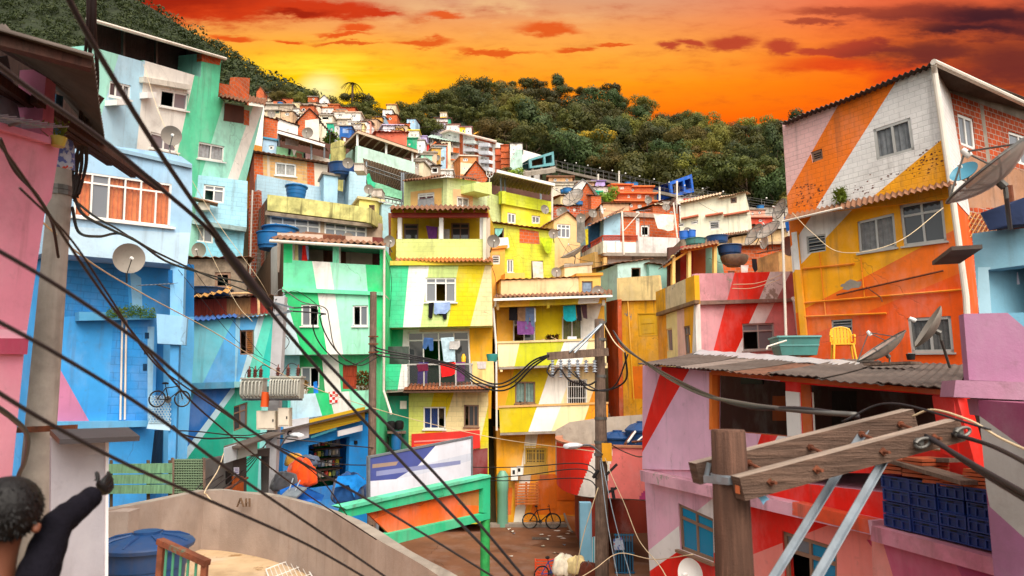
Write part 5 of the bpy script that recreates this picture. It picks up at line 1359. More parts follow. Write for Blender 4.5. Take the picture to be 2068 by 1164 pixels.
mb=MB();mb.tube([f.at(1268,608,.1),f.at(1280,808,.1)],.035,6);mb.build('pipe','p:#e0a82c',h)
# --- curved tank terrace
h=house('curved red, white and pink terrace wall on a blue column',1230,25)
ZR=P(1240,903,24.2).z
rim=[V((P(1312,905,23.6).x,23.6,0)),V((P(1250,905,24).x,24,0)),V((P(1190,905,24.2).x,24.2,0)),V((P(1155,895,24.8).x,24.9,0)),V((P(1132,880,26.2).x,26.2,0)),V((P(1122,868,28).x,28,0)),V((P(1126,855,30).x,30,0))]
rim=chaik(rim,2)
def curvewall(pts,z0f,z1,th,cols,name):
    mb=MB();n=len(pts)
    nrm=[]
    for i in range(n):
        d=(pts[max(0,i-1)]-pts[min(n-1,i+1)]).normalized();nrm.append(V((d.y,-d.x,0)))
    for i in range(n-1):
        for k in range(30):
            def q(j,t,o=0):z=z0f(pts[j])*(1-t)+z1*t;p=pts[j]-nrm[j]*o;return V((p.x,p.y,z))
            t0,t1=k/30,(k+1)/30
            m_=cols((pts[i]+pts[i+1])/2,(t0+t1)/2)
            mb.face([q(i+1,t0),q(i,t0),q(i,t1),q(i+1,t1)],m_);mb.face([q(i,t0,th),q(i+1,t0,th),q(i+1,t1,th),q(i,t1,th)],5)
        mb.face([q(i+1,1),q(i,1),q(i,1,th),q(i+1,1,th)],4);mb.face([q(i,0),q(i+1,0),q(i+1,0,th),q(i,0,th)],5)
    for j in (0,n-1):mb.face([q(j,0),q(j,1),q(j,1,th),q(j,0,th)],4)
    return mb
fine=[]
for i in range(len(rim)-1):
    k=max(1,int((rim[i+1]-rim[i]).length/.05))
    for j in range(k):fine.append(rim[i].lerp(rim[i+1],j/k))
fine.append(rim[-1])
def colr(p,t):
    px=1034+p.x/p.y*FPX*.995;y=905+(1-t)*88
    if px < 1198-(y-905)*.42:return 0
    if px < 1232-(y-905)*.2:return 1
    return 3 if px > 1306-(y-955)*.7 and y > 940 else 2
mb=curvewall(fine,lambda p:P(1240,1005,24.2).z-(0 if p.y < 24.6 else 0),ZR,.18,colr,'w')
cw=mb.build('curved_wall',['p:#e82814','p:#eae0d4','p:#e87870','p:#b8386c','brick2','d:#d8cfc4'],h)
mb=MB()
for i in range(len(fine)-1):
    a,b_=fine[i],fine[i+1];d=(a-b_).normalized();n_=V((d.y,-d.x,0));a2,b2=V((a.x,a.y,ZR+.003)),V((b_.x,b_.y,ZR+.003))
    mb.face([b2+n_*.05,a2+n_*.05,a2-n_*.24,b2-n_*.24][::-1]);mb.face([b2+n_*.05+UP*.07,a2+n_*.05+UP*.07,a2-n_*.24+UP*.07,b2-n_*.24+UP*.07]);mb.face([b2+n_*.05,a2+n_*.05,a2+n_*.05+UP*.07,b2+n_*.05+UP*.07])
mb.build('coping','p:#b8785a',h)
zf=P(1240,1000,24.2).z
slab(h,'terrace_floor',[V((p.x+.12,p.y+.22,zf+.15)) for p in rim]+[V((rim[0].x+.3,30,zf+.15))],.3,'concrete')
bw=F(1120,30.2,1320,29.4);wall(h,'back_wall',bw,[(1122,869),(1150,853),(1215,844),(1320,836),(1320,960),(1122,960)],.2,'d:#b5a595')
mb=MB();pc=P(1184,1138,22.5);mb.box(V((P(1173,1138,23.4).x,23.4,0)),V((.38,0,0)),V((0,.38,0)),V((0,0,zf-.15)));mb.build('column','p:#7fb4cc',h)
mb=MB();mb.box(V((rim[0].x-1.6,30.0,0)),V((3.6,0,0)),V((0,.2,0)),V((0,0,zf)));mb.box(V((rim[0].x+1.5,21,0)),V((.2,0,0)),V((0,9,0)),V((0,0,zf)));mb.box(V((P(1192,1000,24).x,24.4,0)),V((.25,0,0)),V((0,5.6,0)),V((0,0,zf-.15)));mb.build('porch_wall','p:#8a3020',h)
tank(V((P(1247,880,26.5).x,26.5,zf+.65)),.62,1.15,'blue tank on the curved terrace behind the dark pole','tankdark',lid=True)
tank(V((P(1296,880,26).x,26,zf+.7)),.58,1.4,'blue tank on the curved terrace beside the pink house','tankdark',lid=True)
t=thing('concrete_box','low concrete box inside the curved terrace','box',V((P(1185,880,27).x,27,zf+.15)))
mb=MB();p=V((P(1158,890,26.2).x,26.2,zf+.152));mb.box(p,V((1.25,0,0)),V((0,1.2,0)),V((0,0,.62)));mb.build('body','rough',t);mb=MB();mb.box(p+V((-.06,-.06,.623)),V((1.37,0,0)),V((0,1.32,0)),V((0,0,.09)));mb.build('lid','concrete',t)
t=thing('scrap_pile','white pipes and rusty bars lying in the curved terrace','scrap',V((P(1280,895,25).x,25,zf+.2)))
mb=MB();mb.tube([P(1268,893,24.6),P(1283,872,25.4)],.04,6);mb.tube([P(1283,895,24.7),P(1300,880,25)],.03,6);mb.build('white_pipe','white',t);mb=MB();mb.tube([P(1262,898,24.6),P(1286,866,25.8)],.05,5);mb.tube([P(1276,893,24.7),P(1312,890,24.5)],.04,5);mb.build('bar','rust',t)
t=thing('crate','red-orange plastic crate beside the heap of bags','crate',onz(1106,1160,0))
p=onz(1082,1164,0);mb=MB()
for k in range(5):
    z=.05+k*.09
    for a,d in ((V((0,0,0)),V((.6,0,0))),(V((0,.4,0)),V((.6,0,0))),(V((0,0,0)),V((0,.4,0))),(V((.6,0,0)),V((0,.4,0)))):mb.bar(p+a+UP*z,p+a+d+UP*z,.025,.05)
for a in ((0,0),(.6,0),(0,.4),(.6,.4)):mb.bar(p+V((a[0],a[1],0)),p+V((a[0],a[1],.45)),.04,.04,up=V((0,1,0)))
mb.box(p,V((.6,0,0)),V((0,.4,0)),UP*.03);mb.build('body','k:#d8481f',t)
bike(V((P(1116,1130,21.6).x,21.6,.25)),V((1,.35,.1)),'small blue and black bicycle lying in the heap','m:#24408a',.7)
sack(1140,1160,20.6,.75,.5,'c:#e0d4bc','cream plastic bag in the heap under the pole')
sack(1166,1158,20.4,.6,.42,'c:#d8c088','yellowish plastic bag in the heap under the pole')
sack(1188,1168,20.2,.7,.4,'c:#5a2a1c','dark brown bag under the column')
ff=F(1195,21.0,1275,20.6)
t=tag(sheet(ff,[(1196,1085),(1220,1080),(1230,1130),(1225,1180),(1196,1180)],.1,.08,7).build('hanging_cloth','stripecloth'),'teal striped sheet hanging behind the dark pole','sheet')
tag(sheet(ff,[(1238,1090),(1256,1085),(1262,1110),(1240,1112)],.15,.06,9).build('hanging_cloth','floral'),'flowered bag hanging beside the teal sheet','bag')
t=thing('cage_cart','tall blue cart with open bars behind the dark pole','cart',onz(1262,1164,0))
p=onz(1245,1160,0);mb=MB()
for k in range(7):mb.bar(p+V((.09*k,0,0)),p+V((.09*k,0,1.25)),.03,.03,up=V((0,1,0)))
for z in (.05,.65,1.22):mb.bar(p+UP*z-V((.05,0,0)),p+UP*z+V((.6,0,0)),.035,.035)
mb.build('side','m:#1f6a90',t);mb=MB();mb.box(p+V((0,.05,.1)),V((.55,0,0)),V((0,.5,0)),UP*.9);mb.build('load','c:#3a3a44',t)
# --- pink, red and white house
h=house('pink house with red and white bands and a yellow peeling side',1450,29,2)
f=F(1402,26.8,1622,28.6);s=F(1325,31.5,1403,26.8)
PK,RD,RS='p:#e8a8b0','p:#ea2a14','p:#b86a66'
wall(h,'wall',f,[(1403,610),(1620,606),(1620,735),(1403,740)],5,['p:#e8e4e4',PK,RD,'p:#f2f0ee','p:#e89494'],ext=3,ext_dir=-f.n+f.h*.7,lines=[((1412,605),(1396,740)),((1468,605),(1434,735)),((1535,605),(1482,720)),((1568,605),(1516,710))],
     wins=[W([(1499,654),(1563,652),(1567,706),(1501,709)],2,.28,'alu','ol',fr=.07,sill=.07)])
wall(h,'parapet',f,[(1403,553),(1616,548),(1617,606),(1403,612)],.2,['d:#dc9ca4',RD,'d:#dcd8d4','d:#a85a56'],out=.12,lines=[((1484,550),(1467,612)),((1556,548),(1532,608)),((1598,548),(1568,606))])
part_box(h,'ledge',f,[(1402,608),(1617,602),(1617,609),(1402,616)],0,.2,'d:#8a6a5c')
wall(h,'side_wall',s,[(1327,640),(1404,612),(1404,740),(1332,730)],.2,['p:#f2a01c','p:#f4dc9c','p:#eebcae','p:#f2a824','p:#eee4dc'],ext=5,lines=[((1344,600),(1348,740)),((1366,600),(1370,740)),((1381,600),(1384,740)),((1402,600),(1397,740))],
     wins=[W([(1345,665),(1357,662),(1359,711),(1348,710)],1,0,'p:#e8c890','l',fr=.06),W([(1380,660),(1393,657),(1397,718),(1384,716)],2,.3,'brownframe','lo',fr=.06)])
wall(h,'side_parapet',s,[(1324,590),(1402,556),(1404,614),(1326,638)],.2,['d:#e8a81c','d:#d8c4a0','p:#e8a81c'],out=.12,lines=[((1343,560),(1345,640)),((1384,560),(1386,640))])
part_box(h,'ledge',s,[(1325,632),(1403,606),(1403,613),(1325,639)],0,.2,'d:#8a6a4c')
mb=MB();mb.tube([f.at(1600,602,.2),f.at(1605,608,.3),f.at(1614,680,.2),f.at(1614,735,.2)],.09,9);mb.build('drainpipe','pipe',h)
# --- transformer pole on the left of the green house
foot=V((P(547,980,22).x,22,0))
t=thing('utility_pole','square grey pole carrying two transformers and meter cabinets','utility pole',foot,'utility poles',True)
mb=MB();tp=P(551,600,22);mb.box(foot-V((.17,.15,0)),V((.34,0,0)),V((0,.3,0)),V((0,0,tp.z)));mb.build('shaft','p:#b4b2b4',t)
def coiltank(px,d,w,hh,fins,label):
    c=P(px,805,d);q=thing('transformer',label,'transformer',c,'transformers on the grey pole')
    mb=MB();mb.box(c-V((w/2,.2,0)),V((w,0,0)),V((0,.4,0)),UP*hh);mb.box(c+V((-w/2-.03,-.24,hh+.002)),V((w+.06,0,0)),V((0,.48,0)),UP*.05);mb.build('tank','m:#a8a69a',q)
    for k in range(fins):
        x=-w/2+.05+(w-.1)*k/(fins-1);m2=MB();m2.tube(catmull([c+V((x,-.21,hh-.06)),c+V((x,-.34,hh-.1)),c+V((x,-.36,hh*.5)),c+V((x,-.34,.1)),c+V((x,-.21,.05))],4),.028,6);m2.build('cooling_fin','m:#b4b2a6',q,smooth=2)
    for k in range(3):
        x=-w/2+.15+(w-.3)*k/2;m2=MB();pr=[(0,0)]
        for i in range(5):pr += [(.045,.02+i*.05),(.085,.035+i*.05),(.05,.05+i*.05)]
        m2.lathe(c+V((x,0,hh+.055)),pr+[(.02,.29),(.02,.36),(0,.36)],10);m2.build('insulator','m:#6a3428',q,smooth=True)
coiltank(579,21.2,.92,.62,11,'ribbed grey transformer on the pole facing the green house')
coiltank(512,21.4,.66,.58,6,'ribbed grey transformer on the pole facing the turquoise house')
mb=MB();mb.bar(P(490,806,21.5),P(610,806,21.5),.12,.1);mb.bar(P(555,612,21.8),P(592,622,21.6),.08,.06);mb.bar(P(548,640,21.8),P(590,628,21.6),.05,.05);mb.build('crossarm','galv',t)
for q,o in (((518,830,556,868),21.3),((561,824,584,862),21.2)):
    ff=F(500,o,600,o);c_=thing('meter_cabinet',['cream metal cabinet under the transformers','open cream cabinet on the lamp side of the pole'][q[0] > 560],'cabinet',ff.at((q[0]+q[2])/2,q[3]))
    part_box(c_,'body',ff,q,-.3,0,'m:#d0c4b0');part_box(c_,'door',ff,(q[0]+2,q[1]+3,q[2]-2,q[3]-3),.001,.02,'m:#dccfba');part_box(c_,'handle',ff,(q[2]-6,(q[1]+q[3])/2-2,q[2]-4,(q[1]+q[3])/2+3),.021,.045,'black')
mb=MB();mb.tube([P(537,792,21.2),P(534,822,21.2)],.12,10);tag(mb.build('fuse_box','k:#e85a1c',smooth=True),'orange fuse tube hanging between the transformers','fuse')
def lamp(base_,tip,label):
    q=thing('street_lamp',label,'street lamp',base_,'street lamps on poles')
    mb=MB();mb.tube(catmull([base_,base_.lerp(tip,.5)+UP*.12,tip],6),.03,7);mb.build('arm','galv',q,smooth=2)
    d=(tip-base_);d.z=0;d.normalize();mb=MB();mb.lathe(tip-d*.12,[(0,0),(.07,.02),(.13,.2),(.15,.42),(.11,.62),(0,.66)],14,ax=d,sq=.6);mb.build('lamp_head','m:#d5d8dc',q,smooth=True)
lamp(P(566,902,21.6),P(592,879,21),'pale street lamp on the grey transformer pole')
# --- dark central pole with crossarm
foot=V((P(1214,1100,20).x,20,0))
t=thing('utility_pole','dark tarred pole with a crossarm of grey insulators before the yellow house','utility pole',foot,'utility poles',True)
mb=MB();mb.tube([foot,P(1214,900,20),P(1210,645,20)],[.2,.172,.138],14);mb.build('shaft','oldwood',t,smooth=True)
mb=MB();mb.bar(P(1105,720,19.9),P(1229,711,19.6),.14,.22);mb.build('crossarm','oldwood',t)
for i in range(6):
    c=P(1116+i*17,764 if i < 4 else 754,19.85-.02*i);m2=MB();n=7 if i < 4 else 5;pr=[(0,0)]
    for k in range(n):pr += [(.035,.02+k*.075),(.085,.04+k*.075),(.035,.06+k*.075)]
    m2.lathe(c,pr+[(0,n*.075+.02)],10);m2.build('insulator','m:#aeb4bc',t,smooth=True)
mb=MB();mb.tube([P(1214,655,19.8),P(1150,712,19.7)],.03,6);mb.tube([P(1216,655,19.8),P(1160,713,19.5)],.03,6);mb.build('brace','galv',t)
for y in (652,686,760,845,893,918):mb=MB();p=P(1213,y,20);mb.tube([p-UP*.04,p+UP*.04],.15+(y-645)*.00014,14);mb.build('band','steel',t)
tag(MB().box(P(1216,932,19.72),V((.28,0,0)),V((0,.04,0)),UP*.5).build('number_plate','m:#e8a010',t))
for (a,b_) in (((1224,960),(1246,938)),((1228,995),(1246,985)),((1236,985),(1240,1008)),((1198,965),(1208,950))):mb=MB();mb.bar(P(a[0],a[1],19.8),P(b_[0],b_[1],19.7),.07,.07);mb.build('bracket','cable',t)
lamp(P(1216,918,19.7),P(1168,900,19.0),'pale street lamp on the dark central pole')
# ================================================================== RIGHT SIDE
# --- tall orange and white house
h=house('tall orange, white and yellow house with raw brick round the corner',1800,24,2)
f=F(1583,24,1888,20);s=F(1886,20,2200,24.5)
OG,OR2='p:#f0701a','p:#ee5a10'
wall(h,'wall',f,[(1580,252),(1700,206),(1886,134),(1925,400),(1592,436)],7,['r:#e8b8b4','r:#f0781c','r:#e6e2de','r:#f2a41c'],lines=[((1693,212),(1590,395)),((1808,168),(1636,440)),((1902,282),(1700,450))],ext_dir=s.h+V((-.45,0,0)),
     wins=[W([(1763,262),(1838,237),(1847,303),(1770,324)],2,0,'alu','cc','c:#8f9294',fr=.09,dep=.06),W([(1637,308),(1660,300),(1662,321),(1641,329)],1,0,'brownframe','g',fr=.06,kind='louv')])
wall(h,'wall',f,[(1592,436),(1925,400),(1958,790),(1622,800)],7,['p:#ee7a1c','p:#e8e4e0','p:#f6a814',OG,OR2],ext=4,out=-.12,ext_dir=s.h+V((-.45,0,0)),
     lines=[((1640,435),(1602,492)),((1706,440),(1612,540)),((1950,452),(1640,616)),((1955,545),(1610,690))],
     wins=[W([(1731,448),(1805,430),(1811,500),(1735,512)],2,0,'alu','cc','c:#a8a6a4',fr=.08,sill=.08),W([(1816,415),(1903,398),(1912,487),(1825,498)],2,.28,'alu','gg',fr=.08,sill=.08),
           W([(1628,478),(1667,472),(1668,507),(1630,513)],1,0,'alu','g',fr=.05,kind='louv'),W([(1678,647),(1721,644),(1722,684),(1680,687)],1,0,'alu','g',fr=.05,kind='louv'),
           W([(1832,643),(1920,638),(1927,712),(1840,713)],2,0,'alu','cc','c:#6f6e6c',fr=.09,sill=.08)],rv=.15)
wall(h,'corner_strip',f,[(1598,470),(1609,468),(1632,720),(1620,720)],.1,['p:#e8e4e0','p:#f4a81c'],out=.02,patches=[([(1590,545),(1640,545),(1640,725),(1590,725)],1)])
mb=MB()
for i in range(150):
    if i < 60:x,y=rnd.uniform(1606,1662),rnd.uniform(372,418)
    elif i < 115:tt=rnd.random();x,y=1690+tt*200+rnd.gauss(0,6),402-tt*80+rnd.gauss(0,9)
    else:tt=rnd.random();x,y=1850+tt*62,330-tt*20+rnd.gauss(0,14)
    w_=rnd.uniform(.015,.05);hh=rnd.uniform(.01,.03);u_,v_=f.U(x,y)
    mb.face([f.pt(u_-w_,v_-hh*.4,.006),f.pt(u_+w_*.3,v_-hh,.006),f.pt(u_+w_,v_+hh*.3,.006),f.pt(u_-w_*.2,v_+hh,.006)])
tag(mb.build('plaster_chips','c:#6a3a28',h),kind='stuff')
mb=MB();u_,v_=f.U(1715,575)
mb.face([f.pt(u_+a*.34*(1+.25*math.sin(k*2.7)),v_+b_*.14*(1+.3*math.sin(k*1.9)),-.113) for k,(a,b_) in enumerate([(math.cos(2*math.pi*k/16),math.sin(2*math.pi*k/16)) for k in range(16)])]);mb.build('bare_patch','concrete',h)
corr(h,'canopy',f.at(1583,446,.75),f.at(1932,372,.75),f.at(1928,362,-.05),f.at(1590,432,-.05),'tinbrown',30,.04)
mb=MB();mb.tube([f.at(1580,448,.8),f.at(1700,420,.8)],.04,6);mb.tube([f.at(1580,448,.8),V((f.at(1586,690,.8).x,f.at(1586,690,.8).y,6.6))],.045,8);mb.build('canopy_pole','pipe',h)
mb=MB()
for y0,y1,x0,x1 in ((543,533,1622,1725),(612,585,1622,1945),(640,633,1622,1790)):mb=MB();mb.tube([f.at(x0,y0,-.06),f.at(x1,y1,-.06)],.035,6);mb.build('pipe','p:#f08c1c',h)
mb=MB();mb.tube([f.at(1654,510,-.06),f.at(1668,640,-.06)],.02,5);mb.build('pipe','p:#f08c1c',h);mb=MB();mb.tube([f.at(1738,520,-.06),f.at(1746,600,-.06)],.02,5);mb.build('pipe','p:#f08c1c',h)
mb=MB();mb.tube([f.at(1690,596,-.03),f.at(1905,547,-.0)],.03,6);mb.tube([f.at(1750,580,.0),f.at(1778,600,.1),f.at(1782,610,.1)],.02,5);mb.build('antenna_mast','rust',h)
A0,B0,B1=f.at(1574,250,.35),f.at(1886,126,.35),s.at(2200,246,.35)
rt=B1-B0
corr(h,'roof',A0,B0,B1,A0+rt*.9+UP*.2,'tindark',30,.04)
mb=MB();mb.tube([B0+f.n*.03,s.at(2200,270,.4)],.09,9);mb.tube([f.at(1886,132,.3),f.at(1888,150,.12),f.at(1924,400,.12),f.at(1951,600,.12),f.at(1958,720,.12)],.085,10);mb.build('drainpipe','pipe',h)
wall(h,'brick_wall',s,[(1888,140),(2200,268),(2200,520),(1930,520)],.2,['brick2','concrete','d:#a87a5c','brick2'],patches=[([(1885,132),(1905,140),(1945,520),(1922,520)],1),([(1895,148),(2200,262),(2200,292),(1898,180)],1),([(1978,210),(1986,214),(2004,350),(1996,350)],1),([(1922,285),(1996,330),(2200,372),(2200,420),(1930,420)],2)],
     wins=[W([(1933,228),(1965,240),(1972,304),(1940,292)],2,0,'white','ll',fr=.1,rv=.12),W([(2036,264),(2080,278),(2086,340),(2042,325)],2,0,'white','ll',fr=.1,rv=.12)],out=.01,ext=4)
mb=MB()
for i in range(9):
    mb.tube([s.at(1932+i*9,430,.15),s.at(1932+i*9+30,480,.15)],.018,5);mb.tube([s.at(1962+i*9-30,480,.152),s.at(1962+i*9,430,.152)][::-1],.018,5)
tag(mb.build('wire_fence','p:#c08a50'),'diagonal wire fencing on the raw brick wall','fence')
pl=thing('wall_plant','small green plant growing out of the white painted brick','plant',f.at(1697,410,.05))
mb=MB()
for i in range(160):
    p=f.at(1697+rnd.gauss(0,5),rnd.uniform(384,410),rnd.uniform(0,.25));d=V((rnd.gauss(0,1),rnd.gauss(0,.6)-.3,rnd.gauss(.2,1))).normalized()*.2;w=d.cross(V((rnd.random(),rnd.random(),1))).normalized()*.03;mb.face([p-w,p+w,p+d])
mb.build('foliage','leafbush',pl)
# --- pink house below, with the open porch roof
h=house('pink and red striped house with a wide open porch under a grey corrugated roof',1600,15)
f=F(1297,17,1740,10.5)
PN,RE,WT,SA='p:#e4acc0','p:#e8200f','p:#e6e0dc','p:#e88478'
wall(h,'upper_wall',f,[(1298,738),(1436,750),(1930,792),(1975,960),(1297,948)],.22,[PN,RE,'p:#e6b4cc',RE,WT],lines=[((1339,735),(1288,905)),((1396,740),(1288,930)),((1600,700),(1490,1010)),((1990,800),(1985,960))],
     patches=[([(1575,872),(1620,872),(1590,955),(1530,955)],4)],
     holes=[[(1437,756),(1586,772),(1590,882),(1436,868)],[(1617,776),(1884,798),(1900,912),(1622,884)]],rm='p:#d2692a')
wall(h,'pillar',f,[(1586,790),(1614,793),(1618,884),(1590,880)],.3,'white',out=.02,rv=.1)
wall(h,'pillar',f,[(1882,800),(1926,806),(1936,930),(1900,915)],.3,RE,out=.02)
part_box(h,'window_trim',f,[(1432,752),(1438,752),(1438,868),(1432,868)],-.1,.03,'p:#e0782c')
part_box(h,'fascia_beam',f,[(1436,748),(1932,790),(1932,800),(1436,757)],-.1,.1,'p:#d0622a')
bk=f.off(-5)
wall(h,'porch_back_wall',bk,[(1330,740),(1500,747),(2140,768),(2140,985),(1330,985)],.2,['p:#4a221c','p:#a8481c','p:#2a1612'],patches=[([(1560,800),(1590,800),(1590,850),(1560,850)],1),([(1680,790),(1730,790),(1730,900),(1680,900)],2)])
slab(h,'porch_floor',[f.at(1297,900,-.3),f.at(1960,938,-.3),bk.at(2040,900),bk.at(1360,880)],.15,'concrete')
part_box(h,'framed_notice',bk,(1496,760,1540,776),0,.04,'black')
ra,rb,rc,rd=f.at(1290,738,.5),f.at(1932,792,.35),P(1955,742,14.2),P(1404,714,24)
rcp=[ra+(rb-ra)*t for t in (0,.37,1)];rtp=[rd+(rc-rd)*t for t in (0,.52,1)]
for k in range(8):
    s0,s1=max(0,k/8-.008),min(1,(k+1)/8+.008)
    def re_(u_,lo_):
        a_=(ra,rcp[1],rb) if lo_ else (rd,rtp[1],rc)
        tt=u_/.45 if u_ < .45 else (u_-.45)/.55
        return a_[0].lerp(a_[1],tt) if u_ < .45 else a_[1].lerp(a_[2],tt)
    z_=UP*(.02+.022*(k % 2)+rnd.uniform(0,.02));e_=rnd.uniform(-.03,.1)
    p_,q_=re_(s0,1),re_(s1,1);P_,Q_=re_(s0,0),re_(s1,0)
    corr(h,'roof_sheet',p_+(p_-P_).normalized()*e_+z_,q_+(q_-Q_).normalized()*e_+z_,Q_+z_,P_+z_,['tindark','tindark','tin','tindark','tinold','tindark','tindark','tindark'][k],7,.013,sag=.03)
corr(h,'new_roof_sheet',P(1400,720,22.2)+UP*.07,P(1734,748,14.4)+UP*.07,P(1738,737,15.6)+UP*.08,P(1412,711,24.2)+UP*.08,'tinnew',8,.014)
for y,o in ((956,0),):part_box(h,'ledge',f,[(1292,950),(1760,1052),(1765,1082),(1294,972)],-.1,.22,'d:#d8a0b0')
part_box(h,'ledge',f,[(1600,1014),(1752,1050),(1756,1078),(1600,1040)],.0,.225,'d:#d8502c')
wall(h,'lower_wall',f,[(1300,940),(1830,1000),(1850,1330),(1318,1215)],5,[PN,WT,RE,SA,'p:#c0345a'],ext=1,out=-.05,
     patches=[([(1300,1120),(1460,990),(1530,990),(1530,1300),(1300,1300)],1),([(1310,1155),(1392,1098),(1450,1120),(1480,1060),(1520,1010),(1680,900),(2100,900),(2100,1380),(1310,1380)],2),([(1515,1122),(1680,1058),(2100,1040),(2100,1400),(1480,1400),(1505,1220)],3),([(1750,1090),(2100,1120),(2100,1400),(1900,1300)],4)],
     wins=[W([(1369,1016),(1440,1048),(1442,1136),(1374,1110)],2,.3,'brownframe','bb',fr=.07,sill=.1,rv=.12),W([(1579,1072),(1690,1106),(1690,1210),(1586,1180)],2,.35,'brownframe','ob',fr=.07,sill=.1,rv=.12)])
dish(f.at(1400,1160,.6),V((-.8,-.6,.1)),.3,f.at(1420,1185,.05),'white dish low on the pink wall under the blue window','white')
lf=F(1765,9.7,2030,7.7)
t=thing('ledge_wall','pink wall with a mossy ledge carrying the blue crates','wall',V((lf.at(1900,1150).x,lf.at(1900,1150).y,0)))
wall(t,'wall',lf,[(1760,1085),(2070,1150),(2070,1300),(1745,1300)],.3,['p:#e08478','p:#c05070','p:#a8406c'],ext=3,lines=[((1778,1080),(1830,1250)),((1900,1080),(1990,1260))])
part_box(t,'coping',lf,[(1760,1062),(2014,1130),(2012,1164),(1758,1092)],-.3,.14,'d:#c8788c')
part_box(t,'top_plate',lf,[(1760,1062),(2014,1130),(2014,1133),(1760,1065)],-1.0,.1,'d:#8a6a5a')
ndone=0
q0=[(1776,958),(2004,990),(2012,1116),(1784,1062)]
def lq(s,t):a=lerp(q0[0],q0[1],s);b_=lerp(q0[3],q0[2],s);return lerp(a,b_,t)
names=['topmost','second','third','lowest']
ords=['first stack from the red wall','second stack from the red wall','third stack from the red wall','stack beside the white-banded wall']
for i in range(4):
    for j in range(4):
        q=[lq(i/4+.006,j/4+.01),lq((i+1)/4-.006,j/4+.01),lq((i+1)/4-.006,(j+1)/4-.008),lq(i/4+.006,(j+1)/4-.008)];jx,jo=rnd.uniform(-2.5,2.5),rnd.uniform(-.05,.03);q=[(a+jx,b_) for a,b_ in q]
        t=thing('crate','dark blue plastic crate, %s in the %s' % (names[j],ords[i]),'crate',lf.at(*lerp(q[3],q[2],.5)),'dark blue crates stacked on the ledge')
        def iq(s0,t0,s1,t1):
            def g_(s,t_):return lerp(lerp(q[0],q[1],s),lerp(q[3],q[2],s),t_)
            return [g_(s0,t0),g_(s1,t0),g_(s1,t1),g_(s0,t1)]
        mb=MB();fbox(mb,lf,q,-.42,jo);mb.build('body','k:#0d2258',t)
        mb=MB();fbox(mb,lf,iq(0,0,1,.1),-.44,jo+.02);fbox(mb,lf,iq(0,.9,1,1),-.44,jo+.02);fbox(mb,lf,iq(0,.1,.06,.9),jo+.001,jo+.02);fbox(mb,lf,iq(.94,.1,1,.9),jo+.001,jo+.02);fbox(mb,lf,iq(.3,.28,.36,.9),jo+.001,jo+.018);fbox(mb,lf,iq(.64,.28,.7,.9),jo+.001,jo+.018);fbox(mb,lf,iq(.06,.28,.94,.36),jo+.001,jo+.019);mb.build('rib','k:#102866',t)
        part_box(t,'handle_slot',lf,iq(.38,.13,.62,.24),jo+.001,jo+.006,'black')
for k,(x0,y0,n_,w_) in enumerate(((1778,955,4,42),(1822,962,5,40),(1862,975,2,42),(1898,982,2,44),(1945,985,5,46))):
    for m_ in range(n_):
        yy_=y0-m_*8;mb=MB();fbox(mb,lf,[(x0+rnd.uniform(-2,2),yy_-7),(x0+w_,yy_-3+w_*.02),(x0+w_,yy_+3.5),(x0,yy_-.5)],-.4,.01)
        tag(mb.build('roof_tile','p:#b4552e'),'flat red clay tile on the %s of the blue crates' % ['pile at the red wall end','tall pile near the steel brace','low pile midway','low pile before the gap','pile at the white-banded end'][k],'clay tile','clay tiles stacked on the blue crates')
mb=MB();mb.bar(lf.at(1790,925,-.1),lf.at(1960,975,.1),.25,.05);mb.bar(lf.at(1760,925,-.3),lf.at(1930,930,-.3),.2,.05);tag(mb.build('loose_planks','oldwood'),'loose brown planks lying over the clay tiles','planks')
# --- near purple wall, light blue booth
h=house('mauve and white wall of a near house with a pale blue upper room',2050,8)
f=F(1940,7.5,2140,7.2);MV='p:#a4708f'
wall(h,'parapet',f,[(1946,634),(2140,630),(2140,775),(1957,768)],.2,[MV,'p:#5fa0bc'],patches=[([(2030,628),(2150,628),(2150,705),(2072,664)],1)])
part_box(h,'ledge',f,[(1930,768),(2140,774),(2140,812),(1926,802)],-.4,.2,'d:#a87890')
part_box(h,'bracket',f,[(1974,806),(1998,806),(2000,842),(1980,840)],-.3,.1,MV)
f2=F(1985,7.25,2140,6.5)
wall(h,'wall',f2,[(1975,808),(2140,820),(2200,1300),(2012,1300)],3,['p:#8a4260','p:#aca8a2','p:#9a6484'],ext=3,patches=[([(1975,838),(2068,905),(2150,1000),(2150,1160),(2000,1030),(1975,900)],1),([(1995,1020),(2150,1160),(2200,1310),(1995,1310)],2)])
f3=F(1963,8.5,2140,8.2)
wall(h,'blue_room',f3,[(1963,472),(2140,448),(2140,660),(1980,660)],3,['p:#7fb0c4','p:#a8d0e0'],holes=[[(1996,545),(2130,528),(2130,650),(2004,650)]],patches=[([(1975,540),(2000,540),(2010,670),(1975,670)],1)],rv=.3,ext_dir=-f3.n+f3.h*1.2)
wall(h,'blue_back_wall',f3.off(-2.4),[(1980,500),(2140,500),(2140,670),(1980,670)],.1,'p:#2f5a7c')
mb=MB();mb.box(f3.at(1922,506,.5),f3.h*.32,f3.n*-1.0,UP*.05);mb.build('small_roof','tindark',h)
cloth(f3,[(2030,552),(2055,550),(2058,575),(2032,578)],'c:#e0d8e4','pale lilac shirt hanging in the pale blue room',out=-.5)
cloth(f3,[(2034,574),(2058,573),(2056,590),(2047,598),(2038,590)],'c:#4f9aa0','teal underwear hanging under the lilac shirt',out=-.55)
cloth(f3,[(1992,540),(2004,540),(2006,570),(1996,568)],'c:#2a4a8a','navy cloth hanging just inside the pale blue room',out=-.5)
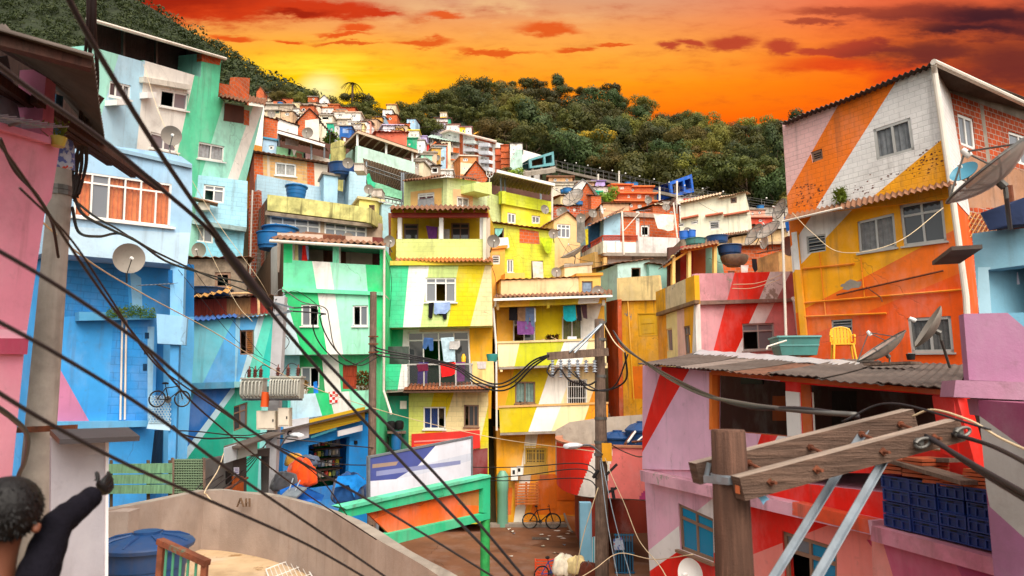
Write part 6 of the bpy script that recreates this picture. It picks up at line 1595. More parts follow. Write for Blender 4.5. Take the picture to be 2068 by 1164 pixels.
tag(sheet(f3,[(1980,430),(2068,400),(2140,390),(2140,450),(1995,468)],.2,.1,4).build('dark_tarp','c:#24304e'),'dark navy tarp on the pale blue room roof','tarp')
mb=MB();mb.tube([f3.at(2046,462,.1),f3.at(2036,375,.2)],.045,8);mb.bar(f3.at(2025,462,.2),f3.at(2033,420,-.2),.12,.03);mb.bar(f3.at(2062,460,.2),f3.at(2046,415,-.2),.14,.03);tag(mb.build('roof_props','rust'),'rusty pole and boards propped on the pale blue room','props')
dish(P(2016,366,7.6),V((-.62,.26,.9)),.52,P(2040,462,8.0),'very large grey mesh dish over the pale blue room','dishmesh',3)
dish(P(1950,352,15),V((-.7,-.4,.6)),.3,P(1942,362,18),'small teal dish on the raw brick corner','k:#4a8aa0')
# --- things on the corrugated roof
t=thing('chair','yellow plastic armchair standing on the corrugated roof','chair',P(1702,728,17.5))
c=P(1704,729,17.5);X,Y=V((.95,-.3,0)).normalized(),V((.3,.95,0)).normalized();YC='k:#f2b01c'
mb=MB();mb.box(c-X*.24-Y*.22+UP*.4,X*.48,Y*.44,UP*.03);mb.build('seat',YC,t)
mb=MB()
for k in range(6):
    a0,a1=-.24+.48*k/6,-.24+.48*(k+1)/6
    mb.box(c+X*a0+Y*(.2+.03*math.cos(a0*6))+UP*.43,X*(.48/6-.012),Y*.025,UP*(.38+.05*math.cos(a0*5)))
mb.tube(catmull([c-X*.25+Y*.2+UP*.5,c-X*.22+Y*.22+UP*.8,c+Y*.24+UP*.88,c+X*.22+Y*.22+UP*.8,c+X*.25+Y*.2+UP*.5],5),.02,6);mb.build('backrest',YC,t)
for sx_ in (-1,1):
    for sy_ in (-1,1):m2=MB();m2.tube([c+X*.26*sx_+Y*.25*sy_+UP*.0,c+X*.22*sx_+Y*.2*sy_+UP*.4],[.022,.028],7);m2.build('leg',YC,t)
    m2=MB();m2.tube(catmull([c+X*.25*sx_-Y*.2+UP*.4,c+X*.27*sx_-Y*.2+UP*.62,c+X*.27*sx_+Y*.15+UP*.66],5),.022,7);m2.build('armrest',YC,t)
f=F(1583,24,1888,20)
dish(P(1790,715,15.4),V((-.55,.15,.85)),.62,P(1800,738,15.2),'mesh dish with a red receiver on the corrugated roof','dishmesh',3)
dish(P(1888,668,12.6),V((-.8,.32,.55)),.45,P(1918,742,13),'grey dish seen edge-on beside the orange house window','dish',1)
t=thing('water_tank','shallow green rectangular tank on the roof edge before the pink house','water tank',P(1605,718,20.5),'water tanks')
c=P(1606,719,20.5);X,Y=V((1,-.1,0)).normalized(),V((.1,1,0)).normalized()
mb=MB();a=[c+X*sx_*.5+Y*sy_*.4 for sx_,sy_ in ((-1,-1),(1,-1),(1,1),(-1,1))];b_=[c+X*sx_*.6+Y*sy_*.5+UP*.52 for sx_,sy_ in ((-1,-1),(1,-1),(1,1),(-1,1))]
for i in range(4):j=(i+1) % 4;mb.face([a[i],a[j],b_[j],b_[i]])
mb.face(a[::-1]);mb.build('body','tankgreen',t)
mb=MB()
for i in range(4):j=(i+1) % 4;mb.bar(b_[i]+UP*.02,b_[j]+UP*.02,.07,.05);mb.bar(a[i].lerp(b_[i],.55),a[j].lerp(b_[j],.55),.03,.03)
mb.build('rim','k:#5f9a96',t);mb=MB();mb.face([p+UP*-.04 for p in b_]);mb.build('cover','k:#7fb0c8',t)
mb=MB();mb.tube([P(1548,706,19.5),P(1550,700,19.5),P(1588,688,19.7)],.025,6);tag(mb.build('inlet_pipe','pipe'),'thin pale pipe bent towards the green rectangular tank','pipe')
tag(MB().lathe(P(1840,727,14),[(0,0),(.07,0),(.09,.12),(0,.12)],10).build('plant_pot','black',smooth=True),'small dark pot standing below the orange house window','pot')
mb=MB();mb.bar(P(1755,737,14.2),P(1850,733,13.4),.4,.05);tag(mb.build('plank','oldwood'),'dark plank lying on the corrugated roof by the dishes','plank')
# --- near pole with double crossarms
foot=V((P(1478,1120,5.0).x,5.0,0));tp=P(1470,868,5.0)
t=thing('utility_pole','thick weathered wooden pole with a double crossarm close to the camera','utility pole',foot,'utility poles',True)
mb=MB();r0=.121;n=40
mb.tube([foot,V((foot.x,foot.y,2.8)),V((tp.x,tp.y,tp.z-.6)),V((tp.x,tp.y,tp.z-.012))],[.16,.145,.127,.119],n,caps=False)
mb.lathe(V((tp.x,tp.y,tp.z-.012)),[(.119,0),(.112,.012),(.04,.014),(.03,.004),(0,.004)],n)
mb.build('shaft','post',t,smooth=True)
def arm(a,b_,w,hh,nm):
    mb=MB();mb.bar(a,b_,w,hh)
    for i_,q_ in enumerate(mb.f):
        if min(mb.v[j].z for j in q_) > min(a.z,b_.z)-.01 and abs((mb.v[q_[1]]-mb.v[q_[0]]).cross(mb.v[q_[2]]-mb.v[q_[0]]).normalized().z) > .9:mb.m[i_]=1  # upward faces take the paler wood, lit-top contrast set by colour
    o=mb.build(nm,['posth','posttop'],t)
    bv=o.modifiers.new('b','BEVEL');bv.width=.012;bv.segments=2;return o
a1,b1=P(1402,956,5.25),P(1838,846,5.55)
a2,b2=P(1490,986,4.78),P(1930,868,5.05)
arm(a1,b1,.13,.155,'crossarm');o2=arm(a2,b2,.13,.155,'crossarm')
dv=(b2-a2).normalized();nv=dv.cross(UP).normalized()
mb=MB();mb.box(a2-dv*.004-nv*.03-UP*.035,nv*.06,dv*.003,UP*.07);mb.build('end_plate','k:#d8703a',t)
for s_ in (.22,.5,.74,.93):
    mb=MB();p=a1+(b1-a1)*s_;q=a2+(b2-a2)*(s_-.05);mb.tube([p,p+(q-p)*.85],.012,6);mb.lathe(p+(q-p)*.14,[(0,0),(.026,0),(.026,.02),(0,.02)],6,ax=(q-p));mb.build('spacer_bolt','rust',t)
for s_ in (.12,.32,.62,.86):
    mb=MB();p=a2+(b2-a2)*s_+nv*.065;mb.tube([p,p+nv*.07],.012,6);mb.lathe(p,[(0,0),(.03,0),(.03,.014),(0,.014)],4,ax=nv);mb.build('bolt','rust',t)
mb=MB();mb.tube([V((tp.x,tp.y,P(1475,966,5).z-.02)),V((tp.x,tp.y,P(1475,966,5).z+.03))],.134,24);mb.bar(P(1425,968,5.1),P(1432,935,5.1),.05,.02);mb.bar(P(1425,968,5.08),P(1475,972,4.85),.04,.05);mb.build('clamp','galv',t)
for a_,b_ in (((1552,1180,4.6),(1745,868,5.45)),((1628,1200,4.4),(1790,918,5.0))):
    mb=MB();A_,B_=P(*a_),P(*b_);d_=(B_-A_).normalized();A_=A_-d_*2.0
    mb.bar(A_,B_,.055,.008,up=V((0,-1,0)));mb.bar(A_+V((.026,0,0)),B_+V((.026,0,0)),.008,.05,up=V((0,-1,0)));mb.build('brace','galv',t)
for k,s_ in enumerate((.78,.97)):
    p=a2+(b2-a2)*s_-nv*-.07;mb=MB();ring=[p+nv*.05+dv*(.06*math.cos(2*math.pi*i/14)-.0)+UP*.03*math.sin(2*math.pi*i/14) for i in range(15)];mb.tube(ring,.012,6,caps=False);mb.lathe(p-nv*.01,[(0,0),(.03,0),(.035,.03),(.02,.05),(0,.05)],10,ax=nv);mb.build('shackle','steel',t)
ff=F(1600,4.8,1680,4.8)
tag(sheet(ff,[(1528,1003),(1540,996),(1553,1008),(1546,1012),(1541,1020),(1536,1010)],.0,.02,20).build('plastic_scrap','c:#7fb8d8'),'blue plastic scrap caught under the near crossarm','scrap')
# ================================================================== CABLES
G='cables crossing the whole view'
cable([(118,-40,2.0),(200,110,2.25),(330,320,2.8),(450,490,3.4),(560,625,3.9),(700,775,4.3),(900,980,4.8),(1070,1180,5.2)],.0105,'thick black cable falling from the top edge past the mint house',group=G)
cable([(-40,105,2.0),(60,180,2.25),(200,278,2.6),(330,385,3.0),(445,490,3.4),(550,635,3.9),(690,800,4.4),(860,985,4.8),(1050,1180,5.2)],.0105,'thick black cable joining another above the grey shack',group=G)
mb=MB();mb.tube([P(440,484,3.38),P(465,520,3.5),P(515,585,3.72),P(543,617,3.85)],[.02,.027,.027,.02],10);tag(mb.build('cable_splice','cable',smooth=True),'long thick splice sleeve joining two black cables','splice')
cable([(-40,485,1.9),(120,580,2.2),(280,690,2.6),(400,790,3.0),(560,905,3.6),(760,1020,4.3),(1020,1180,5.0)],.0072,'black cable crossing the pink wall below the terrace opening',group=G)
cable([(-40,630,1.9),(120,718,2.2),(300,830,2.6),(470,955,3.2),(640,1070,4.0),(800,1180,4.7)],.0072,'black cable crossing above the lower ledge of the blue wall',group=G)
cable([(-40,770,1.9),(90,850,2.2),(260,940,2.6),(420,1010,3.2),(620,1100,4.0),(760,1180,4.6)],.0072,'lowest black cable crossing before the green plank screen',group=G)
cable([(-40,240,2.4),(20,320,2.7),(90,420,3.0),(170,540,3.5),(250,650,4.0),(350,770,4.8),(430,850,5.4),(600,985,7),(760,1090,8)],.007,'dark brown cable passing over the moss ledge','cablebrown',G)
cable([(40,380,3.2),(140,480,3.7),(215,590,4.1),(300,720,4.6),(365,775,5.0),(520,880,6.2),(640,960,7),(700,1040,7.4)],.006,'thin dark cable beside the concrete pole running down to the parapet','cablebrown',G)
cable([(150,400,8.3),(170,435,9),(220,462,10),(280,490,11.5),(340,530,13),(420,555,16),(520,580,20),(548,612,21.8)],.022,'black service cable from the concrete pole to the transformer pole',group='service cables from the concrete pole')
cable([(146,420,8.3),(160,470,9),(200,478,9.8),(250,474,10.8),(320,512,12.6),(430,562,16),(545,605,21.8)],.02,'second black service cable looping under the first',group='service cables from the concrete pole')
cable([(150,405,8.3),(195,440,9.5),(245,468,10.8),(335,528,13)],.016,'short black lead tied to the service cables',group='service cables from the concrete pole')
cable([(30,400,7),(180,528,10),(300,600,13),(430,670,16.5),(600,770,21),(800,838,25),(1000,885,27),(1200,912,20)],.012,'long cream rope running from the pink house to the lamp pole','wire','ropes and thin wires')
cable([(1238,668,19.8),(1262,700,18.6),(1320,745,14),(1400,790,9.5),(1500,815,7),(1620,830,6),(1730,838,5.6)],.022,'thick twisted cable from the central pole to the near crossarm','steel','twisted supply cables')
cable([(1238,668,19.7),(1260,703,18.6),(1318,740,14),(1400,784,9.5),(1500,820,7),(1620,826,6),(1735,842,5.6)],.02,'second strand of the twisted cable before the pink porch','cable','twisted supply cables')
cable([(1220,655,19.8),(1240,690,19),(1262,712,18.4)],.015,'pale tie wire from the pole top to the twisted cable','wire')
for i,(o,lb) in enumerate(((0,'uppermost black cable from the crossarm to the striped house'),(6,'middle black cable from the crossarm to the striped house'),(13,'lowest black cable from the crossarm to the striped house'))):
    cable([(1108,717+o*.2,19.8),(1075,730+o,20.5),(1035,765+o*1.3,22),(1000,776+o,23),(960,762+o,24),(920,738+o*.6,25),(850,722+o*.5,26),(775,707+o,26),(755,700+o,25.9)],.028,lb,group='cables between the crossarm and the slim pole')
cable([(760,712,25.8),(720,735,25),(690,735,24),(650,700,23.2),(632,660,22.8),(640,625,22.4),(590,622,21.7)],.022,'black cable looping from the slim pole to the transformer pole',group='looping cables before the green house')
cable([(762,722,25.8),(728,738,25),(690,720,24),(660,680,23.2),(646,640,22.8),(655,634,22.4),(580,628,21.7)],.022,'second black cable looping before the white band',group='looping cables before the green house')
cable([(700,730,24),(675,700,23.4),(665,650,22.9),(656,622,22.6),(610,610,22.2),(570,585,22),(552,600,21.9)],.018,'grey cable curling over the small green house window','steel','looping cables before the green house')
for i,(pts,lb) in enumerate((([(556,606,21.8),(592,588,22.4),(620,600,22.6),(650,625,22.8)],'thin black lead above the small green house window'),([(552,612,21.8),(560,660,22),(584,690,22.5),(562,720,22)],'thin black lead hanging down the pale stripe'),([(500,790,21.4),(495,760,21.4),(508,742,21.5),(520,760,21.4)],'black jumper wire arching over the smaller transformer'),([(512,760,21.4),(530,738,21.5),(548,745,21.7)],'black jumper wire reaching the grey pole'),([(560,770,21.3),(585,735,21.5),(605,745,21.2),(600,770,21.2)],'black jumper wire arching over the larger transformer'))):
    cable(pts,.012,lb,group='thin leads around the transformers')
for i,(y0,y1,lb) in enumerate(((938,936,'upper black cable crossing the orange wall to the central pole'),(950,958,'lower black cable crossing the red band to the central pole'),(968,962,'thin black cable crossing just above the bicycle'))):
    cable([(1206,y0+18,19.8),(1190,y0+2,20.2),(1150,y0-2,21),(1060,(y0+y1)/2+6,23),(960,y1+8,25),(860,y1+2,26),(757,y1-10,26)],.016,lb,group='low cables across the square')
cable([(757,905,26),(700,900,24),(640,893,22),(560,885,21.8)],.018,'black cable crossing the front of the blue shop',group='low cables across the square')
cable([(757,940,26),(690,938,24),(620,926,22.6),(556,900,21.8)],.018,'sagging black cable under the one crossing the shop',group='low cables across the square')
cable([(548,888,21.8),(480,884,20),(420,886,18),(370,878,17),(350,860,17.6)],.022,'black cable crossing the turquoise wall',group='cables on the turquoise house')
cable([(548,872,21.8),(490,880,20),(400,872,18),(355,870,17.4)],.016,'thinner black cable crossing the turquoise wall',group='cables on the turquoise house')
for i in range(5):
    cable([(545+i*3,880,21.8),(520-i*4,925,20.5),(470-i*12,985-i*5,18),(420-i*10,1010,14)],.014,['steepest black cable dropping from the grey pole to the parapet','second black cable in the fan below the grey pole','third black cable in the fan below the grey pole','fourth black cable in the fan below the grey pole','flattest black cable in the fan below the grey pole'][i],group='fan of cables below the grey pole')
cable([(452,915,18),(440,950,16),(415,990,13.2),(418,1000,13),(430,1015,12.6)],.012,'white cord tied to the corner of the cement parapet','wire')
for i,(a,b_,lb) in enumerate((((1212,930,19.7),(1250,1180,18),'grey guy wire running steeply down the central pole'),((1214,925,19.7),(1278,1180,17),'second grey guy wire spreading from the central pole'),((1208,985,19.7),(1160,1165,20),'cream guy wire slanting to the bags'))):
    cable([a,((a[0]+b_[0])/2-4,(a[1]+b_[1])/2,(a[2]+b_[2])/2),b_],.014,lb,'galv' if i < 2 else 'wire','guy wires of the central pole')
cable([(1218,915,19.8),(1235,960,19.4),(1262,1020,18),(1290,1090,16.6),(1330,1140,14.6),(1345,1164,14)],.01,'cream wire sagging from the lamp pole to the pink house','wire','ropes and thin wires')
cable([(1150,1180,17),(1200,1150,17),(1250,1118,17),(1320,1130,16),(1400,1120,14)],.01,'cream cord strung low before the blue cart','wire','ropes and thin wires')
cable([(1225,893,19.8),(1255,910,20.5),(1285,922,19),(1302,922,17.2)],.016,'black lead crossing the pink terrace wall',group='low cables across the square')
cable([(1205,770,19.8),(1185,778,19.9),(1150,768,19.8),(1130,745,19.7),(1116,760,19.8),(1105,750,19.8),(1112,735,19.8)],.026,'black cable looping under the insulators',group='cables at the insulator crossarm')
cable([(1262,712,18.4),(1266,760,18.8),(1250,780,19.2),(1222,788,19.6),(1185,785,19.8),(1160,750,19.7)],.026,'black cable swinging from the twisted cable under the crossarm',group='cables at the insulator crossarm')
cable([(1268,716,18.3),(1245,775,19),(1215,790,19.6),(1175,770,19.7),(1140,740,19.7)],.02,'thinner black cable swinging beside the central pole',group='cables at the insulator crossarm')
for i,(a,m_,b_,r,lb) in enumerate((((1868,880,4.95),(1960,935,4.4),(2110,1020,3.6),.017,'thick black cable pulled from the front crossarm past the blue crates'),((1880,884,4.95),(1975,950,4.4),(2110,1032,3.6),.017,'thick black cable running just under its twin from the front crossarm'),((1905,872,5.1),(2000,900,4.5),(2110,955,3.6),.015,'black cable from the crossarm end towards the mauve wall'),((1700,852,5.45),(1800,815,5.2),(2000,868,4.4),.008,'thin stay wire above the crossarm end'))):
    cable([a,m_,b_],r,lb,'cable','cables leaving the near crossarm')
cable([(1840,842,5.5),(1885,828,5.3),(1960,850,4.8),(2020,885,4.4),(2110,925,3.8)],.008,'thin cream wire arching over the crossarm end','wire','cables leaving the near crossarm')
cable([(-40,800,3.2),(25,845,3.6),(55,880,4),(50,930,4.4),(38,960,4.6),(30,1000,4.8)],.014,'black cable curling round the pink wall edge',group='loose cables on the pink house')
cable([(0,280,5),(30,345,5.4),(75,395,6),(105,450,6.6),(118,520,7)],.014,'dark cable dipping across the pink parapet','cablebrown',group='loose cables on the pink house')
for i,(pts,lb) in enumerate((([(290,130,24),(330,250,21),(420,420,20),(520,560,20.6),(548,610,21.8)],'thin pale wire from the mint house to the grey pole'),([(295,380,17.5),(360,500,19),(440,610,21),(530,720,21.8)],'thin dark wire before the raw shack'),([(380,420,22),(470,600,21.6),(510,650,21.5)],'thin white wire before the pale blue block house'),([(360,545,18),(480,690,20.5),(560,740,21.6)],'thin dark wire crossing the blue mural'))):
    cable(pts,.008,lb,'wire' if 'pale' in lb or 'white' in lb else 'cable','ropes and thin wires')
cable([(1600,430,20),(1640,470,17),(1700,510,15),(1810,490,14.5),(1905,420,15)],.008,'thin pale wire sagging across the orange house windows','wire','ropes and thin wires')
cable([(1480,575,26),(1530,572,25.8),(1580,555,25.6)],.014,'pale washing line before the red parapet','wire','ropes and thin wires')
cable([(1478,583,26),(1520,582,25.8),(1575,565,25.6)],.014,'second pale washing line before the red parapet','wire','ropes and thin wires')
# ================================================================== MIDDLE OF THE HILLSIDE
wc='c:#d8d4cc'
h,f=hut([(513,310),(662,334),(660,392),(520,392)],42,'blocks','peach block house with brick corners and a corrugated roof above the blue tank',turn=2,D=6,roof='tin',rm='tinbrown',pitch=.2,over=.6,
   mats=['brick','blocks','p:#cbb9a2','blocks','brick','p:#d8c8b4'],lines=[((531,312),(532,392)),((539,312),(541,392)),((544,312),(546,392)),((620,312),(621,392)),((634,312),(636,392))],side='brick2',
   wins=[W([(556,327),(598,332),(598,358),(555,354)],2,0,'white','cc',wc,fr=.1,sill=.1)])
h,f=hut([(519,352),(716,392),(714,432),(519,424)],40.5,'b:#b4d4e4','pale blue block wall under the peach block house',turn=3,D=3,roof=None,ext=2)
h,f=hut([(706,346),(740,352),(738,402),(704,402)],41,'b:#aed0e0','pale blue block tower beside the green tarp',turn=.6,D=3,roof=None,ext=4)
h,f=hut([(654,352),(683,357),(682,378),(656,374)],41,'p:#a8d0e4','small pale blue hut with a flat slab under the dark blue tank',turn=.5,D=2.5,roof='slab',rm='concrete',ext=2)
tank(P(690,354,41.5)+V((0,0,-.1)),.85,.75,'dark blue tank on the slab of the small pale blue hut','tankdark',lid=False)
tank(P(598,391,39.5)+V((0,0,-.35)),.62,.75,'bright blue tank with a lid behind the mossy parapet','tank')
dish(P(703,330,40),V((.2,-1,-.2)),.33,P(706,346,41.5),'pale dish on the pale blue block tower')
dish(P(745,383,38),V((.1,-1,-.1)),.28,P(746,400,38.6),'brown dish on a mast above the small yellow hut')
for q,lb in (((715,331,735,345),'mouldy white concrete box on the pale blue tower'),((750,383,771,397),'mouldy white concrete box on the small yellow hut')):
    ff=F(700,38.5,800,38.5);t=thing('concrete_box',lb,'box',ff.at((q[0]+q[2])/2,q[3],-.4));part_box(t,'body',ff,q,-.9,0,'d:#d8ccc0');part_box(t,'lid',ff,(q[0]-.5,q[1]-2,q[2]+.5,q[1]),-.95,.05,'concrete')
h=house('cement house with a mossy yellow parapet and two long white-framed windows',650,36,9)
f=F(540,34,773,36)
wall(h,'parapet',f,[(540,393),(620,402),(748,420),(748,450),(540,425)],.2,['moss'],out=.3)
wall(h,'side_parapet',F(747,36,774,38.5),[(748,420),(772,438),(774,466),(748,450)],.2,'moss',out=.2)
slab(h,'terrace_slab',[f.at(536,427,.35),f.at(752,453,.35),f.at(776,466,-2),f.at(540,424,-4)],.18,'rough')
wall(h,'wall',f,[(540,424),(773,452),(773,500),(540,500)],5,['d:#b09880'],ext=5,wins=[W([(545,434),(647,446),(647,496),(545,496)],4,.27,'white','llll',fr=.09,sill=.05),W([(655,447),(741,458),(740,498),(655,498)],4,.27,'white','llll',fr=.09,sill=.05)])
wall(h,'side_wall',F(502,40,541,34),[(504,452),(541,398),(541,560),(520,640),(504,640)],.2,['rough','brick2','rough'],lines=[((527,400),(527,640)),((534,400),(534,640))],ext=3)
tank(P(565,480,33.3)+V((0,0,-.35)),.85,.8,'round blue tank with a wide lid before the long windows','tank',lid=True)
tank(P(548,490,32.4)+V((0,0,-.35)),.7,.8,'darker blue tank squeezed beside the wide-lidded one','tank',lid=False)
h,f=hut([(622,474),(680,481),(680,495),(622,490)],31.5,'p:#d8c0a0','low cream skylight box on the roof of the green house',turn=.3,D=1.6,roof='slab',rm='tinbrown',ext=.4,over=.25)
dish(P(703,482,31),V((.1,-1,.1)),.26,P(704,494,31.3),'grey dish behind the corrugated roof of the green house')
yagi(P(512,545,30),V((.3,-.5,.8)),1.6,P(516,600,30.3),'many-pronged tv antenna leaning on the old brown wall')
h,f=hut([(503,392),(522,384),(524,640),(506,640)],40,'brick2','tall raw brick strip between the pale blue block house and the mossy house',turn=-.5,D=3,roof=None)
mb=MB();mb.tube([P(510,385,39),P(507,470,38),P(505,560,36)],.05,6);tag(mb.build('drainpipe','pipe'),'pale pipe running down the raw brick strip','pipe')
h,f=hut([(726,402),(772,408),(770,470),(724,450)],38,'p:#f0e27a','small yellow hut with a flat slab roof beside the mossy parapet',turn=.8,D=3,roof='slab',rm='d:#d8c890',ext=3,over=.3,wins=[W((745,414,757,446),1,0,'brownframe','d',pm_='w:#6a4a3a',name='door')])
h,f=hut([(771,412),(792,414),(790,450),(770,446)],37.6,'p:#9fc4cc','tiny grey-blue shed beside the small yellow hut',turn=.2,D=2,roof='tin',rm='tinnew',ext=2)
t=thing('canopy','large tin canopy on thin trusses above the green tarp','canopy',P(800,395,47))
a=[P(735,324,44),P(876,362,44),P(868,345,53),P(740,316,53)]
corr(t,'roof',P(733,320,43.4),P(878,364,44.5),P(822,408,46.2),P(742,388,45.2),'w:#c0a288',26,.035)
mb=MB()
for p,q in ((P(738,334,43.6),P(815,360,43.6)),(P(738,400,43.6),P(824,350,46)),(P(815,405,43.6),P(868,362,44)),(P(756,396,43.6),P(815,408,43.6))):
    mb.tube([p,q],.05,5);mb.tube([p-UP*.25,q-UP*.25],.04,5)
    for k in range(9):s0=p.lerp(q,k/8);mb.tube([s0,s0-UP*.25],.025,4)
mb.build('truss','steel',t)
for x,y0,y1 in ((740,325,350),(811,350,420),(815,350,470)):mb=MB();mb.tube([P(x,y0,43.6),P(x,y1,43.6)],.06,6);mb.build('post','galv',t)
ff=F(740,42.5,815,42.5)
tag(sheet(ff,[(747,366),(775,374),(812,386),(811,402),(770,394),(752,392)],.1,.12,1.8).build('green_tarp','c:#7fbc98'),'pale green tarp stretched under the big tin canopy','tarp')
tag(sheet(ff,[(739,352),(746,350),(752,366),(760,372),(756,380),(742,372)],.3,.12,4).build('green_net','c:#3fb88a'),'torn bright green net hanging from the canopy post','net')
h=house('mint-white terrace house with an open slatted pergola',760,56,14)
f=F(722,53,842,57);s=F(684,60,723,53)
wall(h,'parapet',f,[(722,294),(838,328),(840,372),(722,334)],.3,'p:#bfe0d0',ext=6)
wall(h,'side_parapet',s,[(686,322),(722,294),(722,340),(684,352)],.3,'p:#aed8c8',ext=6)
wall(h,'lime_pier',F(667,56,687,55),[(668,290),(687,283),(685,345),(667,350)],.6,'moss',ext=4)
p0,p1,p2,p3=P(724,264,53),P(842,305,57),P(822,322,66),P(684,296,62)
slab(h,'pergola_roof',[P(722,262,52.6),P(844,303,56.8),P(828,318,61),P(688,296,57.5)],.12,'w:#8a5c42')
mb=MB()
for k in range(9):q=P(722,263,52.7).lerp(P(843,305,56.8),k/8);r=P(688,297,57.5).lerp(P(828,319,61),k/8);mb.bar(q-UP*.18,r-UP*.18,.1,.14)
mb.bar(P(722,267,52.6),P(844,308,56.8),.12,.2);mb.build('pergola_beam','p:#cfb89c',h)
for x,y0,y1,d in ((722,264,296,53),(780,285,312,55),(833,304,328,56.8),(696,280,308,58)):mb=MB();mb.bar(P(x,y0,d),P(x,y1,d),.16,.16,up=V((0,1,0)));mb.build('post','white',h)
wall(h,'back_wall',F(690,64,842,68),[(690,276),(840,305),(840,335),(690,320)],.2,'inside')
h=house('terrace with a dark tin canopy and green wall hung with washing',600,50,18)
f=F(562,49,668,51)
wall(h,'wall',f,[(560,296),(630,312),(666,322),(664,345),(560,330)],.3,['p:#8fcc9c','p:#e8dccc'],lines=[((629,300),(629,345))],ext=4)
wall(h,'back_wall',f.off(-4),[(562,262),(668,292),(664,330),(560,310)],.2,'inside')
corr(h,'roof',P(560,266,47.5),P(656,294,48.5),P(664,306,50.5),P(566,284,49.8),'tinbrown',16,.04)
mb=MB();mb.bar(P(560,267,47.4),P(656,295,48.4),.12,.2);mb.build('gutter','white',h)
for x,y0,y1 in ((564,268,296),(629,286,325),(655,295,320)):mb=MB();mb.tube([P(x,y0,48.6),P(x,y1,48.8)],.07,6);mb.build('post','galv',h)
g=f.off(.15)
for q,m_,lb in (([(577,279),(604,283),(603,296),(576,292)],'c:#b8b8bc','silver grey sheet under the dark tin canopy'),([(583,300),(588,302),(586,314),(582,312)],'c:#1d1d22','black shirt on the green terrace wall'),([(590,302),(599,304),(594,316)],'c:#e8e4e0','white triangle of cloth on the green terrace wall'),([(598,308),(610,311),(610,322),(599,319)],'c:#8a6248','brown towel on the green terrace wall'),([(613,309),(617,310),(617,322),(614,321)],'c:#2a2430','dark strip of cloth beside the brown towel'),([(617,309),(627,312),(626,325),(618,323)],'c:#ecc8d0','pale pink towel on the green terrace wall')):
    cloth(g,q,m_,lb,out=.05,amp=.04,k=5)
h,f=hut([(500,204),(534,212),(530,292),(497,290)],48,'p:#e8e4d8','tall pale wall with a peeling mint top behind the mint house',turn=1,D=4,roof='tin',rm='tinbrown',mats=['brick','p:#e8e4d8'],lines=[((503,200),(501,300))])
h,f=hut([(500,290),(530,296),(528,320),(498,345)],46,'w:#c8862c','yellow-brown corrugated fence below the tall pale wall',turn=1,D=.4,roof=None)
h,f=hut([(534,236),(561,244),(560,284),(532,280)],50,'brick','narrow brick house with a white band and blue base',turn=1,D=4,roof='tin',rm='tinbrown',mats='brick')
h,f=hut([(531,280),(560,285),(559,310),(530,306)],49,'p:#a9c8e0','pale blue base storey under the narrow brick house',turn=1,D=4,roof='slab',rm='p:#4f94b4',wins=[W((543,294,553,303),1,0,'white','g',fr=.1)])
h,f=hut([(561,240),(602,255),(602,270),(562,262)],54,'p:#e4e0dc','white plastered shack under a brown tiled roof',turn=1,D=4,roof='tin',rm='tinbrown',wins=[W((579,262,584,268),1,0,'white','o',fr=.1)])
h,f=hut([(602,245),(644,240),(648,290),(600,280)],56,'brick','raw brick and white shack with a steep grey roof',turn=1.5,D=5,roof='gable',rm='tin',mats=['brick','p:#e0d8cc'],lines=[((616,240),(617,290))])
corr(h,'lean_roof',P(638,236,56),P(682,278,60),P(676,284,66),P(636,236,64),'tin',10,.05)
h=house('pale lime corner house with peach window surrounds',900,40,8)
f=F(815,38.5,904,37.2);s=F(903,37.2,985,40)
wall(h,'wall',f,[(816,368),(904,358),(904,425),(817,425)],5,['b:#cfdc98','p:#e8b870'],ext=4,ext_dir=s.h,patches=[([(829,388),(892,380),(892,425),(829,425)],1)],wins=[W([(843,391),(877,388),(877,418),(843,420)],2,.2,'white','cc','c:#b87a88',fr=.1,sill=.1)])
wall(h,'wall',s,[(903,358),(960,366),(984,372),(984,425),(903,425)],.3,out=.02,mats=['b:#d4e0a0','p:#f0c090','b:#d8e8b4'],ext=4,patches=[([(915,382),(955,384),(955,425),(915,425)],1),([(955,366),(990,372),(990,425),(955,425)],2)],wins=[W([(923,396),(948,400),(948,419),(923,418)],2,0,'white','cc',wc,fr=.1,sill=.1)])
part_box(h,'corner_parapet',s,[(957,370),(993,368),(993,394),(957,386)],.0,1.0,'b:#d4e48c')
corr(h,'roof',P(812,366,37.6),P(906,354,36.4),P(905,352,44),P(840,362,44),'tinbrown',16,.06)
corr(h,'roof',P(904,354,36.4),P(964,364,38.6),P(958,360,44),P(905,352,44),'tinbrown',12,.06)
tag(sheet(f,[(845,403),(877,399),(878,416),(868,420),(842,420)],.25,.06,4).build('window_cloth','c:#8c8c90'),'grey sheet tied across the lime house window','cloth')
h,f=hut([(938,358),(984,356),(986,372),(936,372)],50,'brick','brick gable peeping over the pale lime corner house',D=4,roof='gable',rm='tinbrown',pitch=.3)
h=house('bright yellow house with a lime parapet and dark rooftop canopy',1060,44,8)
f=F(1013,41,1118,43.5);s=F(984,46,1014,41)
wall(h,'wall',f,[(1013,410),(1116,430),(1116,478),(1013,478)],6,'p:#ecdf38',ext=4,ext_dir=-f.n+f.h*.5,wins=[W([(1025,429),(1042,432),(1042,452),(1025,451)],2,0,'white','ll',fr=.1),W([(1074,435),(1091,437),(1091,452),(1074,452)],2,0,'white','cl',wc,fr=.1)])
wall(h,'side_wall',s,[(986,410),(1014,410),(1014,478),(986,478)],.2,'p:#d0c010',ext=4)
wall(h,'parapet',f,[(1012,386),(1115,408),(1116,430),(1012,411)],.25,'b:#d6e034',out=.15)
wall(h,'side_parapet',s,[(984,402),(1014,386),(1014,411),(985,420)],.25,'b:#c4cc38',out=.15)
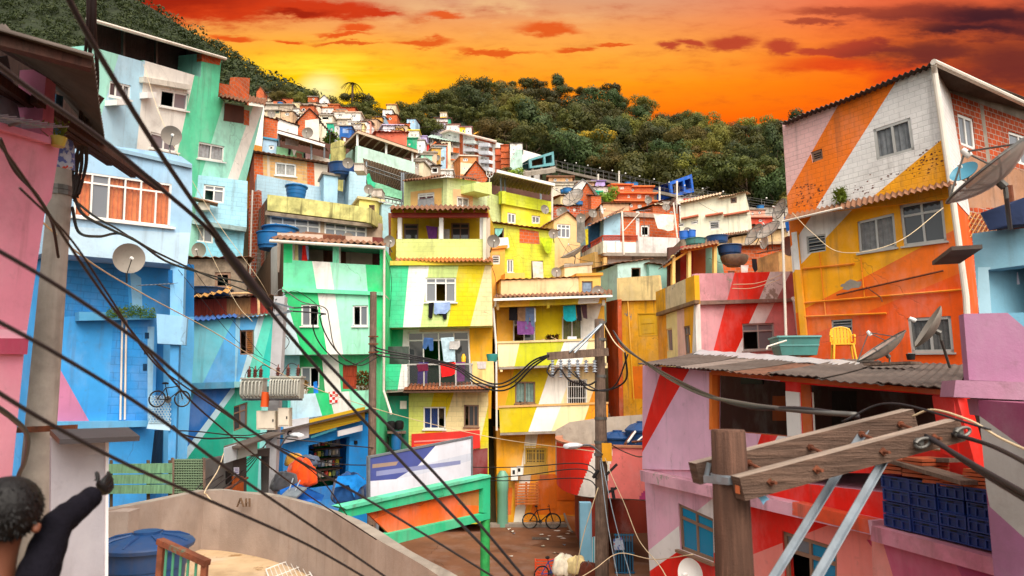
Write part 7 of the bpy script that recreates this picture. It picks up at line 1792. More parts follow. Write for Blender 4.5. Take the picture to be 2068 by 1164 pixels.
corr(h,'canopy_roof',P(1004,346,40),P(1119,374,42),P(1110,394,45),P(978,370,43.5),'w:#8c7c70',18,.035)
mb=MB();mb.bar(P(1003,346,39.9),P(1120,374,41.9),.12,.18);mb.build('canopy_gutter','white',h)
for x,y0,y1,d in ((1012,352,390,41.5),(1115,374,455,42),(1092,372,404,46),(1020,354,392,41.6)):mb=MB();mb.tube([P(x,y0,d),P(x,y1,d)],.07,6);mb.build('post','galv' if x != 1115 else 'pipe',h)
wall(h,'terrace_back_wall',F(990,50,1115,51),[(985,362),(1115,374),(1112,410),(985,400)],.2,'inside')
mb=MB()
for k in range(3):a,b_=P(1012+k*32,354+k*8,42),P(1000+k*36,362+k*4,50);mb.tube([a,b_],.05,4);mb.tube([a-UP*.3,b_-UP*.3],.04,4)
mb.build('canopy_truss','steel',h)
tag(sheet(F(980,44,1015,43),[(988,368),(1008,356),(1008,364),(992,374)],.1,.06,5).build('blue_tarp','c:#1f5ab0'),'bright blue tarp scrap under the dark rooftop canopy','tarp')
dish(P(1099,424,41.5),V((.5,-.85,.1)),.3,P(1102,432,42.6),'small pale dish on the bright yellow wall')
t=thing('wheel_ornament','round white wire wheel on a pole beside the lime house','ornament',P(986,400,39.8));mb=MB();c=P(989,350,39.6)
mb.tube([c+V((.2*math.cos(2*math.pi*k/20),0,.28*math.sin(2*math.pi*k/20))) for k in range(21)],.02,5,caps=False)
for k in range(3):a=math.pi*k/3;mb.tube([c+V((.2*math.cos(a),0,.28*math.sin(a))),c-V((.2*math.cos(a),0,.28*math.sin(a)))],.012,4)
mb.build('wheel','white',t);mb=MB();mb.tube([c-UP*.28,P(986,400,39.8)],.03,5);mb.build('pole','pipe',t)
h,f=hut([(984,450),(1120,468),(1120,600),(984,600)],36.5,'b:#ccd03c','olive-yellow block house with a square of bare brick',turn=2,D=5,roof='tin',rm='tinbrown',pitch=.12,ext=3,over=.25,
   mats=['b:#ccd03c','brick'],patches=[([(1049,462),(1088,468),(1090,494),(1049,491)],1)],wins=[W((998,461,1018,490),1,0,'brownframe','o',fr=.06),W((1024,524,1037,551),2,0,'white','ll',fr=.06,sill=.1),W((1073,527,1097,562),1,0,'brownframe','o',fr=.06)])
cloth(f,[(1075,528),(1096,529),(1098,562),(1077,562)],'c:#e0d8c8','pale sheet hung over the doorway of the olive-yellow house',out=.08)
cloth(f,[(1000,462),(1016,462),(1013,470),(1006,478),(1000,472)],'c:#7fc0b8','green patterned cloth knotted in the olive-yellow window',out=.06)
cloth(f,[(1004,480),(1026,480),(1029,500),(1024,502),(1005,500)],'c:#ece8e8','white shirt drying on the olive-yellow wall',out=.2)
cloth(f,[(1089,480),(1116,482),(1114,508),(1108,512),(1101,508),(1092,490)],'c:#b4cc20','lime green cloth bag hanging at the corner of the olive-yellow house',out=.3,amp=.1,k=5)
dish(P(1117,473,35.5),V((.1,-1,-.05)),.26,P(1119,490,36.8),'dish at the roof corner of the olive-yellow house')
h,f=hut([(984,505),(1020,500),(1018,562),(986,566)],34,'p:#e8a848','orange plastered stub with a louvred window beside the striped house',turn=.4,D=3,roof='slab',rm='p:#d88a30',ext=3,over=.1,wins=[W((994,515,1010,534),1,0,'white','l',fr=.06,kind='louv')])
h,f=hut([(1020,552),(1060,551),(1060,600),(1018,600)],33.6,'p:#eab45c','low orange wall under the narrow barred window',turn=.3,D=2,roof=None)
h,f=hut([(1012,567),(1168,561),(1170,604),(1010,606)],33,'p:#eecb9a','cream-peach wall with a scalloped roof edge behind the yellow house',turn=.6,D=3,roof='tin',rm='p:#c88a4c',pitch=.05,ext=1,over=.1)
h,f=hut([(1166,558),(1213,556),(1212,604),(1166,606)],33.8,'p:#e8bc60','ochre wall with a blue-grey corrugated door',turn=.3,D=2.5,roof='slab',rm='p:#d89a3c',ext=2,over=.1,wins=[W((1175,568,1197,602),1,0,'brownframe','d',pm_='c:#7f93a8',name='door')])
dish(P(1207,590,32.6),V((.1,-1,.1)),.3,P(1208,602,33),'grey dish beside the blue-grey corrugated door')
h,f=hut([(1140,540),(1195,534),(1196,560),(1140,562)],36,'d:#e8cfa8','weathered cream cistern box with a moss-stained base',turn=.4,D=2,roof='slab',rm='concrete',ext=1,over=.05)
dish(P(1123,551,34),V((.1,-1,.15)),.26,P(1123,565,34.4),'brown dish before the olive-yellow house corner')
h,f=hut([(1118,446),(1172,452),(1170,545),(1120,545)],41,'p:#e8c088','peach house with a six-pane white window under a shallow brown roof',turn=1,D=5,roof='gable',rm='tinbrown',pitch=.16,ext=3,wins=[W([(1125,452),(1152,454),(1152,482),(1125,480)],3,.3,'white','lll',fr=.08),W((1140,532,1156,545),2,0,'white','gg',fr=.08)])
f2=F(1155,39.6,1190,39.8)
tag(sheet(f2,[(1165,446),(1180,444),(1183,480),(1176,492),(1164,490)],.2,.05,6).build('grey_blanket','c:#7f7c74'),'long grey blanket hanging from the peach house roof','blanket')
tag(sheet(f2,[(1180,464),(1188,462),(1188,494),(1183,496)],.1,.04,9).build('yellow_cloth','c:#b8a820'),'yellow-green cloth hanging behind the long grey blanket','cloth')
dish(P(1173,441,39),V((-.1,-1,-.1)),.28,P(1174,452,40),'dish above the long grey blanket')
dish(P(1196,432,44),V((.3,-1,.1)),.3,P(1197,446,44.5),'pale dish below the raw brick gable')
dish(P(1213,424,45),V((.9,-.4,.1)),.32,P(1212,440,45.5),'white dish seen from the side by the raw brick gable','white')
dish(P(1160,516,37.5),V((-.5,-.2,.9)),.75,P(1158,545,38),'wide mesh dish lying flat below the peach house','dishmesh',3)
h=house('white balcony house with a terracotta lattice rail and brick upper wall',1290,44,6)
f=F(1216,39.5,1374,41.5);s=F(1166,46,1218,39.5);b=f.off(-1.6)
wall(h,'parapet',f,[(1217,487),(1288,490),(1288,478),(1372,481),(1371,512),(1217,510)],.2,['d:#ece4dc','d:#d8d0ca'],lines=[((1288,470),(1288,515))])
wall(h,'side_parapet',s,[(1170,514),(1218,487),(1218,511),(1172,528)],.2,'d:#e4dcd0')
lt=MB()
for i in range(24):
    for j in range(3):x=1219+i*2.9;y=478.5+j*3.2;lt.lathe(f.at(x,y,-.02),[(.05,0),(.05,.06),(.03,.06),(.03,0)],6,ax=f.n)
fbox(lt,f,(1217,475,1288,477),-.06,.06);lt.build('lattice_rail','lattice',h)
lt=MB()
for i in range(16):
    for j in range(3):x=1172+i*2.9;y=506.5+j*3.2-i*1.75;lt.lathe(s.at(x,y,-.02),[(.05,0),(.05,.06),(.03,.06),(.03,0)],6,ax=s.n)
fbox(lt,s,[(1170,503),(1217,475),(1217,477),(1170,505)],-.06,.06);lt.build('lattice_rail','lattice',h)
wall(h,'upper_wall',b,[(1220,440),(1262,426),(1370,432),(1372,500),(1218,500)],4,['p:#a9cfe0','brick','p:#e0dcd8','brick'],lines=[((1254,420),(1252,500)),((1284,420),(1285,500)),((1291,420),(1292,500))],wins=[W((1294,455,1312,478),1,0,'white','o',fr=.12)])
corr(h,'roof',b.at(1186,458,.6),b.at(1258,424,.6),b.at(1262,418,-4),b.at(1210,445,-4),'tinbrown',10,.04)
part_box(h,'roof_beam',b,[(1256,428),(1330,432),(1330,440),(1256,437)],0,.15,'d:#a89080')
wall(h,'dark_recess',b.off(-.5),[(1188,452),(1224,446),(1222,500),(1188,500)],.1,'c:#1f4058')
wall(h,'lower_wall',f.off(-.5),[(1200,509),(1372,511),(1372,600),(1216,600)],4,['p:#ecc27a','d:#ece4dc'],lines=[((1228,500),(1226,600))],ext=3)
wall(h,'side_lower_wall',F(1196,43,1219,40),[(1196,530),(1219,520),(1217,600),(1198,600)],.2,'p:#ecc078',wins=[W([(1208,530),(1216,527),(1215,572),(1208,575)],1,0,'brownframe','l',fr=.08)],ext=2)
slab(h,'balcony_slab',[f.at(1214,510,.1),f.at(1374,512,.1),b.at(1372,506),b.at(1218,506)],.2,'concrete')
mb=MB();mb.tube([f.at(1256,428,-.2),f.at(1258,470,.1),f.at(1260,515,.1)],.06,7);mb.build('pipe','pipe',h);mb=MB();mb.tube([f.at(1258,468,.15),f.at(1292,430,.15)],.025,5);mb.build('pipe','pipe',h);mb=MB();mb.tube([b.at(1360,410,.8),b.at(1368,482,1.2)],.05,6);mb.build('pipe','pipe',h)
cloth(b,[(1320,432),(1365,434),(1362,464),(1350,467),(1328,462)],'c:#e8e0d0','large cream sheet hung over the white balcony house',out=.9,amp=.08,k=4)
h,f=hut([(1247,534),(1312,524),(1311,572),(1247,572)],37,'p:#b8dcd4','pale mint shack with one dark doorway',turn=.6,D=4,roof='tin',rm='tinbrown',pitch=.15,ext=2,wins=[W((1275,541,1294,563),1,0,'brownframe','o',fr=.05)])
h,f=hut([(1311,533),(1376,541),(1376,572),(1310,572)],37.2,'p:#8fc4b8','darker mint shack under a rusty flat sheet',turn=.4,D=3,roof='tin',rm='tinbrown',pitch=.05,ext=2)
h=house('open porch of yellow posts with a sloping rusty roof',1410,34,4)
f=F(1360,33,1470,33.6)
for x,y0,y1 in ((1393,505,560),(1445,497,560),(1361,515,566)):part_box(h,'post',f,(x-3,y0,x+3,y1+15),-.2,0,'p:#e8c878')
mb=MB();mb.bar(f.at(1375,508,-.1),f.at(1450,494,-.1),.12,.14);mb.bar(f.at(1340,540,-.1),f.at(1392,506,-.1),.1,.1);mb.build('beam','p:#e0a848',h)
corr(h,'roof',f.at(1330,545,.3),f.at(1376,503,.3),f.at(1380,498,-3),f.at(1340,535,-3),'tindark',10,.03)
corr(h,'roof',f.at(1374,505,.3),f.at(1452,492,.3),f.at(1450,484,-3),f.at(1384,496,-3),'tinbrown',10,.03)
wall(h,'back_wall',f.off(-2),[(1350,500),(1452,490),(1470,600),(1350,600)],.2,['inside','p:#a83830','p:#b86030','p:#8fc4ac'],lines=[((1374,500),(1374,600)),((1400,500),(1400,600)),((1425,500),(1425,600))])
tank(P(1474,517,34.5),.62,.52,'very large blue tank on a mossy slab behind the red parapet','tankdark',lid=False)
tank(P(1449,493,37),.6,.42,'wide blue tank above the yellow porch','tankdark',lid=False)
tank(P(1405,498,36),.55,.4,'squat pale green tank above the yellow porch','tankgreen',lid=False)
mb=MB();c=P(1484,538,34.5);mb.lathe(c,[(0,0),(.4,.0),(.62,.2),(.7,.42),(.7,.52),(0,.52)],20);tag(mb.build('tank_base','rough',smooth=True),'round mossy concrete base under the very large blue tank','base')
for x,y,lb in ((1381,478,'small bright blue drum against the cream house'),(1396,476,'second bright blue drum beside a small dish')):tank(P(x,y,39)+V((0,0,-.2)),.28,.5,lb,'k:#1f68c8',lid=False)
dish(P(1388,468,39),V((0,-1,.1)),.24,P(1389,484,39.2),'tiny pale dish before the cream house')
h,f=hut([(1376,484),(1440,482),(1440,510),(1372,512)],38.5,'rough','mossy cement base behind the squat green tank',D=3,roof=None)
h,f=hut([(1452,500),(1600,492),(1600,600),(1452,600)],36,'brick','wide raw brick wall behind the red and white parapet',turn=1,D=4,roof='slab',rm='d:#b8a080',ext=2,over=.3,wins=[W((1470,548,1484,562),1,0,'brownframe','o',fr=.08),W((1556,544,1566,560),1,0,'brownframe','o',fr=.08)])
h,f=hut([(1478,480),(1590,462),(1596,498),(1478,500)],39,'d:#d8b888','long ochre wall carrying the mesh dishes',turn=.5,D=2,roof='tin',rm='tindark',pitch=.05)
h,f=hut([(1572,508),(1612,496),(1612,590),(1572,590)],31,'d:#d8b070','ochre plastered end wall beside the orange house',turn=.2,D=3,roof='tin',rm='rust',pitch=.1)
dish(P(1528,478,33),V((-.8,-.2,.45)),.62,P(1524,500,34),'big brown mesh dish on the ochre wall','dishmesh',3)
dish(P(1556,470,32),V((-.6,-.3,.6)),.62,P(1560,505,33),'second big brown mesh dish tangled beside the first','dishmesh',3)
dish(P(1580,425,30),V((-.9,-.2,.3)),.5,P(1590,470,30.5),'tall mesh dish standing edge-on at the orange house','dishmesh',3)
dish(P(1590,498,26.5),V((.3,-1,-.1)),.4,P(1600,515,27),'dark dish on the white edge of the orange house')
dish(P(1547,490,33),V((-1,-.2,.1)),.35,P(1550,510,33.5),'thin white dish turned sideways on the ochre wall','white')
tag(sheet(F(1570,29,1605,28.6),[(1583,438),(1600,442),(1602,462),(1588,468)],.1,.05,5).build('blue_tarp','c:#1f6ac0'),'bright blue sheet beside the canopy of the orange house','tarp')
h=house('large cream house with terracotta ledges and louvred windows',1440,60,18)
f=F(1372,56,1512,54)
CM='p:#ecead0'
wall(h,'wall',f,[(1374,410),(1452,394),(1454,400),(1505,388),(1512,468),(1455,480),(1420,486),(1366,478)],8,CM,ext=5,wins=[W([(1475,400),(1488,398),(1488,410),(1476,411)],1,0,'brownframe','g',fr=.1,kind='louv'),W([(1432,447),(1453,445),(1454,463),(1433,465)],1,0,'white','g',fr=.1,kind='louv'),W([(1395,448),(1410,445),(1410,452),(1396,454)],1,0,'white','g',fr=.1),W([(1368,452),(1382,450),(1382,458),(1369,459)],1,0,'white','g',fr=.1)])
mb=MB()
for q in ([(1424,434),(1460,428),(1460,431),(1424,437)],[(1461,433),(1513,424),(1513,427),(1461,436)],[(1375,440),(1410,433),(1410,436),(1375,443)]):fbox(mb,f,q,0,.35)
mb.build('ledge','m:#c86a48',h)
corr(h,'roof',f.at(1368,412,.4),f.at(1456,392,.4),f.at(1458,388,-8),f.at(1372,406,-8),'p:#c8a888',14,.04)
corr(h,'roof',f.at(1450,400,.4),f.at(1508,386,.4),f.at(1516,392,-8),f.at(1456,396,-8),'p:#c8a888',12,.04)
corr(h,'lower_roof',f.at(1418,486,.8),f.at(1516,468,.8),f.at(1514,464,.1),f.at(1418,480,.1),'tinbrown',20,.05)
h,f=hut([(1368,398),(1412,398),(1412,412),(1368,412)],66,'p:#e8e4e0','small white house with a red panel behind the cream house',D=4,roof='tin',rm='tinnew',pitch=.03,patches=[([(1380,401),(1412,401),(1412,412),(1380,412)],1)],mats=['p:#e8e4e0','p:#d83020'])
# ================================================================== UPPER HILLSIDE
def station(q,d,colr,label,inner,legs):
    pts=q4(q);f=F(pts[0][0],d,pts[1][0],d+2.5)
    t=thing('funicular_station',label,'station',f.at((pts[3][0]+pts[2][0])/2,pts[2][1]+legs,-2),'funicular stations',True)
    tl,tr,br,bl=[f.at(*p) for p in pts];bk=f.n*-5
    def rect(s0,t0,s1,t1,o):return [pts_l(s0,t0),pts_l(s1,t0),pts_l(s1,t1),pts_l(s0,t1)]
    def pts_l(s,u):return lerp(lerp(pts[0],pts[1],s),lerp(pts[3],pts[2],s),u)
    wall(t,'frame',f,pts,.4,colr,holes=[rect(.1,.2,.58,.82,0),rect(.66,.2,.92,.78,0)])
    mb=MB();mb.face([bl,br,br+bk,bl+bk]);mb.face([tl+UP*.02,tr+UP*.02,tr+bk+UP*.02,tl+bk+UP*.02]);mb.face([tr+bk,tl+bk,bl+bk,br+bk]);mb.face([tr+f.h*.01,tr+bk,br+bk,br+f.h*.01]);mb.build('shell',[colr],t)
    wall(t,'back_panel',f.off(-4.5),[(pts[0][0],pts[0][1]),(pts[1][0],pts[1][1]),(pts[2][0],pts[2][1]),(pts[3][0],pts[3][1])],.1,inner)
    for s in (.15,.5,.9):p=bl.lerp(br,s)-f.n*.5;mb=MB();mb.bar(p,p-UP*(legs*d/FPX+3),.5,.5,up=V((0,1,0)));mb.build('column','concrete',t)
    return t,f
station([(1352,368),(1397,352),(1402,388),(1356,398)],120,'p:#1f5fc0','bright blue funicular station at the forest edge','p:#c86a4a',18)
st_,f_=station([(1068,322),(1118,306),(1120,334),(1070,340)],125,'p:#5f9aa0','teal funicular station on tall concrete columns','p:#b87a58',34)
slab(st_,'platform',[P(1050,350,122),P(1122,340,122),P(1122,336,130),P(1060,342,130)],.8,'concrete')
station([(951,272),(976,261),(977,280),(952,285)],165,'p:#e8a83c','orange funicular station above the brick-striped apartment block','p:#8a5a40',8)
t=thing('funicular_track','long funicular viaduct running down beside the forest','viaduct',P(1400,420,118),ground=False)
mb=MB();tp=[P(900,262,180),P(960,285,168),P(1130,345,138),P(1250,372,128),P(1400,405,118),P(1620,440,108)]
for a,b_ in zip(tp,tp[1:]):mb.bar(a,b_,2.0,.5)
mb.build('deck','concrete',t)
mb=MB()
for a,b_ in zip(tp,tp[1:]):
    for o in (-1,1):
        sd_=(b_-a).cross(UP).normalized()*.95*o
        for z in (1.0,1.9):mb.tube([a+sd_+UP*z,b_+sd_+UP*z],.035,4)
        n=int((b_-a).length/3)
        for k in range(n):p=a.lerp(b_,k/n)+sd_;mb.bar(p+UP*.2,p+UP*2.0,.06,.06,up=V((0,1,0)))
mb.build('railing','steel',t)
n_l=0
for a,b_ in zip(tp[2:],tp[3:]):
    for k in range(5):
        p=a.lerp(b_,(k+.5)/5)+UP*2.3;mb=MB();mb.lathe(p,[(0,0),(.12,.06),(.15,.16),(.1,.26),(0,.3)],8);mb.build('lamp_globe','white',t,smooth=True)
for a,b_ in zip(tp,tp[1:]):
    for k in range(4):
        p=a.lerp(b_,k/4)-UP*.5;mb=MB();mb.bar(p,p-UP*8,.7,.7,up=V((0,1,0)));mb.build('pier','concrete',t)
for x,y0,y1,d,lb in ((1250,346,378,116,'pale concrete post topped by loudspeakers at the forest edge'),(1332,378,418,105,'tall pale post before the bright blue station'),(1208,352,374,118,'short mast with aerials above the lilac house'),(1367,366,470,60,'long white pole beside the cream house')):
    mb=MB();mb.tube([P(x,y1,d),P(x,y0,d)],.16 if d > 80 else .09,7);tag(mb.build('mast','pipe'),lb,'post')
h=house('long white apartment block with brick stair towers and coloured bands',940,150,50)
f=F(895,142,1000,128)
wall(h,'wall',f,[(893,270),(906,264),(1000,287),(1000,348),(930,335),(895,320)],12,['p:#e8e4e0','brick','p:#ecece8','brick','p:#eceae6','brick','p:#efe8e0'],ext=6,
     lines=[((928,260),(928,350)),((935,260),(935,350)),((958,260),(959,350)),((965,260),(967,350)),((987,260),(988,350)),((994,260),(995,350))],
     patches=[([(966,277),(1000,285),(1000,292),(966,284)],5),([(966,310),(988,314),(988,318),(966,314)],5),([(936,290),(958,295),(958,299),(936,294)],3),([(936,310),(958,316),(958,322),(936,316)],3)],
     wins=[sw(x,y+dy,w_,hh,'o' if k % 2 else 'g',1,fr=.12) for k,(x,y,w_,hh,dy) in enumerate([(941,280,5,3,0),(950,282,4,3,0),(940,294,4,4,0),(947,296,4,4,0),(954,298,4,4,0),(942,308,5,4,0),(950,310,5,4,0),(973,301,5,4,0),(981,303,5,4,0),(973,320,5,4,0),(981,322,5,4,0),(973,331,5,5,0),(981,333,5,5,0),(907,274,6,4,0),(919,277,6,4,0)])])
for i,(q,m_) in enumerate((((967,289,987,296),'p:#e4e8f0'),((967,305,987,312),'p:#e4e8f0'),((967,323,987,329),'p:#e4e8f0'),((967,338,987,345),'p:#e4e8f0'),((936,300,958,306),'p:#e8e8ee'),((936,284,958,290),'p:#e0ece8'))):part_box(h,'balcony',f,q,0,1.0,m_)
slab(h,'roof',[f.at(888,268,.8),f.at(906,262,.8),f.at(1003,286,.8),f.at(1003,284,-12),f.at(906,260,-12)],.3,'p:#d8c0b0')
h=house('cream building with an open gallery and purple ground-floor pillars',900,150,45)
f=F(866,140,928,138)
wall(h,'wall',f,[(870,288),(928,296),(928,310),(866,300)],8,['p:#ecdccc','p:#e8702c'],ext=0,patches=[([(915,298),(930,300),(930,312),(915,308)],1)])
wall(h,'lower_wall',f.off(-1),[(868,298),(926,310),(926,320),(868,312)],7,['p:#b08ac8','p:#e8e0dc','p:#b48acc','p:#e8e4e0'],lines=[((884,295),(884,320)),((898,295),(898,320)),((906,295),(906,320))],ext=8,wins=[sw(880,306,5,4),sw(892,309,4,4),sw(912,313,5,4)])
corr(h,'roof',f.at(862,277,1),f.at(930,288,1),f.at(926,283,-8),f.at(872,272,-8),'p:#a8c0b4',12,.06)
for x,y in ((874,281),(888,284),(901,286),(914,289)):part_box(h,'pillar',f,(x-1,y-2,x+1,y+10),-.4,0,'white')
wall(h,'gallery_back',f.off(-3),[(868,277),(928,287),(928,300),(868,292)],.2,'p:#8a8078')
mb=MB();mb.bar(f.at(866,312,.8),f.at(884,290,.8),.5,1.4);mb.build('stair','p:#e8732c',h)
B='brick'
def row(*L):
    for e in L:
        q,d,m_,lb,rf,rmm,wn=e[:7];k=e[7] if len(e) > 7 else {}
        wins=[]
        for w_ in wn:
            x,y,ww,hh=w_[:4];wins.append(sw(x,y,ww,hh,w_[4] if len(w_) > 4 else 'g',w_[5] if len(w_) > 5 else 1,k.get('fm','white'),fr=.1))
        kk={a:b_ for a,b_ in k.items() if a not in ('fm',)}
        hut(q,d,m_,lb,roof=rf,rm=rmm,wins=wins,D=kk.pop('D',5),ext=kk.pop('ext',4),**kk)
TB,TD,TN='tinbrown','tindark','tinnew'
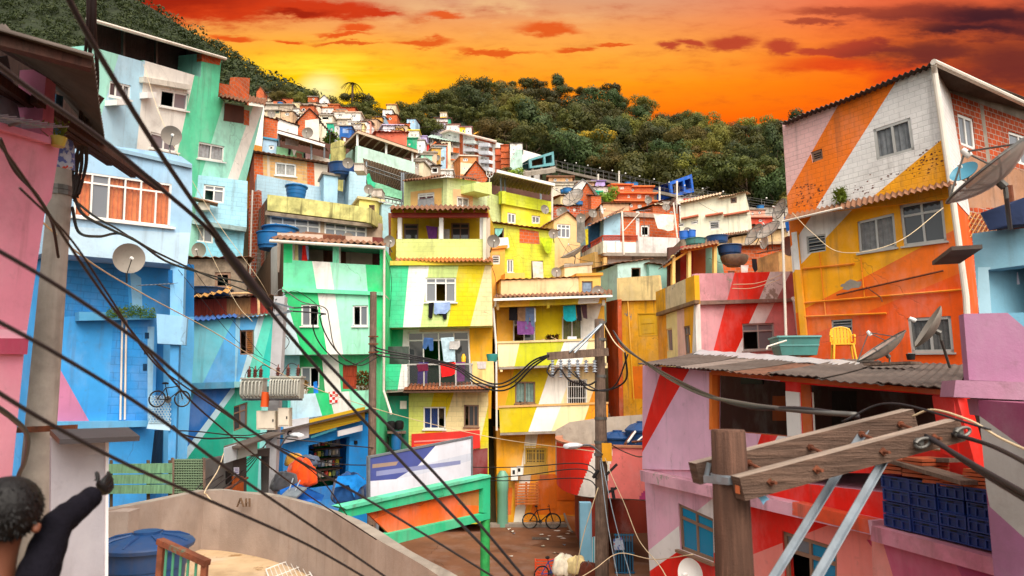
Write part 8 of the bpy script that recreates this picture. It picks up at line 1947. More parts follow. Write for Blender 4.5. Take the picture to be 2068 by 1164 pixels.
row(
 ((510,200,534,216),118,B,'brick house with a blue railing below the forested mountain','slab','concrete',[(521,204,6,5)],{'turn':2}),
 ((518,186,533,198),122,B,'small brick room perched on the brick house with the blue railing','gable',TB,[]),
 ((534,206,552,222),116,'d:#c8b8a4','weathered cement house with a dark gap under its slab','tin',TD,[(541,214,5,5,'o')]),
 ((528,212,562,226),106,'d:#cfc4b4','long pale cement wall below the blue-railed brick house','slab','concrete',[(540,222,4,3)]),
 ((536,224,566,240),98,'p:#d8c4a0','tan house with green window frames on the upper slope','slab','concrete',[(547,226,6,6),(560,226,8,7)],{'fm':'m:#5f8a5a'}),
 ((552,204,572,217),114,'p:#d07048','reddish house with a blue tarp awning','tin',TD,[(561,210,4,4)]),
 ((570,200,592,216),116,B,'brick house with a tiny white window and lean roof','tin',TB,[(583,212,5,6)],{'turn':1}),
 ((564,212,592,224),104,'d:#b8a894','low cement terrace with a rubble edge','slab','concrete',[]),
 ((568,226,592,241),92,'p:#e0b890','peach cottage under a dark brown roof','tin',TB,[(580,231,8,6,'g',2)]),
 ((590,208,606,226),106,'p:#e4d4a8','cream cottage with a yellow side beside the brown gable','tin',TN,[(597,216,4,4)]),
 ((592,220,604,240),96,'p:#ecece4','narrow white house with a long dark window strip','slab','concrete',[(598,227,9,4)]),
 ((605,214,634,232),104,B,'orange brick house with a square window under a brown sheet roof','tin',TB,[(613,222,7,6,'o')],{'pitch':.9,'D':6}),
 ((606,230,632,242),96,'p:#ece2cc','cream lower storey below the orange brick house','slab','p:#e0c8a8',[]),
 ((622,196,641,204),132,B,'tiny brick house on the skyline beside the trees','slab','concrete',[(633,200,4,4)]),
 ((645,202,664,212),128,'p:#efece8','small white house on the ridge under the setting sun','gable',TB,[(655,207,4,4)]),
 ((640,210,662,226),116,'p:#d8c8b4','tan house with a red cloth at its corner','tin',TB,[(648,216,4,5)]),
 ((649,218,673,234),108,'p:#ece6e0','white house with a brick patch and a grey window','slab','p:#c8703c',[(660,225,5,6,'l')]),
 ((648,234,672,252),100,'p:#e8dcc4','cream house with a wide dark opening','slab','concrete',[(657,239,15,7,'o')]),
 ((664,212,684,222),116,B,'low orange brick parapet house on the upper slope','slab','p:#d07a48',[]),
 ((692,218,717,228),118,B,'brick house with a red roof against the dark round trees','tin','p:#b84a2c',[(700,224,4,4)]),
 ((674,226,700,242),108,'p:#f0e8dc','white house with twin windows below the dark round trees','slab','p:#d8a884',[(687,233,8,6,'g',2)]),
 ((700,228,728,244),108,'p:#f2ece2','white house with a green-framed window below the dark trees','slab','p:#d8c0a8',[(714,235,9,6,'l',2)]),
 ((676,242,706,256),102,'p:#e8d8c0','cream house with a line of tiny washing','slab','concrete',[(688,249,5,4)]),
 ((704,246,724,262),100,'p:#efeae4','plain white block beside the pale yellow one','slab','p:#d8d0c8',[(712,252,4,3)]),
 ((718,251,735,264),98,'p:#efdc9c','pale yellow block below the white houses','slab','p:#d8c088',[]),
 ((660,250,678,272),94,'p:#2fae8c','small teal house with a brick patch','slab','concrete',[(670,262,4,6,'o')]),
 ((676,254,688,272),92,'p:#efece8','narrow white hut with a barred window','slab','concrete',[(682,261,5,6)]),
 ((686,255,710,276),90,'p:#1f62b0','bright blue hut with a pink smudge on its wall','slab','concrete',[],{'mats':['p:#1f62b0','p:#8fa8d0'],'patches':[([(692,260),(703,260),(704,269),(692,269)],1)]}),
 ((755,240,782,250),112,'p:#d8d4d0','pale house under a long grey solar-like roof','tin','tin',[(766,246,4,4)],{'pitch':.6}),
 ((773,222,792,240),124,'p:#efece8','white house on the ridge between the two tree clumps','tin',TB,[(783,230,4,4)]),
 ((781,212,800,224),132,'p:#e4d4a8','cream house at the top of the ridge between tree clumps','slab','p:#c88a5c',[(790,218,3,3)]),
 ((780,232,802,250),112,B,'rough brick house with a white pillar below the ridge','tin',TB,[(788,240,5,5,'o')]),
 ((774,254,812,280),96,'p:#ece8f0','white and lilac house with three dark windows','slab','p:#c8b8d4',[(783,270,4,5),(797,274,4,5),(805,276,2,5)],{'turn':3}),
 ((760,268,822,290),84,'p:#d86a50','long coral-red roof wall behind the pergola','tin','p:#d8604a',[],{'turn':4}),
 ((810,262,822,280),96,'p:#3fbc98','narrow mint-green house beside the white and lilac one','slab','p:#2fa888',[(816,271,3,4)]),
 ((817,280,842,312),88,'p:#14a878','emerald green house with a small pale window','slab','p:#14906a',[(827,292,4,4,'l')],{'turn':1}),
 ((825,264,846,280),96,'p:#f0eee4','white house with a yellow balcony frame','slab','m:#e8d020',[(832,274,5,4),(839,274,4,4)],{'ledge':[278]}),
 ((842,284,858,312),90,'p:#eef0f0','plain white house beside the emerald one','slab','concrete',[(848,296,4,4),(848,306,3,4)]),
 ((848,276,862,290),98,'p:#c0b0dc','pale lilac house behind the plain white one','slab','p:#b0a0cc',[(855,282,4,4)]),
 ((854,292,866,302),92,'p:#d03028','tiny red hut with a green base','slab','concrete',[],{'mats':['p:#d03028']}),
 ((836,312,864,326),80,'p:#e0dcd4','white house under a dark slab with two windows','slab',TD,[(846,318,4,5),(857,319,6,5,'l')]),
 ((840,326,866,338),74,'d:#d0c4b0','cement house below the dark slab','slab','concrete',[(852,332,5,4,'l')]),
 ((876,248,902,268),150,'p:#e4dcf0','lilac and white house with two square windows near the hilltop','slab','p:#8a5a50',[(882,258,4,5),(893,258,4,5)],{'turn':1}),
 ((902,252,928,270),150,'p:#f0ece8','white house with a salmon base near the hilltop','slab','p:#8a5a50',[(909,260,3,5,'o'),(920,262,4,4,'l')],{'mats':['p:#f0ece8','p:#e88a7c'],'patches':[([(904,264),(926,265),(926,272),(904,271)],1)]}),
 ((928,257,952,276),150,'p:#f0ece4','yellow and white house with square windows near the hilltop','slab','p:#8a5a60',[(936,265,4,5,'o'),(946,266,4,5)],{'mats':['p:#eed020','p:#f0ece8'],'lines':[((940,250),(940,280))]}),
 ((880,240,910,251),158,'p:#f0eeee','small white house with an orange end above the lilac one','slab','p:#6a4a44',[(886,245,3,4),(897,246,3,3)],{'mats':['p:#e85a20','p:#f0eeee','p:#2fae88'],'lines':[((881,235),(881,255)),((904,235),(904,255))]}),
 ((889,228,902,242),170,'p:#e8dcc8','tiny cream tower with a yellow band at the hilltop','slab','p:#d8c090',[(893,233,3,3),(898,233,3,3)],{'mats':['p:#e8dcc8','p:#e8c040'],'patches':[([(888,236),(903,236),(903,239),(888,239)],1)]}),
 ((896,324,930,352),84,'p:#efdcb8','cream two-storey house with small dark windows below the apartment block','slab','p:#c86a3c',[(902,333,5,5,'g',2),(913,336,4,6,'o'),(918,336,3,6,'l')],{'turn':1}),
 ((930,316,962,350),82,'p:#f0d8b0','peach house with white shutters below the apartment block','slab','p:#e8d4c0',[(940,323,10,6,'l',2),(938,340,5,5),(946,341,4,5,'l')],{'mats':['p:#e89a5c','p:#f0dcb8'],'patches':[([(928,328),(965,332),(965,352),(928,352)],1)],'turn':1}),
 ((890,344,914,356),70,'p:#eceae4','low white shop with a dark window below the cream house','slab','p:#d8d0c8',[(904,349,8,5,'g',2)]),
 ((864,322,882,336),86,B,'small orange brick house behind the dish cluster','slab','concrete',[(872,327,4,3)]),
 ((840,335,890,352),62,'p:#8f7a68','open brown shelter with two white posts','tin','tin',[(878,344,14,12,'o')],{'turn':1}),
 ((1012,294,1032,348),118,B,'tall orange brick block beside the white and mint gable','slab','p:#c0562c',[],{'ledge':[305,318,330]}),
 ((1030,290,1055,340),116,'p:#e8ece4','tall white and mint gable wall at the forest edge','mono','tin',[(1037,303,4,4,'l'),(1037,312,4,4,'l'),(1037,321,4,4,'l')],{'mats':['p:#f0ece4','p:#b8d8c8'],'patches':[([(1042,302),(1060,304),(1060,345),(1028,345),(1032,320)],1)]}),
 ((1000,300,1014,345),122,'p:#c05a34','rusty red balconies beside the tall orange brick block','slab','concrete',[],{'ledge':[312,324]}),
 ((1108,358,1156,372),84,'p:#d8a878','tan house with two white windows below the viaduct','slab',TB,[(1121,364,6,6,'l'),(1145,364,6,6,'l')]),
 ((1110,370,1158,392),78,'p:#d8cdb8','grey-cream balcony storey below the tan house','slab','concrete',[(1124,383,4,5)],{'ledge':[372]}),
 ((1158,368,1200,388),90,'p:#c89a78','brown house with a white window and clutter below the viaduct','slab','concrete',[(1172,374,6,4,'l'),(1184,376,5,4)]),
 ((1196,366,1222,376),100,'p:#b8a0d8','pale violet hut below the viaduct','slab','p:#8a70a8',[]),
 ((1158,380,1196,392),76,'p:#ece8e4','white hut with a slanting white sheet roof','gable',TN,[]),
 ((1190,378,1228,392),72,'p:#d8d0c8','white-ended shed under a grey sloping roof','mono','tin',[(1202,386,8,8,'o')]),
 ((1196,388,1216,400),68,'p:#2fc49c','small turquoise-green wall beside the round bush','slab','p:#2fb08c',[]),
 ((1235,374,1275,392),74,B,'orange brick house with a pale oval window','slab','p:#c86830',[(1256,380,9,5,'l',2)],{'turn':1}),
 ((1248,392,1320,410),70,B,'wide orange brick house with white shutters and a balcony','slab','p:#d87038',[(1270,397,5,6,'o'),(1291,397,8,8,'l',2),(1307,398,8,8,'l',2)],{'turn':1}),
 ((1244,408,1320,428),67,'p:#dc7038','orange rendered lower house with a row of white windows','slab','p:#d87038',[(1263,415,6,6,'l'),(1275,416,6,6),(1292,417,8,7,'l',2),(1309,415,6,9,'l')],{'turn':1}),
 ((1275,378,1318,394),76,B,'raw brick parapet with blue tanks behind the wide brick house','slab','p:#d87a40',[(1278,384,5,6,'o')]),
 ((1132,396,1176,420),56,'p:#e0c48c','ochre shed with thin poles and a tiled edge','tin','p:#d8843c',[],{'turn':1}),
 ((1172,394,1200,442),54,B,'tall raw brick gable behind the peach house','gable',TD,[],{'turn':-2}),
 ((1194,396,1214,440),53,B,'bright raw brick end wall beside the leaning white dish','tin',TD,[],{'turn':2}),
 ((1118,416,1172,450),50,'brick2','brick terrace cluttered with washing behind the yellow house','tin',TD,[(1128,428,8,12,'o'),(1160,424,6,6)],{'turn':1}),
 ((1218,412,1270,440),50,'p:#e0b088','peach wall under a big brown sloping roof','mono',TB,[],{'turn':1,'pitch':.5}),
 ((1318,416,1372,440),60,B,'small brick house with a teal window beside the cream house','tin',TB,[(1356,430,6,7,'o')],{'turn':1}),
 ((1512,424,1545,442),80,'p:#e8a890','small pink-framed house beyond the cream house','slab','concrete',[(1520,432,4,7),(1534,430,5,6,'l')]),
 ((1512,440,1560,458),72,'p:#d8482c','red hut beyond the cream house','slab','p:#d89078',[(1536,446,8,5,'o')]),
 ((1540,418,1600,440),84,'d:#b8b0a4','grey cement houses edge under the forest beyond the dishes','tin','tin',[(1556,430,4,5),(1570,431,4,5)]),
 ((1512,456,1570,480),62,B,'low brick house behind the big mesh dishes','tin',TB,[]),
)
for x,y,d,r,lb in ((1138,387,70,.36,'blue tank on the ochre shed roof'),(1146,387,69,.48,'larger blue tank on the ochre shed roof'),(1268,373,78,.42,'pale blue tank on the raw brick parapet'),(1282,374,77,.42,'second pale blue tank on the raw brick parapet'),(1536,420,82,.45,'small blue tank under the forest edge'),(566,210,112,.5,'small blue tank on the reddish house'),(1170,412,52,.3,'dark drum on the cluttered brick terrace')):
    tank(P(x,y+4,d),r,r*1.1,lb,'tank',lid=False)
for x,y,d,r,lb in ((548,232,60,.36,'white dish at the roof edge of the tall pale wall'),(622,270,52,.46,'faded round dish painted-looking on the white brick shack'),(872,318,74,.36,'leaning pale dish beside the small brick house'),(884,320,73,.36,'second leaning pale dish beside the small brick house'),(894,322,74,.3,'small pale dish at the end of the dish cluster'),(1242,382,80,.32,'white dish above the orange brick house'),(1310,405,66,.38,'white dish on the wide brick house'),(1345,420,58,.34,'white dish on the small brick house roof'),(1136,430,46,.4,'big ring dish over the brick terrace')):
    dish(P(x,y,d),V((rnd.uniform(-.5,.6),-1,rnd.uniform(-.1,.3))),r,P(x+1,y+9,d+.6),lb,'dish')
dish(P(1160,404,46),V((-.5,-.7,.5)),.8,P(1166,425,47),'large ring dish leaning before the raw brick gable','dishmesh',3)
for i,(x,y,d,hh,lb) in enumerate(((542,186,110,4,'tv antenna on the blue-railed brick house'),(600,232,60,2.5,'tv antenna by the steep grey roof'),(667,262,56,2.5,'tv antenna beside the lime pier'),(820,350,43,2,'tv antenna on the lime corner house'),(878,236,158,5,'tv antenna on the small white hilltop house'),(955,352,42,2,'tv antenna over the peach-framed corner window'),(1105,352,90,4,'tv antenna on the tan viaduct house'),(1232,366,74,3,'tv antenna on the orange brick house with the oval window'),(1180,425,43,1.8,'tv antenna above the long grey blanket'),(1300,425,42,2,'tv antenna over the white balcony house'),(1420,385,56,2.5,'tv antenna on the large cream house'),(1512,402,70,3,'tv antenna beyond the cream house'),(768,400,38,2,'tv antenna on the small yellow hut'),(840,268,92,3,'tv antenna on the emerald house'),(640,194,128,4,'tv antenna on the tiny skyline brick house'))):
    p=P(x,y,d);yagi(p,V((rnd.uniform(-1,1),rnd.uniform(-.6,.6),.1)),hh*.45,p-UP*hh,lb,6)
for i,(a,m_,b_,lb) in enumerate((((520,205,110),(600,224,100),(690,232,104),'wire sagging over the upper brick houses'),((560,262,50),(640,300,52),(722,290,54),'wire from the washing terrace to the pergola'),((700,262,60),(780,262,80),(870,256,140),'wire climbing from the pergola to the hilltop houses'),((815,365,40),(900,372,40),(1010,352,42),'wire over the lime corner house'),((1000,340,100),(1090,366,80),(1180,372,80),'wire below the teal station'),((1116,380,43),(1180,420,44),(1256,428,41),'wire from the dark rooftop canopy to the balcony house'),((1120,470,37),(1160,520,37),(1245,535,36),'wire from the olive-yellow house to the mint shack'),((1258,432,41),(1310,446,44),(1370,405,56),'wire from the balcony house to the cream house'),((1368,380,58),(1450,430,45),(1590,430,26),'wire from the white pole to the orange house'),((1250,352,110),(1330,385,100),(1420,392,66),'wire along the foot of the forest'),((1368,470,55),(1430,520,36),(1500,540,33),'wire over the yellow porch'),((775,505,28),(790,560,29),(787,640,29.5),'wire dropping beside the green house'),((984,520,30),(1000,560,31),(1003,610,31),'wire between the striped and the yellow house'))):
    cable([a,m_,b_],.012 if a[2] < 60 else .03,lb,'cable','thin wires over the roofs',sides=5)
cl=F(1118,48,1172,48)
for q,c_,lb in (([(1124,424),(1131,424),(1131,434),(1124,433)],'c:#e4e0dc','white shirt on the cluttered brick terrace'),([(1133,424),(1139,424),(1138,436),(1133,436)],'c:#a8302c','red cloth on the cluttered brick terrace'),([(1141,424),(1150,424),(1150,434),(1141,435)],'c:#8a9ac0','pale blue cloth on the cluttered brick terrace')):cloth(cl,q,c_,lb,out=.6)
cl=F(1430,31,1560,31)
for q,c_,lb in (([(1518,523),(1528,523),(1530,545),(1524,551),(1519,540)],'c:#1c1a1e','black rag hanging before the wide raw brick wall'),([(1496,536),(1512,536),(1510,552),(1497,551)],'c:#e4dcd4','white cloth hanging before the wide raw brick wall')):cloth(cl,q,c_,lb,out=.1)
ZN=(('below the mountain shoulder',508,640,198,236),('below the dark round trees',645,770,222,262),('between the pergola and the apartment block',772,905,240,335),('above the white balcony house',1120,1362,376,424))
PC=(('raw brick','brick'),('cream','p:#efe2c0'),('white','p:#f0ece6'),('salmon','p:#e8a088'),('ochre','p:#dca850'),('pale blue','p:#a8cce4'),('cement grey','d:#b8aca0'),('mint','p:#a8e0c4'),('tan','p:#d2b090'))
RF=(('flat','slab','concrete'),('brown tin','tin','tinbrown'),('grey tin','tin','tin'))
for zi,(zn,xa,xb,ya,yb) in enumerate(ZN):
    for k in range(16):
        if k >= 12 and zi not in (0,2):continue
        cn,cm_=PC[(k+zi*2) % 9];rn,rt_,rm_=RF[(k//9+k+zi) % 3]
        x=xa+(xb-xa)*((k*.618+.13*zi) % 1);y=ya+(yb-ya)*((k*.381+.2) % 1);w_=rnd.uniform(15,26);hh=rnd.uniform(10,15)
        d=118-(y-200)*.5 if zi < 3 else 76-(y-376)*.35
        d += 5 if zi < 3 else 9
        if zi == 3:w_ *= 1.4;hh *= 1.3
        wn=[sw(x-w_*.2,y+hh*.45,3.6,4.4,rnd.choice('gol'),1,fr=.1)]+([sw(x+w_*.22,y+hh*.45,3.6,4.4,rnd.choice('gl'),1,fr=.1)] if k % 3 else [])
        hut((x-w_/2,y,x+w_/2,y+hh),d,cm_,'tiny %s hut, %s roof, %s window%s, %s' % (cn,rn,'two' if len(wn) > 1 else 'one','s' if len(wn) > 1 else '',zn),turn=rnd.uniform(-.5,.8),D=4,roof=rt_,rm=rm_,wins=wn,ext=3)
# ================================================================== TERRAIN, HILLS, TREES
def sheetgrid(name,pts,m,label,smooth=True):
    mb=MB();n,k=len(pts),len(pts[0])
    for i in range(n-1):
        for j in range(k-1):
            q=[pts[i][j],pts[i][j+1],pts[i+1][j+1],pts[i+1][j]]
            if (q[1]-q[0]).cross(q[3]-q[0]).z < 0:q=q[::-1]
            mb.face(q)
    return tag(mb.build(name,m,smooth=2 if smooth else False),label,name.replace('_',' '),kind='structure')
ridge=[(-260,-190),(-100,-120),(60,-70),(180,-30),(262,-6),(300,12),(345,40),(400,74),(450,106),(500,142),(545,170),(580,182),(620,204),(640,214)]
def ry(x,tab):
    for (a,b),(c,d) in zip(tab,tab[1:]):
        if a <= x <= c:return b+(d-b)*(x-a)/(c-a)
    return tab[0][1] if x < tab[0][0] else tab[-1][1]
def mpt(x,t):
    y0=ry(x,ridge);y1=300
    d=170+(420-max(0,(x-300))*.55-170)*t
    p=P(x,y1+(y0-y1)*t,d);return p
g=[[mpt(-260+i*30,t/14)+V((0,0,2.2*math.sin(i*1.7+t*.9)+1.5*math.sin(i*.6-t*1.9))*1) if 0 < t < 14 else mpt(-260+i*30,t/14) for t in range(15)] for i in range(31)]
back=[[a[-1],a[-1]+V((0,120,-150))] for a in g]
sheetgrid('mountain',[a+[b[1]] for a,b in zip(g,back)],'hillgreen','steep wooded mountain behind the mint house')
mb=MB();rr=random.Random(3)
def leafclump(mb,c,r,n,s,up=.2,rr=rr,flat=.75,mi=0):
    for _ in range(n):
        d=V((rr.gauss(0,1),rr.gauss(0,1),rr.gauss(up,.8)))
        if d.length < .1:continue
        d.normalize();p=c+V((d.x*r,d.y*r,d.z*r*flat))*rr.uniform(.6,1.05)
        t=d.cross(V((rr.gauss(0,1),rr.gauss(0,1),rr.gauss(0,1)))).normalized();b=d.cross(t)
        t=(t+d*rr.uniform(-.5,.5)).normalized();k=s*rr.uniform(.6,1.4)
        mb.face([p-t*k-b*k*.35,p+t*k*.2-b*k*.6,p+t*k+b*k*.2,p-t*k*.1+b*k*.6],mi)
for i in range(2300):
    x=rr.uniform(-200,640);t=rr.random()**.8
    if t > .97:t=1
    c=mpt(x,t);r=rr.uniform(2.2,5.2)*(1.15 if t > .9 else 1);leafclump(mb,c+V((0,0,r*.35)),r,50,r*.15,.5)
o=mb.build('mountain_forest','leaffar');tag(o,'dense far forest covering the mountain behind the mint house','forest',kind='stuff')
r2=[(560,215),(640,232),(700,240),(770,250),(850,262),(890,232),(960,208),(1040,214),(1100,212),(1200,216),(1290,240),(1360,264),(1440,280),(1520,300),(1600,290),(1760,290)]
lo=[(560,262),(850,300),(930,290),(1000,320),(1130,352),(1250,384),(1400,414),(1620,450),(1760,470)]
def hpt(x,t):
    y0,y1=ry(x,r2),ry(x,lo);d0=150 if x > 1000 else 150+(1000-x)*.1
    return P(x,y1+(y0-y1)*t,d0-18*max(0,(x-1200))/400+(250-d0)*t)
g=[[hpt(560+i*30,t/8) for t in range(9)] for i in range(41)]
sheetgrid('forest_hill',[[a[0]+V((0,-8,-14))]+a+[a[-1]+V((0,60,-60))] for a in g],'hillgreen','wooded hill rising behind the hillside houses')
def crown_mesh(seed,kind):
    q=random.Random(seed);mb=MB()
    n={'round':15,'spread':17,'tall':13}[kind]
    for i in range(n):
        a=q.uniform(0,2*math.pi);rad=q.random()**.6
        if kind == 'round':c=V((math.cos(a)*rad*3.1,math.sin(a)*rad*3.1,6.2+q.uniform(-1.9,2.0)*(1.15-rad*.6)));r=q.uniform(1.1,1.8)
        elif kind == 'spread':c=V((math.cos(a)*rad*4.4,math.sin(a)*rad*4.4,6.4+1.6*(1-rad)+q.uniform(-.7,.7)));r=q.uniform(1.0,1.6)
        else:c=V((math.cos(a)*rad*1.9*(1.2-.7*i/n),math.sin(a)*rad*1.9*(1.2-.7*i/n),4.5+5.0*i/n));r=q.uniform(1.1,1.6)*(1.15-.25*i/n)
        leafclump(mb,c,r,300,.155,.35,q)
    return mb
def trunk_mesh(seed,kind):
    q=random.Random(seed+50);mb=MB();top=6.0 if kind != 'tall' else 9
    pts=[V((0,0,-3)),V((.05,.05,0)),V((.15,-.1,2.2)),V((.05,.1,4.2)),V((.1,.05,top))]
    mb.tube(pts,[.3,.26,.2,.15,.06],8)
    for k in range(5):
        a=2*math.pi*k/5+q.random();z=q.uniform(2.6,4.4)
        mb.tube([V((.1,0,z)),V((math.cos(a)*1.1,math.sin(a)*1.1,z+1.2)),V((math.cos(a)*2.2,math.sin(a)*2.2,z+2.2))],[.1,.07,.03],5)
    return mb
def make_tree(name,label,seed,kind,leaf,group):
    t=thing(name,label,'tree',V((0,0,0)),group)
    crown_mesh(seed,kind).build('crown',leaf,t);trunk_mesh(seed,kind).build('trunk','bark',t,smooth=2);return t
GF_='trees of the forest behind the houses'
KINDS=[('broadleaf_tree','dark green round-crowned tree in the forest on the hill',1,'round','leafdark'),('broadleaf_tree','dark green tree with a flat spreading crown in the forest',2,'spread','leafdark'),('broadleaf_tree','olive green round tree in the forest on the hill',3,'round','leafolive'),
         ('broadleaf_tree','olive tree with a wide spreading crown in the forest',4,'spread','leafolive'),('broadleaf_tree','bluish green tall tree in the forest on the hill',5,'tall','leafblue'),('broadleaf_tree','bluish green round tree in the forest on the hill',6,'round','leafblue'),
         ('flowering_tree','golden yellow flowering tree among the green forest',7,'spread','leafgold'),('flowering_tree','rust orange flowering tree among the green forest',8,'spread','leafrust')]
protos=[make_tree(*k,GF_) for k in KINDS]
used=[False]*len(KINDS)
def plant(ki,p,s,rz=None,label=None,group=None,sz=None):
    t=protos[ki]
    if used[ki]:t=copy_tree(t)
    used[ki]=True
    t.location=p;t.rotation_euler=(0,0,rr.uniform(0,6.28) if rz is None else rz);t.scale=(s,s,(sz or s))
    if label:t['label']=label
    elif used[ki]:t['label']=KINDS[ki][1]
    t['group']=group or GF_
    return t
cnt=0
rows_=9
for r in range(rows_):
    t=1-r/(rows_-1);x=905+rr.uniform(0,16) if t > .6 else 985+rr.uniform(0,30)
    while x < 1665:
        p=hpt(x,max(0,min(1,t+rr.uniform(-.06,.06))));s=rr.uniform(1.25,2.3)*(1.0 if t < .9 else .9)
        k=rr.choices(range(6),[5,4,4,3,2,3])[0]
        if t > .85:k=rr.choices(range(6),[5,3,2,1,3,5])[0]
        plant(k,p-V((0,0,8.5*s-8.6+rr.uniform(-1.6,2.2))),s,sz=s*rr.uniform(.85,1.15));cnt += 1
        x += rr.uniform(32,58)
for x,y,d,s,k,lb in ((1195,285,165,1.25,6,'golden yellow flowering tree standing out in the forest'),(1425,330,150,1.05,7,'rust orange flowering tree nearer the orange house'),(1060,262,185,1.2,7,'brownish orange tree behind the apartment block'),(1135,270,175,.9,6,'yellow-green tree beside the palm in the forest'),(985,260,185,.9,6,'yellowish tree just above the apartment block')):
    c=P(x,y,d);plant(k,c-V((0,0,6.8*s)),s,label=lb,group='flowering trees in the forest')
for k in range(22):
    x=rr.uniform(1010,1600);tt=rr.uniform(.02,.45);p=hpt(x,tt);plant(rr.choice((1,3,4,5)),p-UP*rr.uniform(-1.5,1.0),rr.uniform(1.0,1.5),sz=rr.uniform(1.3,1.9),label='slender forest tree standing clear on a pale visible trunk',group='slender trees in the forest')
G2='trees on the ridge under the sunset'
for x,y,d,s,k,lb in ((712,214,175,1.35,1,'broad dark tree directly under the dead palm'),(690,226,168,1.1,0,'dark round tree at the sunny end of the palm clump'),(740,226,170,1.2,0,'dark round tree on the shaded end of the palm clump'),(722,236,160,1.2,1,'low dark tree in front of the dead palm'),(675,216,175,.6,7,'small orange tree beside the palm clump'),
                        (815,226,165,1.0,0,'round dark tree before the cream ridge house'),(838,236,160,1.25,1,'wide dark tree in the middle ridge clump'),(858,222,165,.85,0,'upright dark tree at the end of the middle ridge clump'),(845,256,150,1.2,1,'low spreading tree hanging over the emerald house'),(868,262,150,1.0,0,'dark tree behind the lilac hilltop house'),(826,250,152,1.0,0,'dark tree above the white house with the yellow frame'),
                        (612,196,170,.8,2,'small tree on the skyline beside the tiny brick house'),(632,190,172,.6,5,'feathery small tree beside the setting sun'),(598,204,165,.8,2,'bush-like tree below the mountain shoulder'),(566,196,170,.9,2,'tree on the slope above the reddish house'),(545,190,175,1.0,0,'dark tree above the brick house with the blue railing'),(580,190,178,.9,0,'dark tree on the shoulder of the mountain'),
                        (888,205,200,1.5,0,'large dark tree forming the end of the forest skyline'),(905,232,190,1.2,1,'dark tree under the end of the forest skyline'),(745,252,115,.7,3,'small olive tree beside the pale yellow block')):
    c=P(x,y,d);plant(k,c-V((0,0,6.6*s)),s,label=lb,group=G2)
def bush(px,py,d,r,leaf,label):
    t=thing('bush',label,'bush',P(px,py,d)-V((0,0,r)))
    mb=MB();q=random.Random(int(px))
    for _ in range(7):leafclump(mb,P(px,py,d)+V((q.gauss(0,r*.4),q.gauss(0,r*.4),q.gauss(0,r*.3))),r*.5,90,r*.1,.3,q)
    mb.build('foliage',leaf,t);mb=MB()
    for k in range(4):mb.tube([P(px,py,d)-V((0,0,r*1.3)),P(px,py,d)+V((q.gauss(0,r*.3),q.gauss(0,r*.3),0))],.05,5)
    mb.build('stem','bark',t)
bush(1228,396,68,1.4,'leafbush','round yellow-green bush below the orange brick house')
bush(668,284,62,1.0,'leafbush','bush growing under the steep grey roof')
bush(1040,352,100,1.6,'leafbush','bush at the foot of the mint gable wall')
bush(1022,347,104,1.3,'leafdark','dark bush beside the tall orange brick block')
def palm(c,hgt,crown,label,leaf,dead=False):
    t=thing('palm_tree',label,'palm',c-UP*hgt);mb=MB();mb.tube([c-UP*hgt,c-UP*hgt*.5+V((.1,0,0)),c],[.35,.3,.28],8);mb.build('trunk','bark',t,smooth=2)
    mb=MB();q=random.Random(9)
    for k in range(16 if not dead else 12):
        a=2*math.pi*k/(16 if not dead else 12)+q.random()*.3;up_=q.uniform(.1,1.0) if not dead else q.uniform(-.1,.5);L=crown*q.uniform(.8,1.1)
        d=V((math.cos(a),math.sin(a),0));pts=[c+d*L*s+UP*(up_*L*s-1.1*L*s*s*(1 if not dead else .9)) for s in [i/7 for i in range(8)]]
        sd_=d.cross(UP)
        for i in range(7):
            for o in (-1,1):
                for m_ in range(3):
                    p=pts[i].lerp(pts[i+1],m_/3);w_=L*.22*(1-i/9);tip=p+sd_*o*w_+d*w_*.5-UP*w_*.45;mb.face([p,p+d*L*.035,tip])
        mb.tube(pts,.05,4)
    mb.build('fronds',leaf,t)
palm(P(712,168,172),8,3.1,'drooping palm standing alone against the sunset','leafolive',True)
palm(P(1145,232,190),8,3.6,'palm rising out of the forest behind the golden tree','leafblue');palm(P(1232,310,150),8,2.8,'small palm low in the forest above the viaduct','leafolive');palm(P(1395,300,165),9,3.0,'palm in the forest above the bright blue station','leafblue')
pts=[b.copy() for b in bases]
pts += [V((x,y,0)) for x in range(-12,13,4) for y in range(12,33,4)]+[V((x,2,0)) for x in range(-40,41,8)]+[V((-30,20,0)),V((30,14,0)),V((-60,10,0)),V((60,10,0))]
pts += [hpt(x,0)-V((0,0,3)) for x in range(600,1750,60)]+[mpt(x,0)-V((0,0,2)) for x in range(-250,640,60)]
def terr(x,y):
    sw_=sz=0
    for p in pts:
        d2=(p.x-x)**2+(p.y-y)**2+6;w=1/(d2*d2);sw_ += w;sz += w*p.z
    return sz/sw_
grid=[]
ys=[3+i*3.2 for i in range(26)]+[88+i*7 for i in range(17)]
for y in ys:
    xs=[(-1.15+2.3*i/56)*(y*.85+12) for i in range(57)]
    grid.append([V((x,y,(0 if (y < 33 and abs(x) < 11) else max(0,terr(x,y)-1.2)*min(1,max(0,(y-24)/14) if abs(x) < 14 else 1))-.02)) for x in xs])
sheetgrid('hillside',grid,'earth','earth slope under the stacked houses',smooth=True)
mb=MB();q=[V((x,y,.004)) for x,y in ((-13,4),(13,4),(12,33.5),(-12,33.5))];mb.face(q)
tag(mb.build('square_ground','plaza'),'reddish brown paved square between the houses','ground',kind='structure')
mb=MB();c=onz(1215,1110,0)
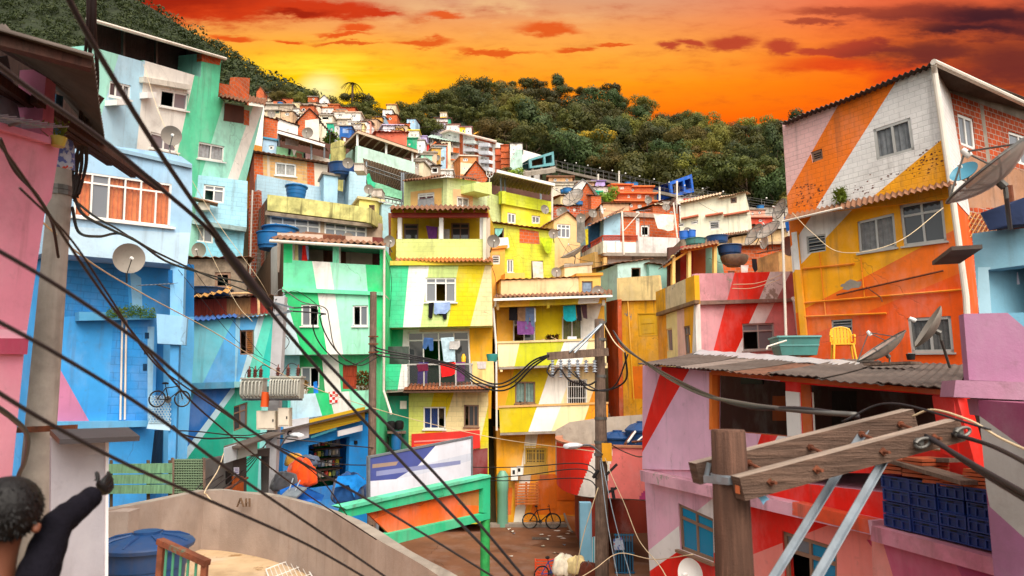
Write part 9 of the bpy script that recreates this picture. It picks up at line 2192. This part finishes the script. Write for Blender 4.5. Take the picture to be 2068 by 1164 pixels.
ring=[V((c.x+2.6+3.4*math.cos(a),c.y+1.2+3.6*math.sin(a),.008)) for a in [2*math.pi*k/48 for k in range(48)]];mb.face(ring)
tag(mb.build('round_paving','plaza2'),'rounded darker paving under the dark pole','paving',kind='structure')
mb=MB();mb.box(V((f0.at(1003,1030).x-.5,f0.at(1003,1030).y-.2,.0)),V((5.6,.1,0)),V((0,.5,0)),V((0,0,.14)));tag(mb.build('kerb_step','concrete'),'low concrete step along the yellow house','kerb',kind='structure')
for i,(x,y,n_,m_,lb) in enumerate(((1138,1083,7,'white','white paint splashes on the square'),(1080,1070,5,'plaza2','dark damp stains on the square'))):
    mb=MB()
    for k in range(n_):
        c=onz(x+rnd.gauss(0,9 if i == 0 else 60),y+rnd.gauss(0,6 if i == 0 else 25),.012+.0005*k);r_=rnd.uniform(.05,.16) if i == 0 else rnd.uniform(.4,1.1);ph=rnd.random()*6
        mb.face([c+V((r_*math.cos(a)*(1+.3*math.sin(3*a+ph)),r_*.8*math.sin(a)*(1+.25*math.sin(2*a+ph)),0)) for a in [2*math.pi*j/22 for j in range(22)]])
    tag(mb.build('ground_stain',m_),lb,'stain',kind='structure')
for k in range(16):
    c=onz(rnd.uniform(1000,1170),rnd.uniform(1050,1150),.02);r_=rnd.uniform(.05,.13);mb=MB()
    q=[c+V((r_*math.cos(a)*rnd.uniform(.6,1.2),r_*math.sin(a)*rnd.uniform(.6,1.2),rnd.uniform(0,.05))) for a in [2*math.pi*j/6 for j in range(6)]]
    for j in range(6):mb.face([c+UP*.03,q[j],q[(j+1) % 6]]);mb.face([c+UP*.0,q[(j+1) % 6],q[j]])
    tag(mb.build('paper_scrap','c:'+('#d8d2c4','#b8a890','#8a98a8')[k % 3]),'crumpled scrap of litter lying on the brown square','litter','litter on the square')
mb=MB();c=onz(1075,1090,.012);mb.box(c,V((.7,0,0)),V((0,.5,0)),UP*.01)
for k in range(6):mb.box(c+V((.06+.1*k,.06,.0102)),V((.05,0,0)),V((0,.38,0)),UP*.012)
tag(mb.build('drain_grate','steel'),'iron drain grate set in the brown square','drain')
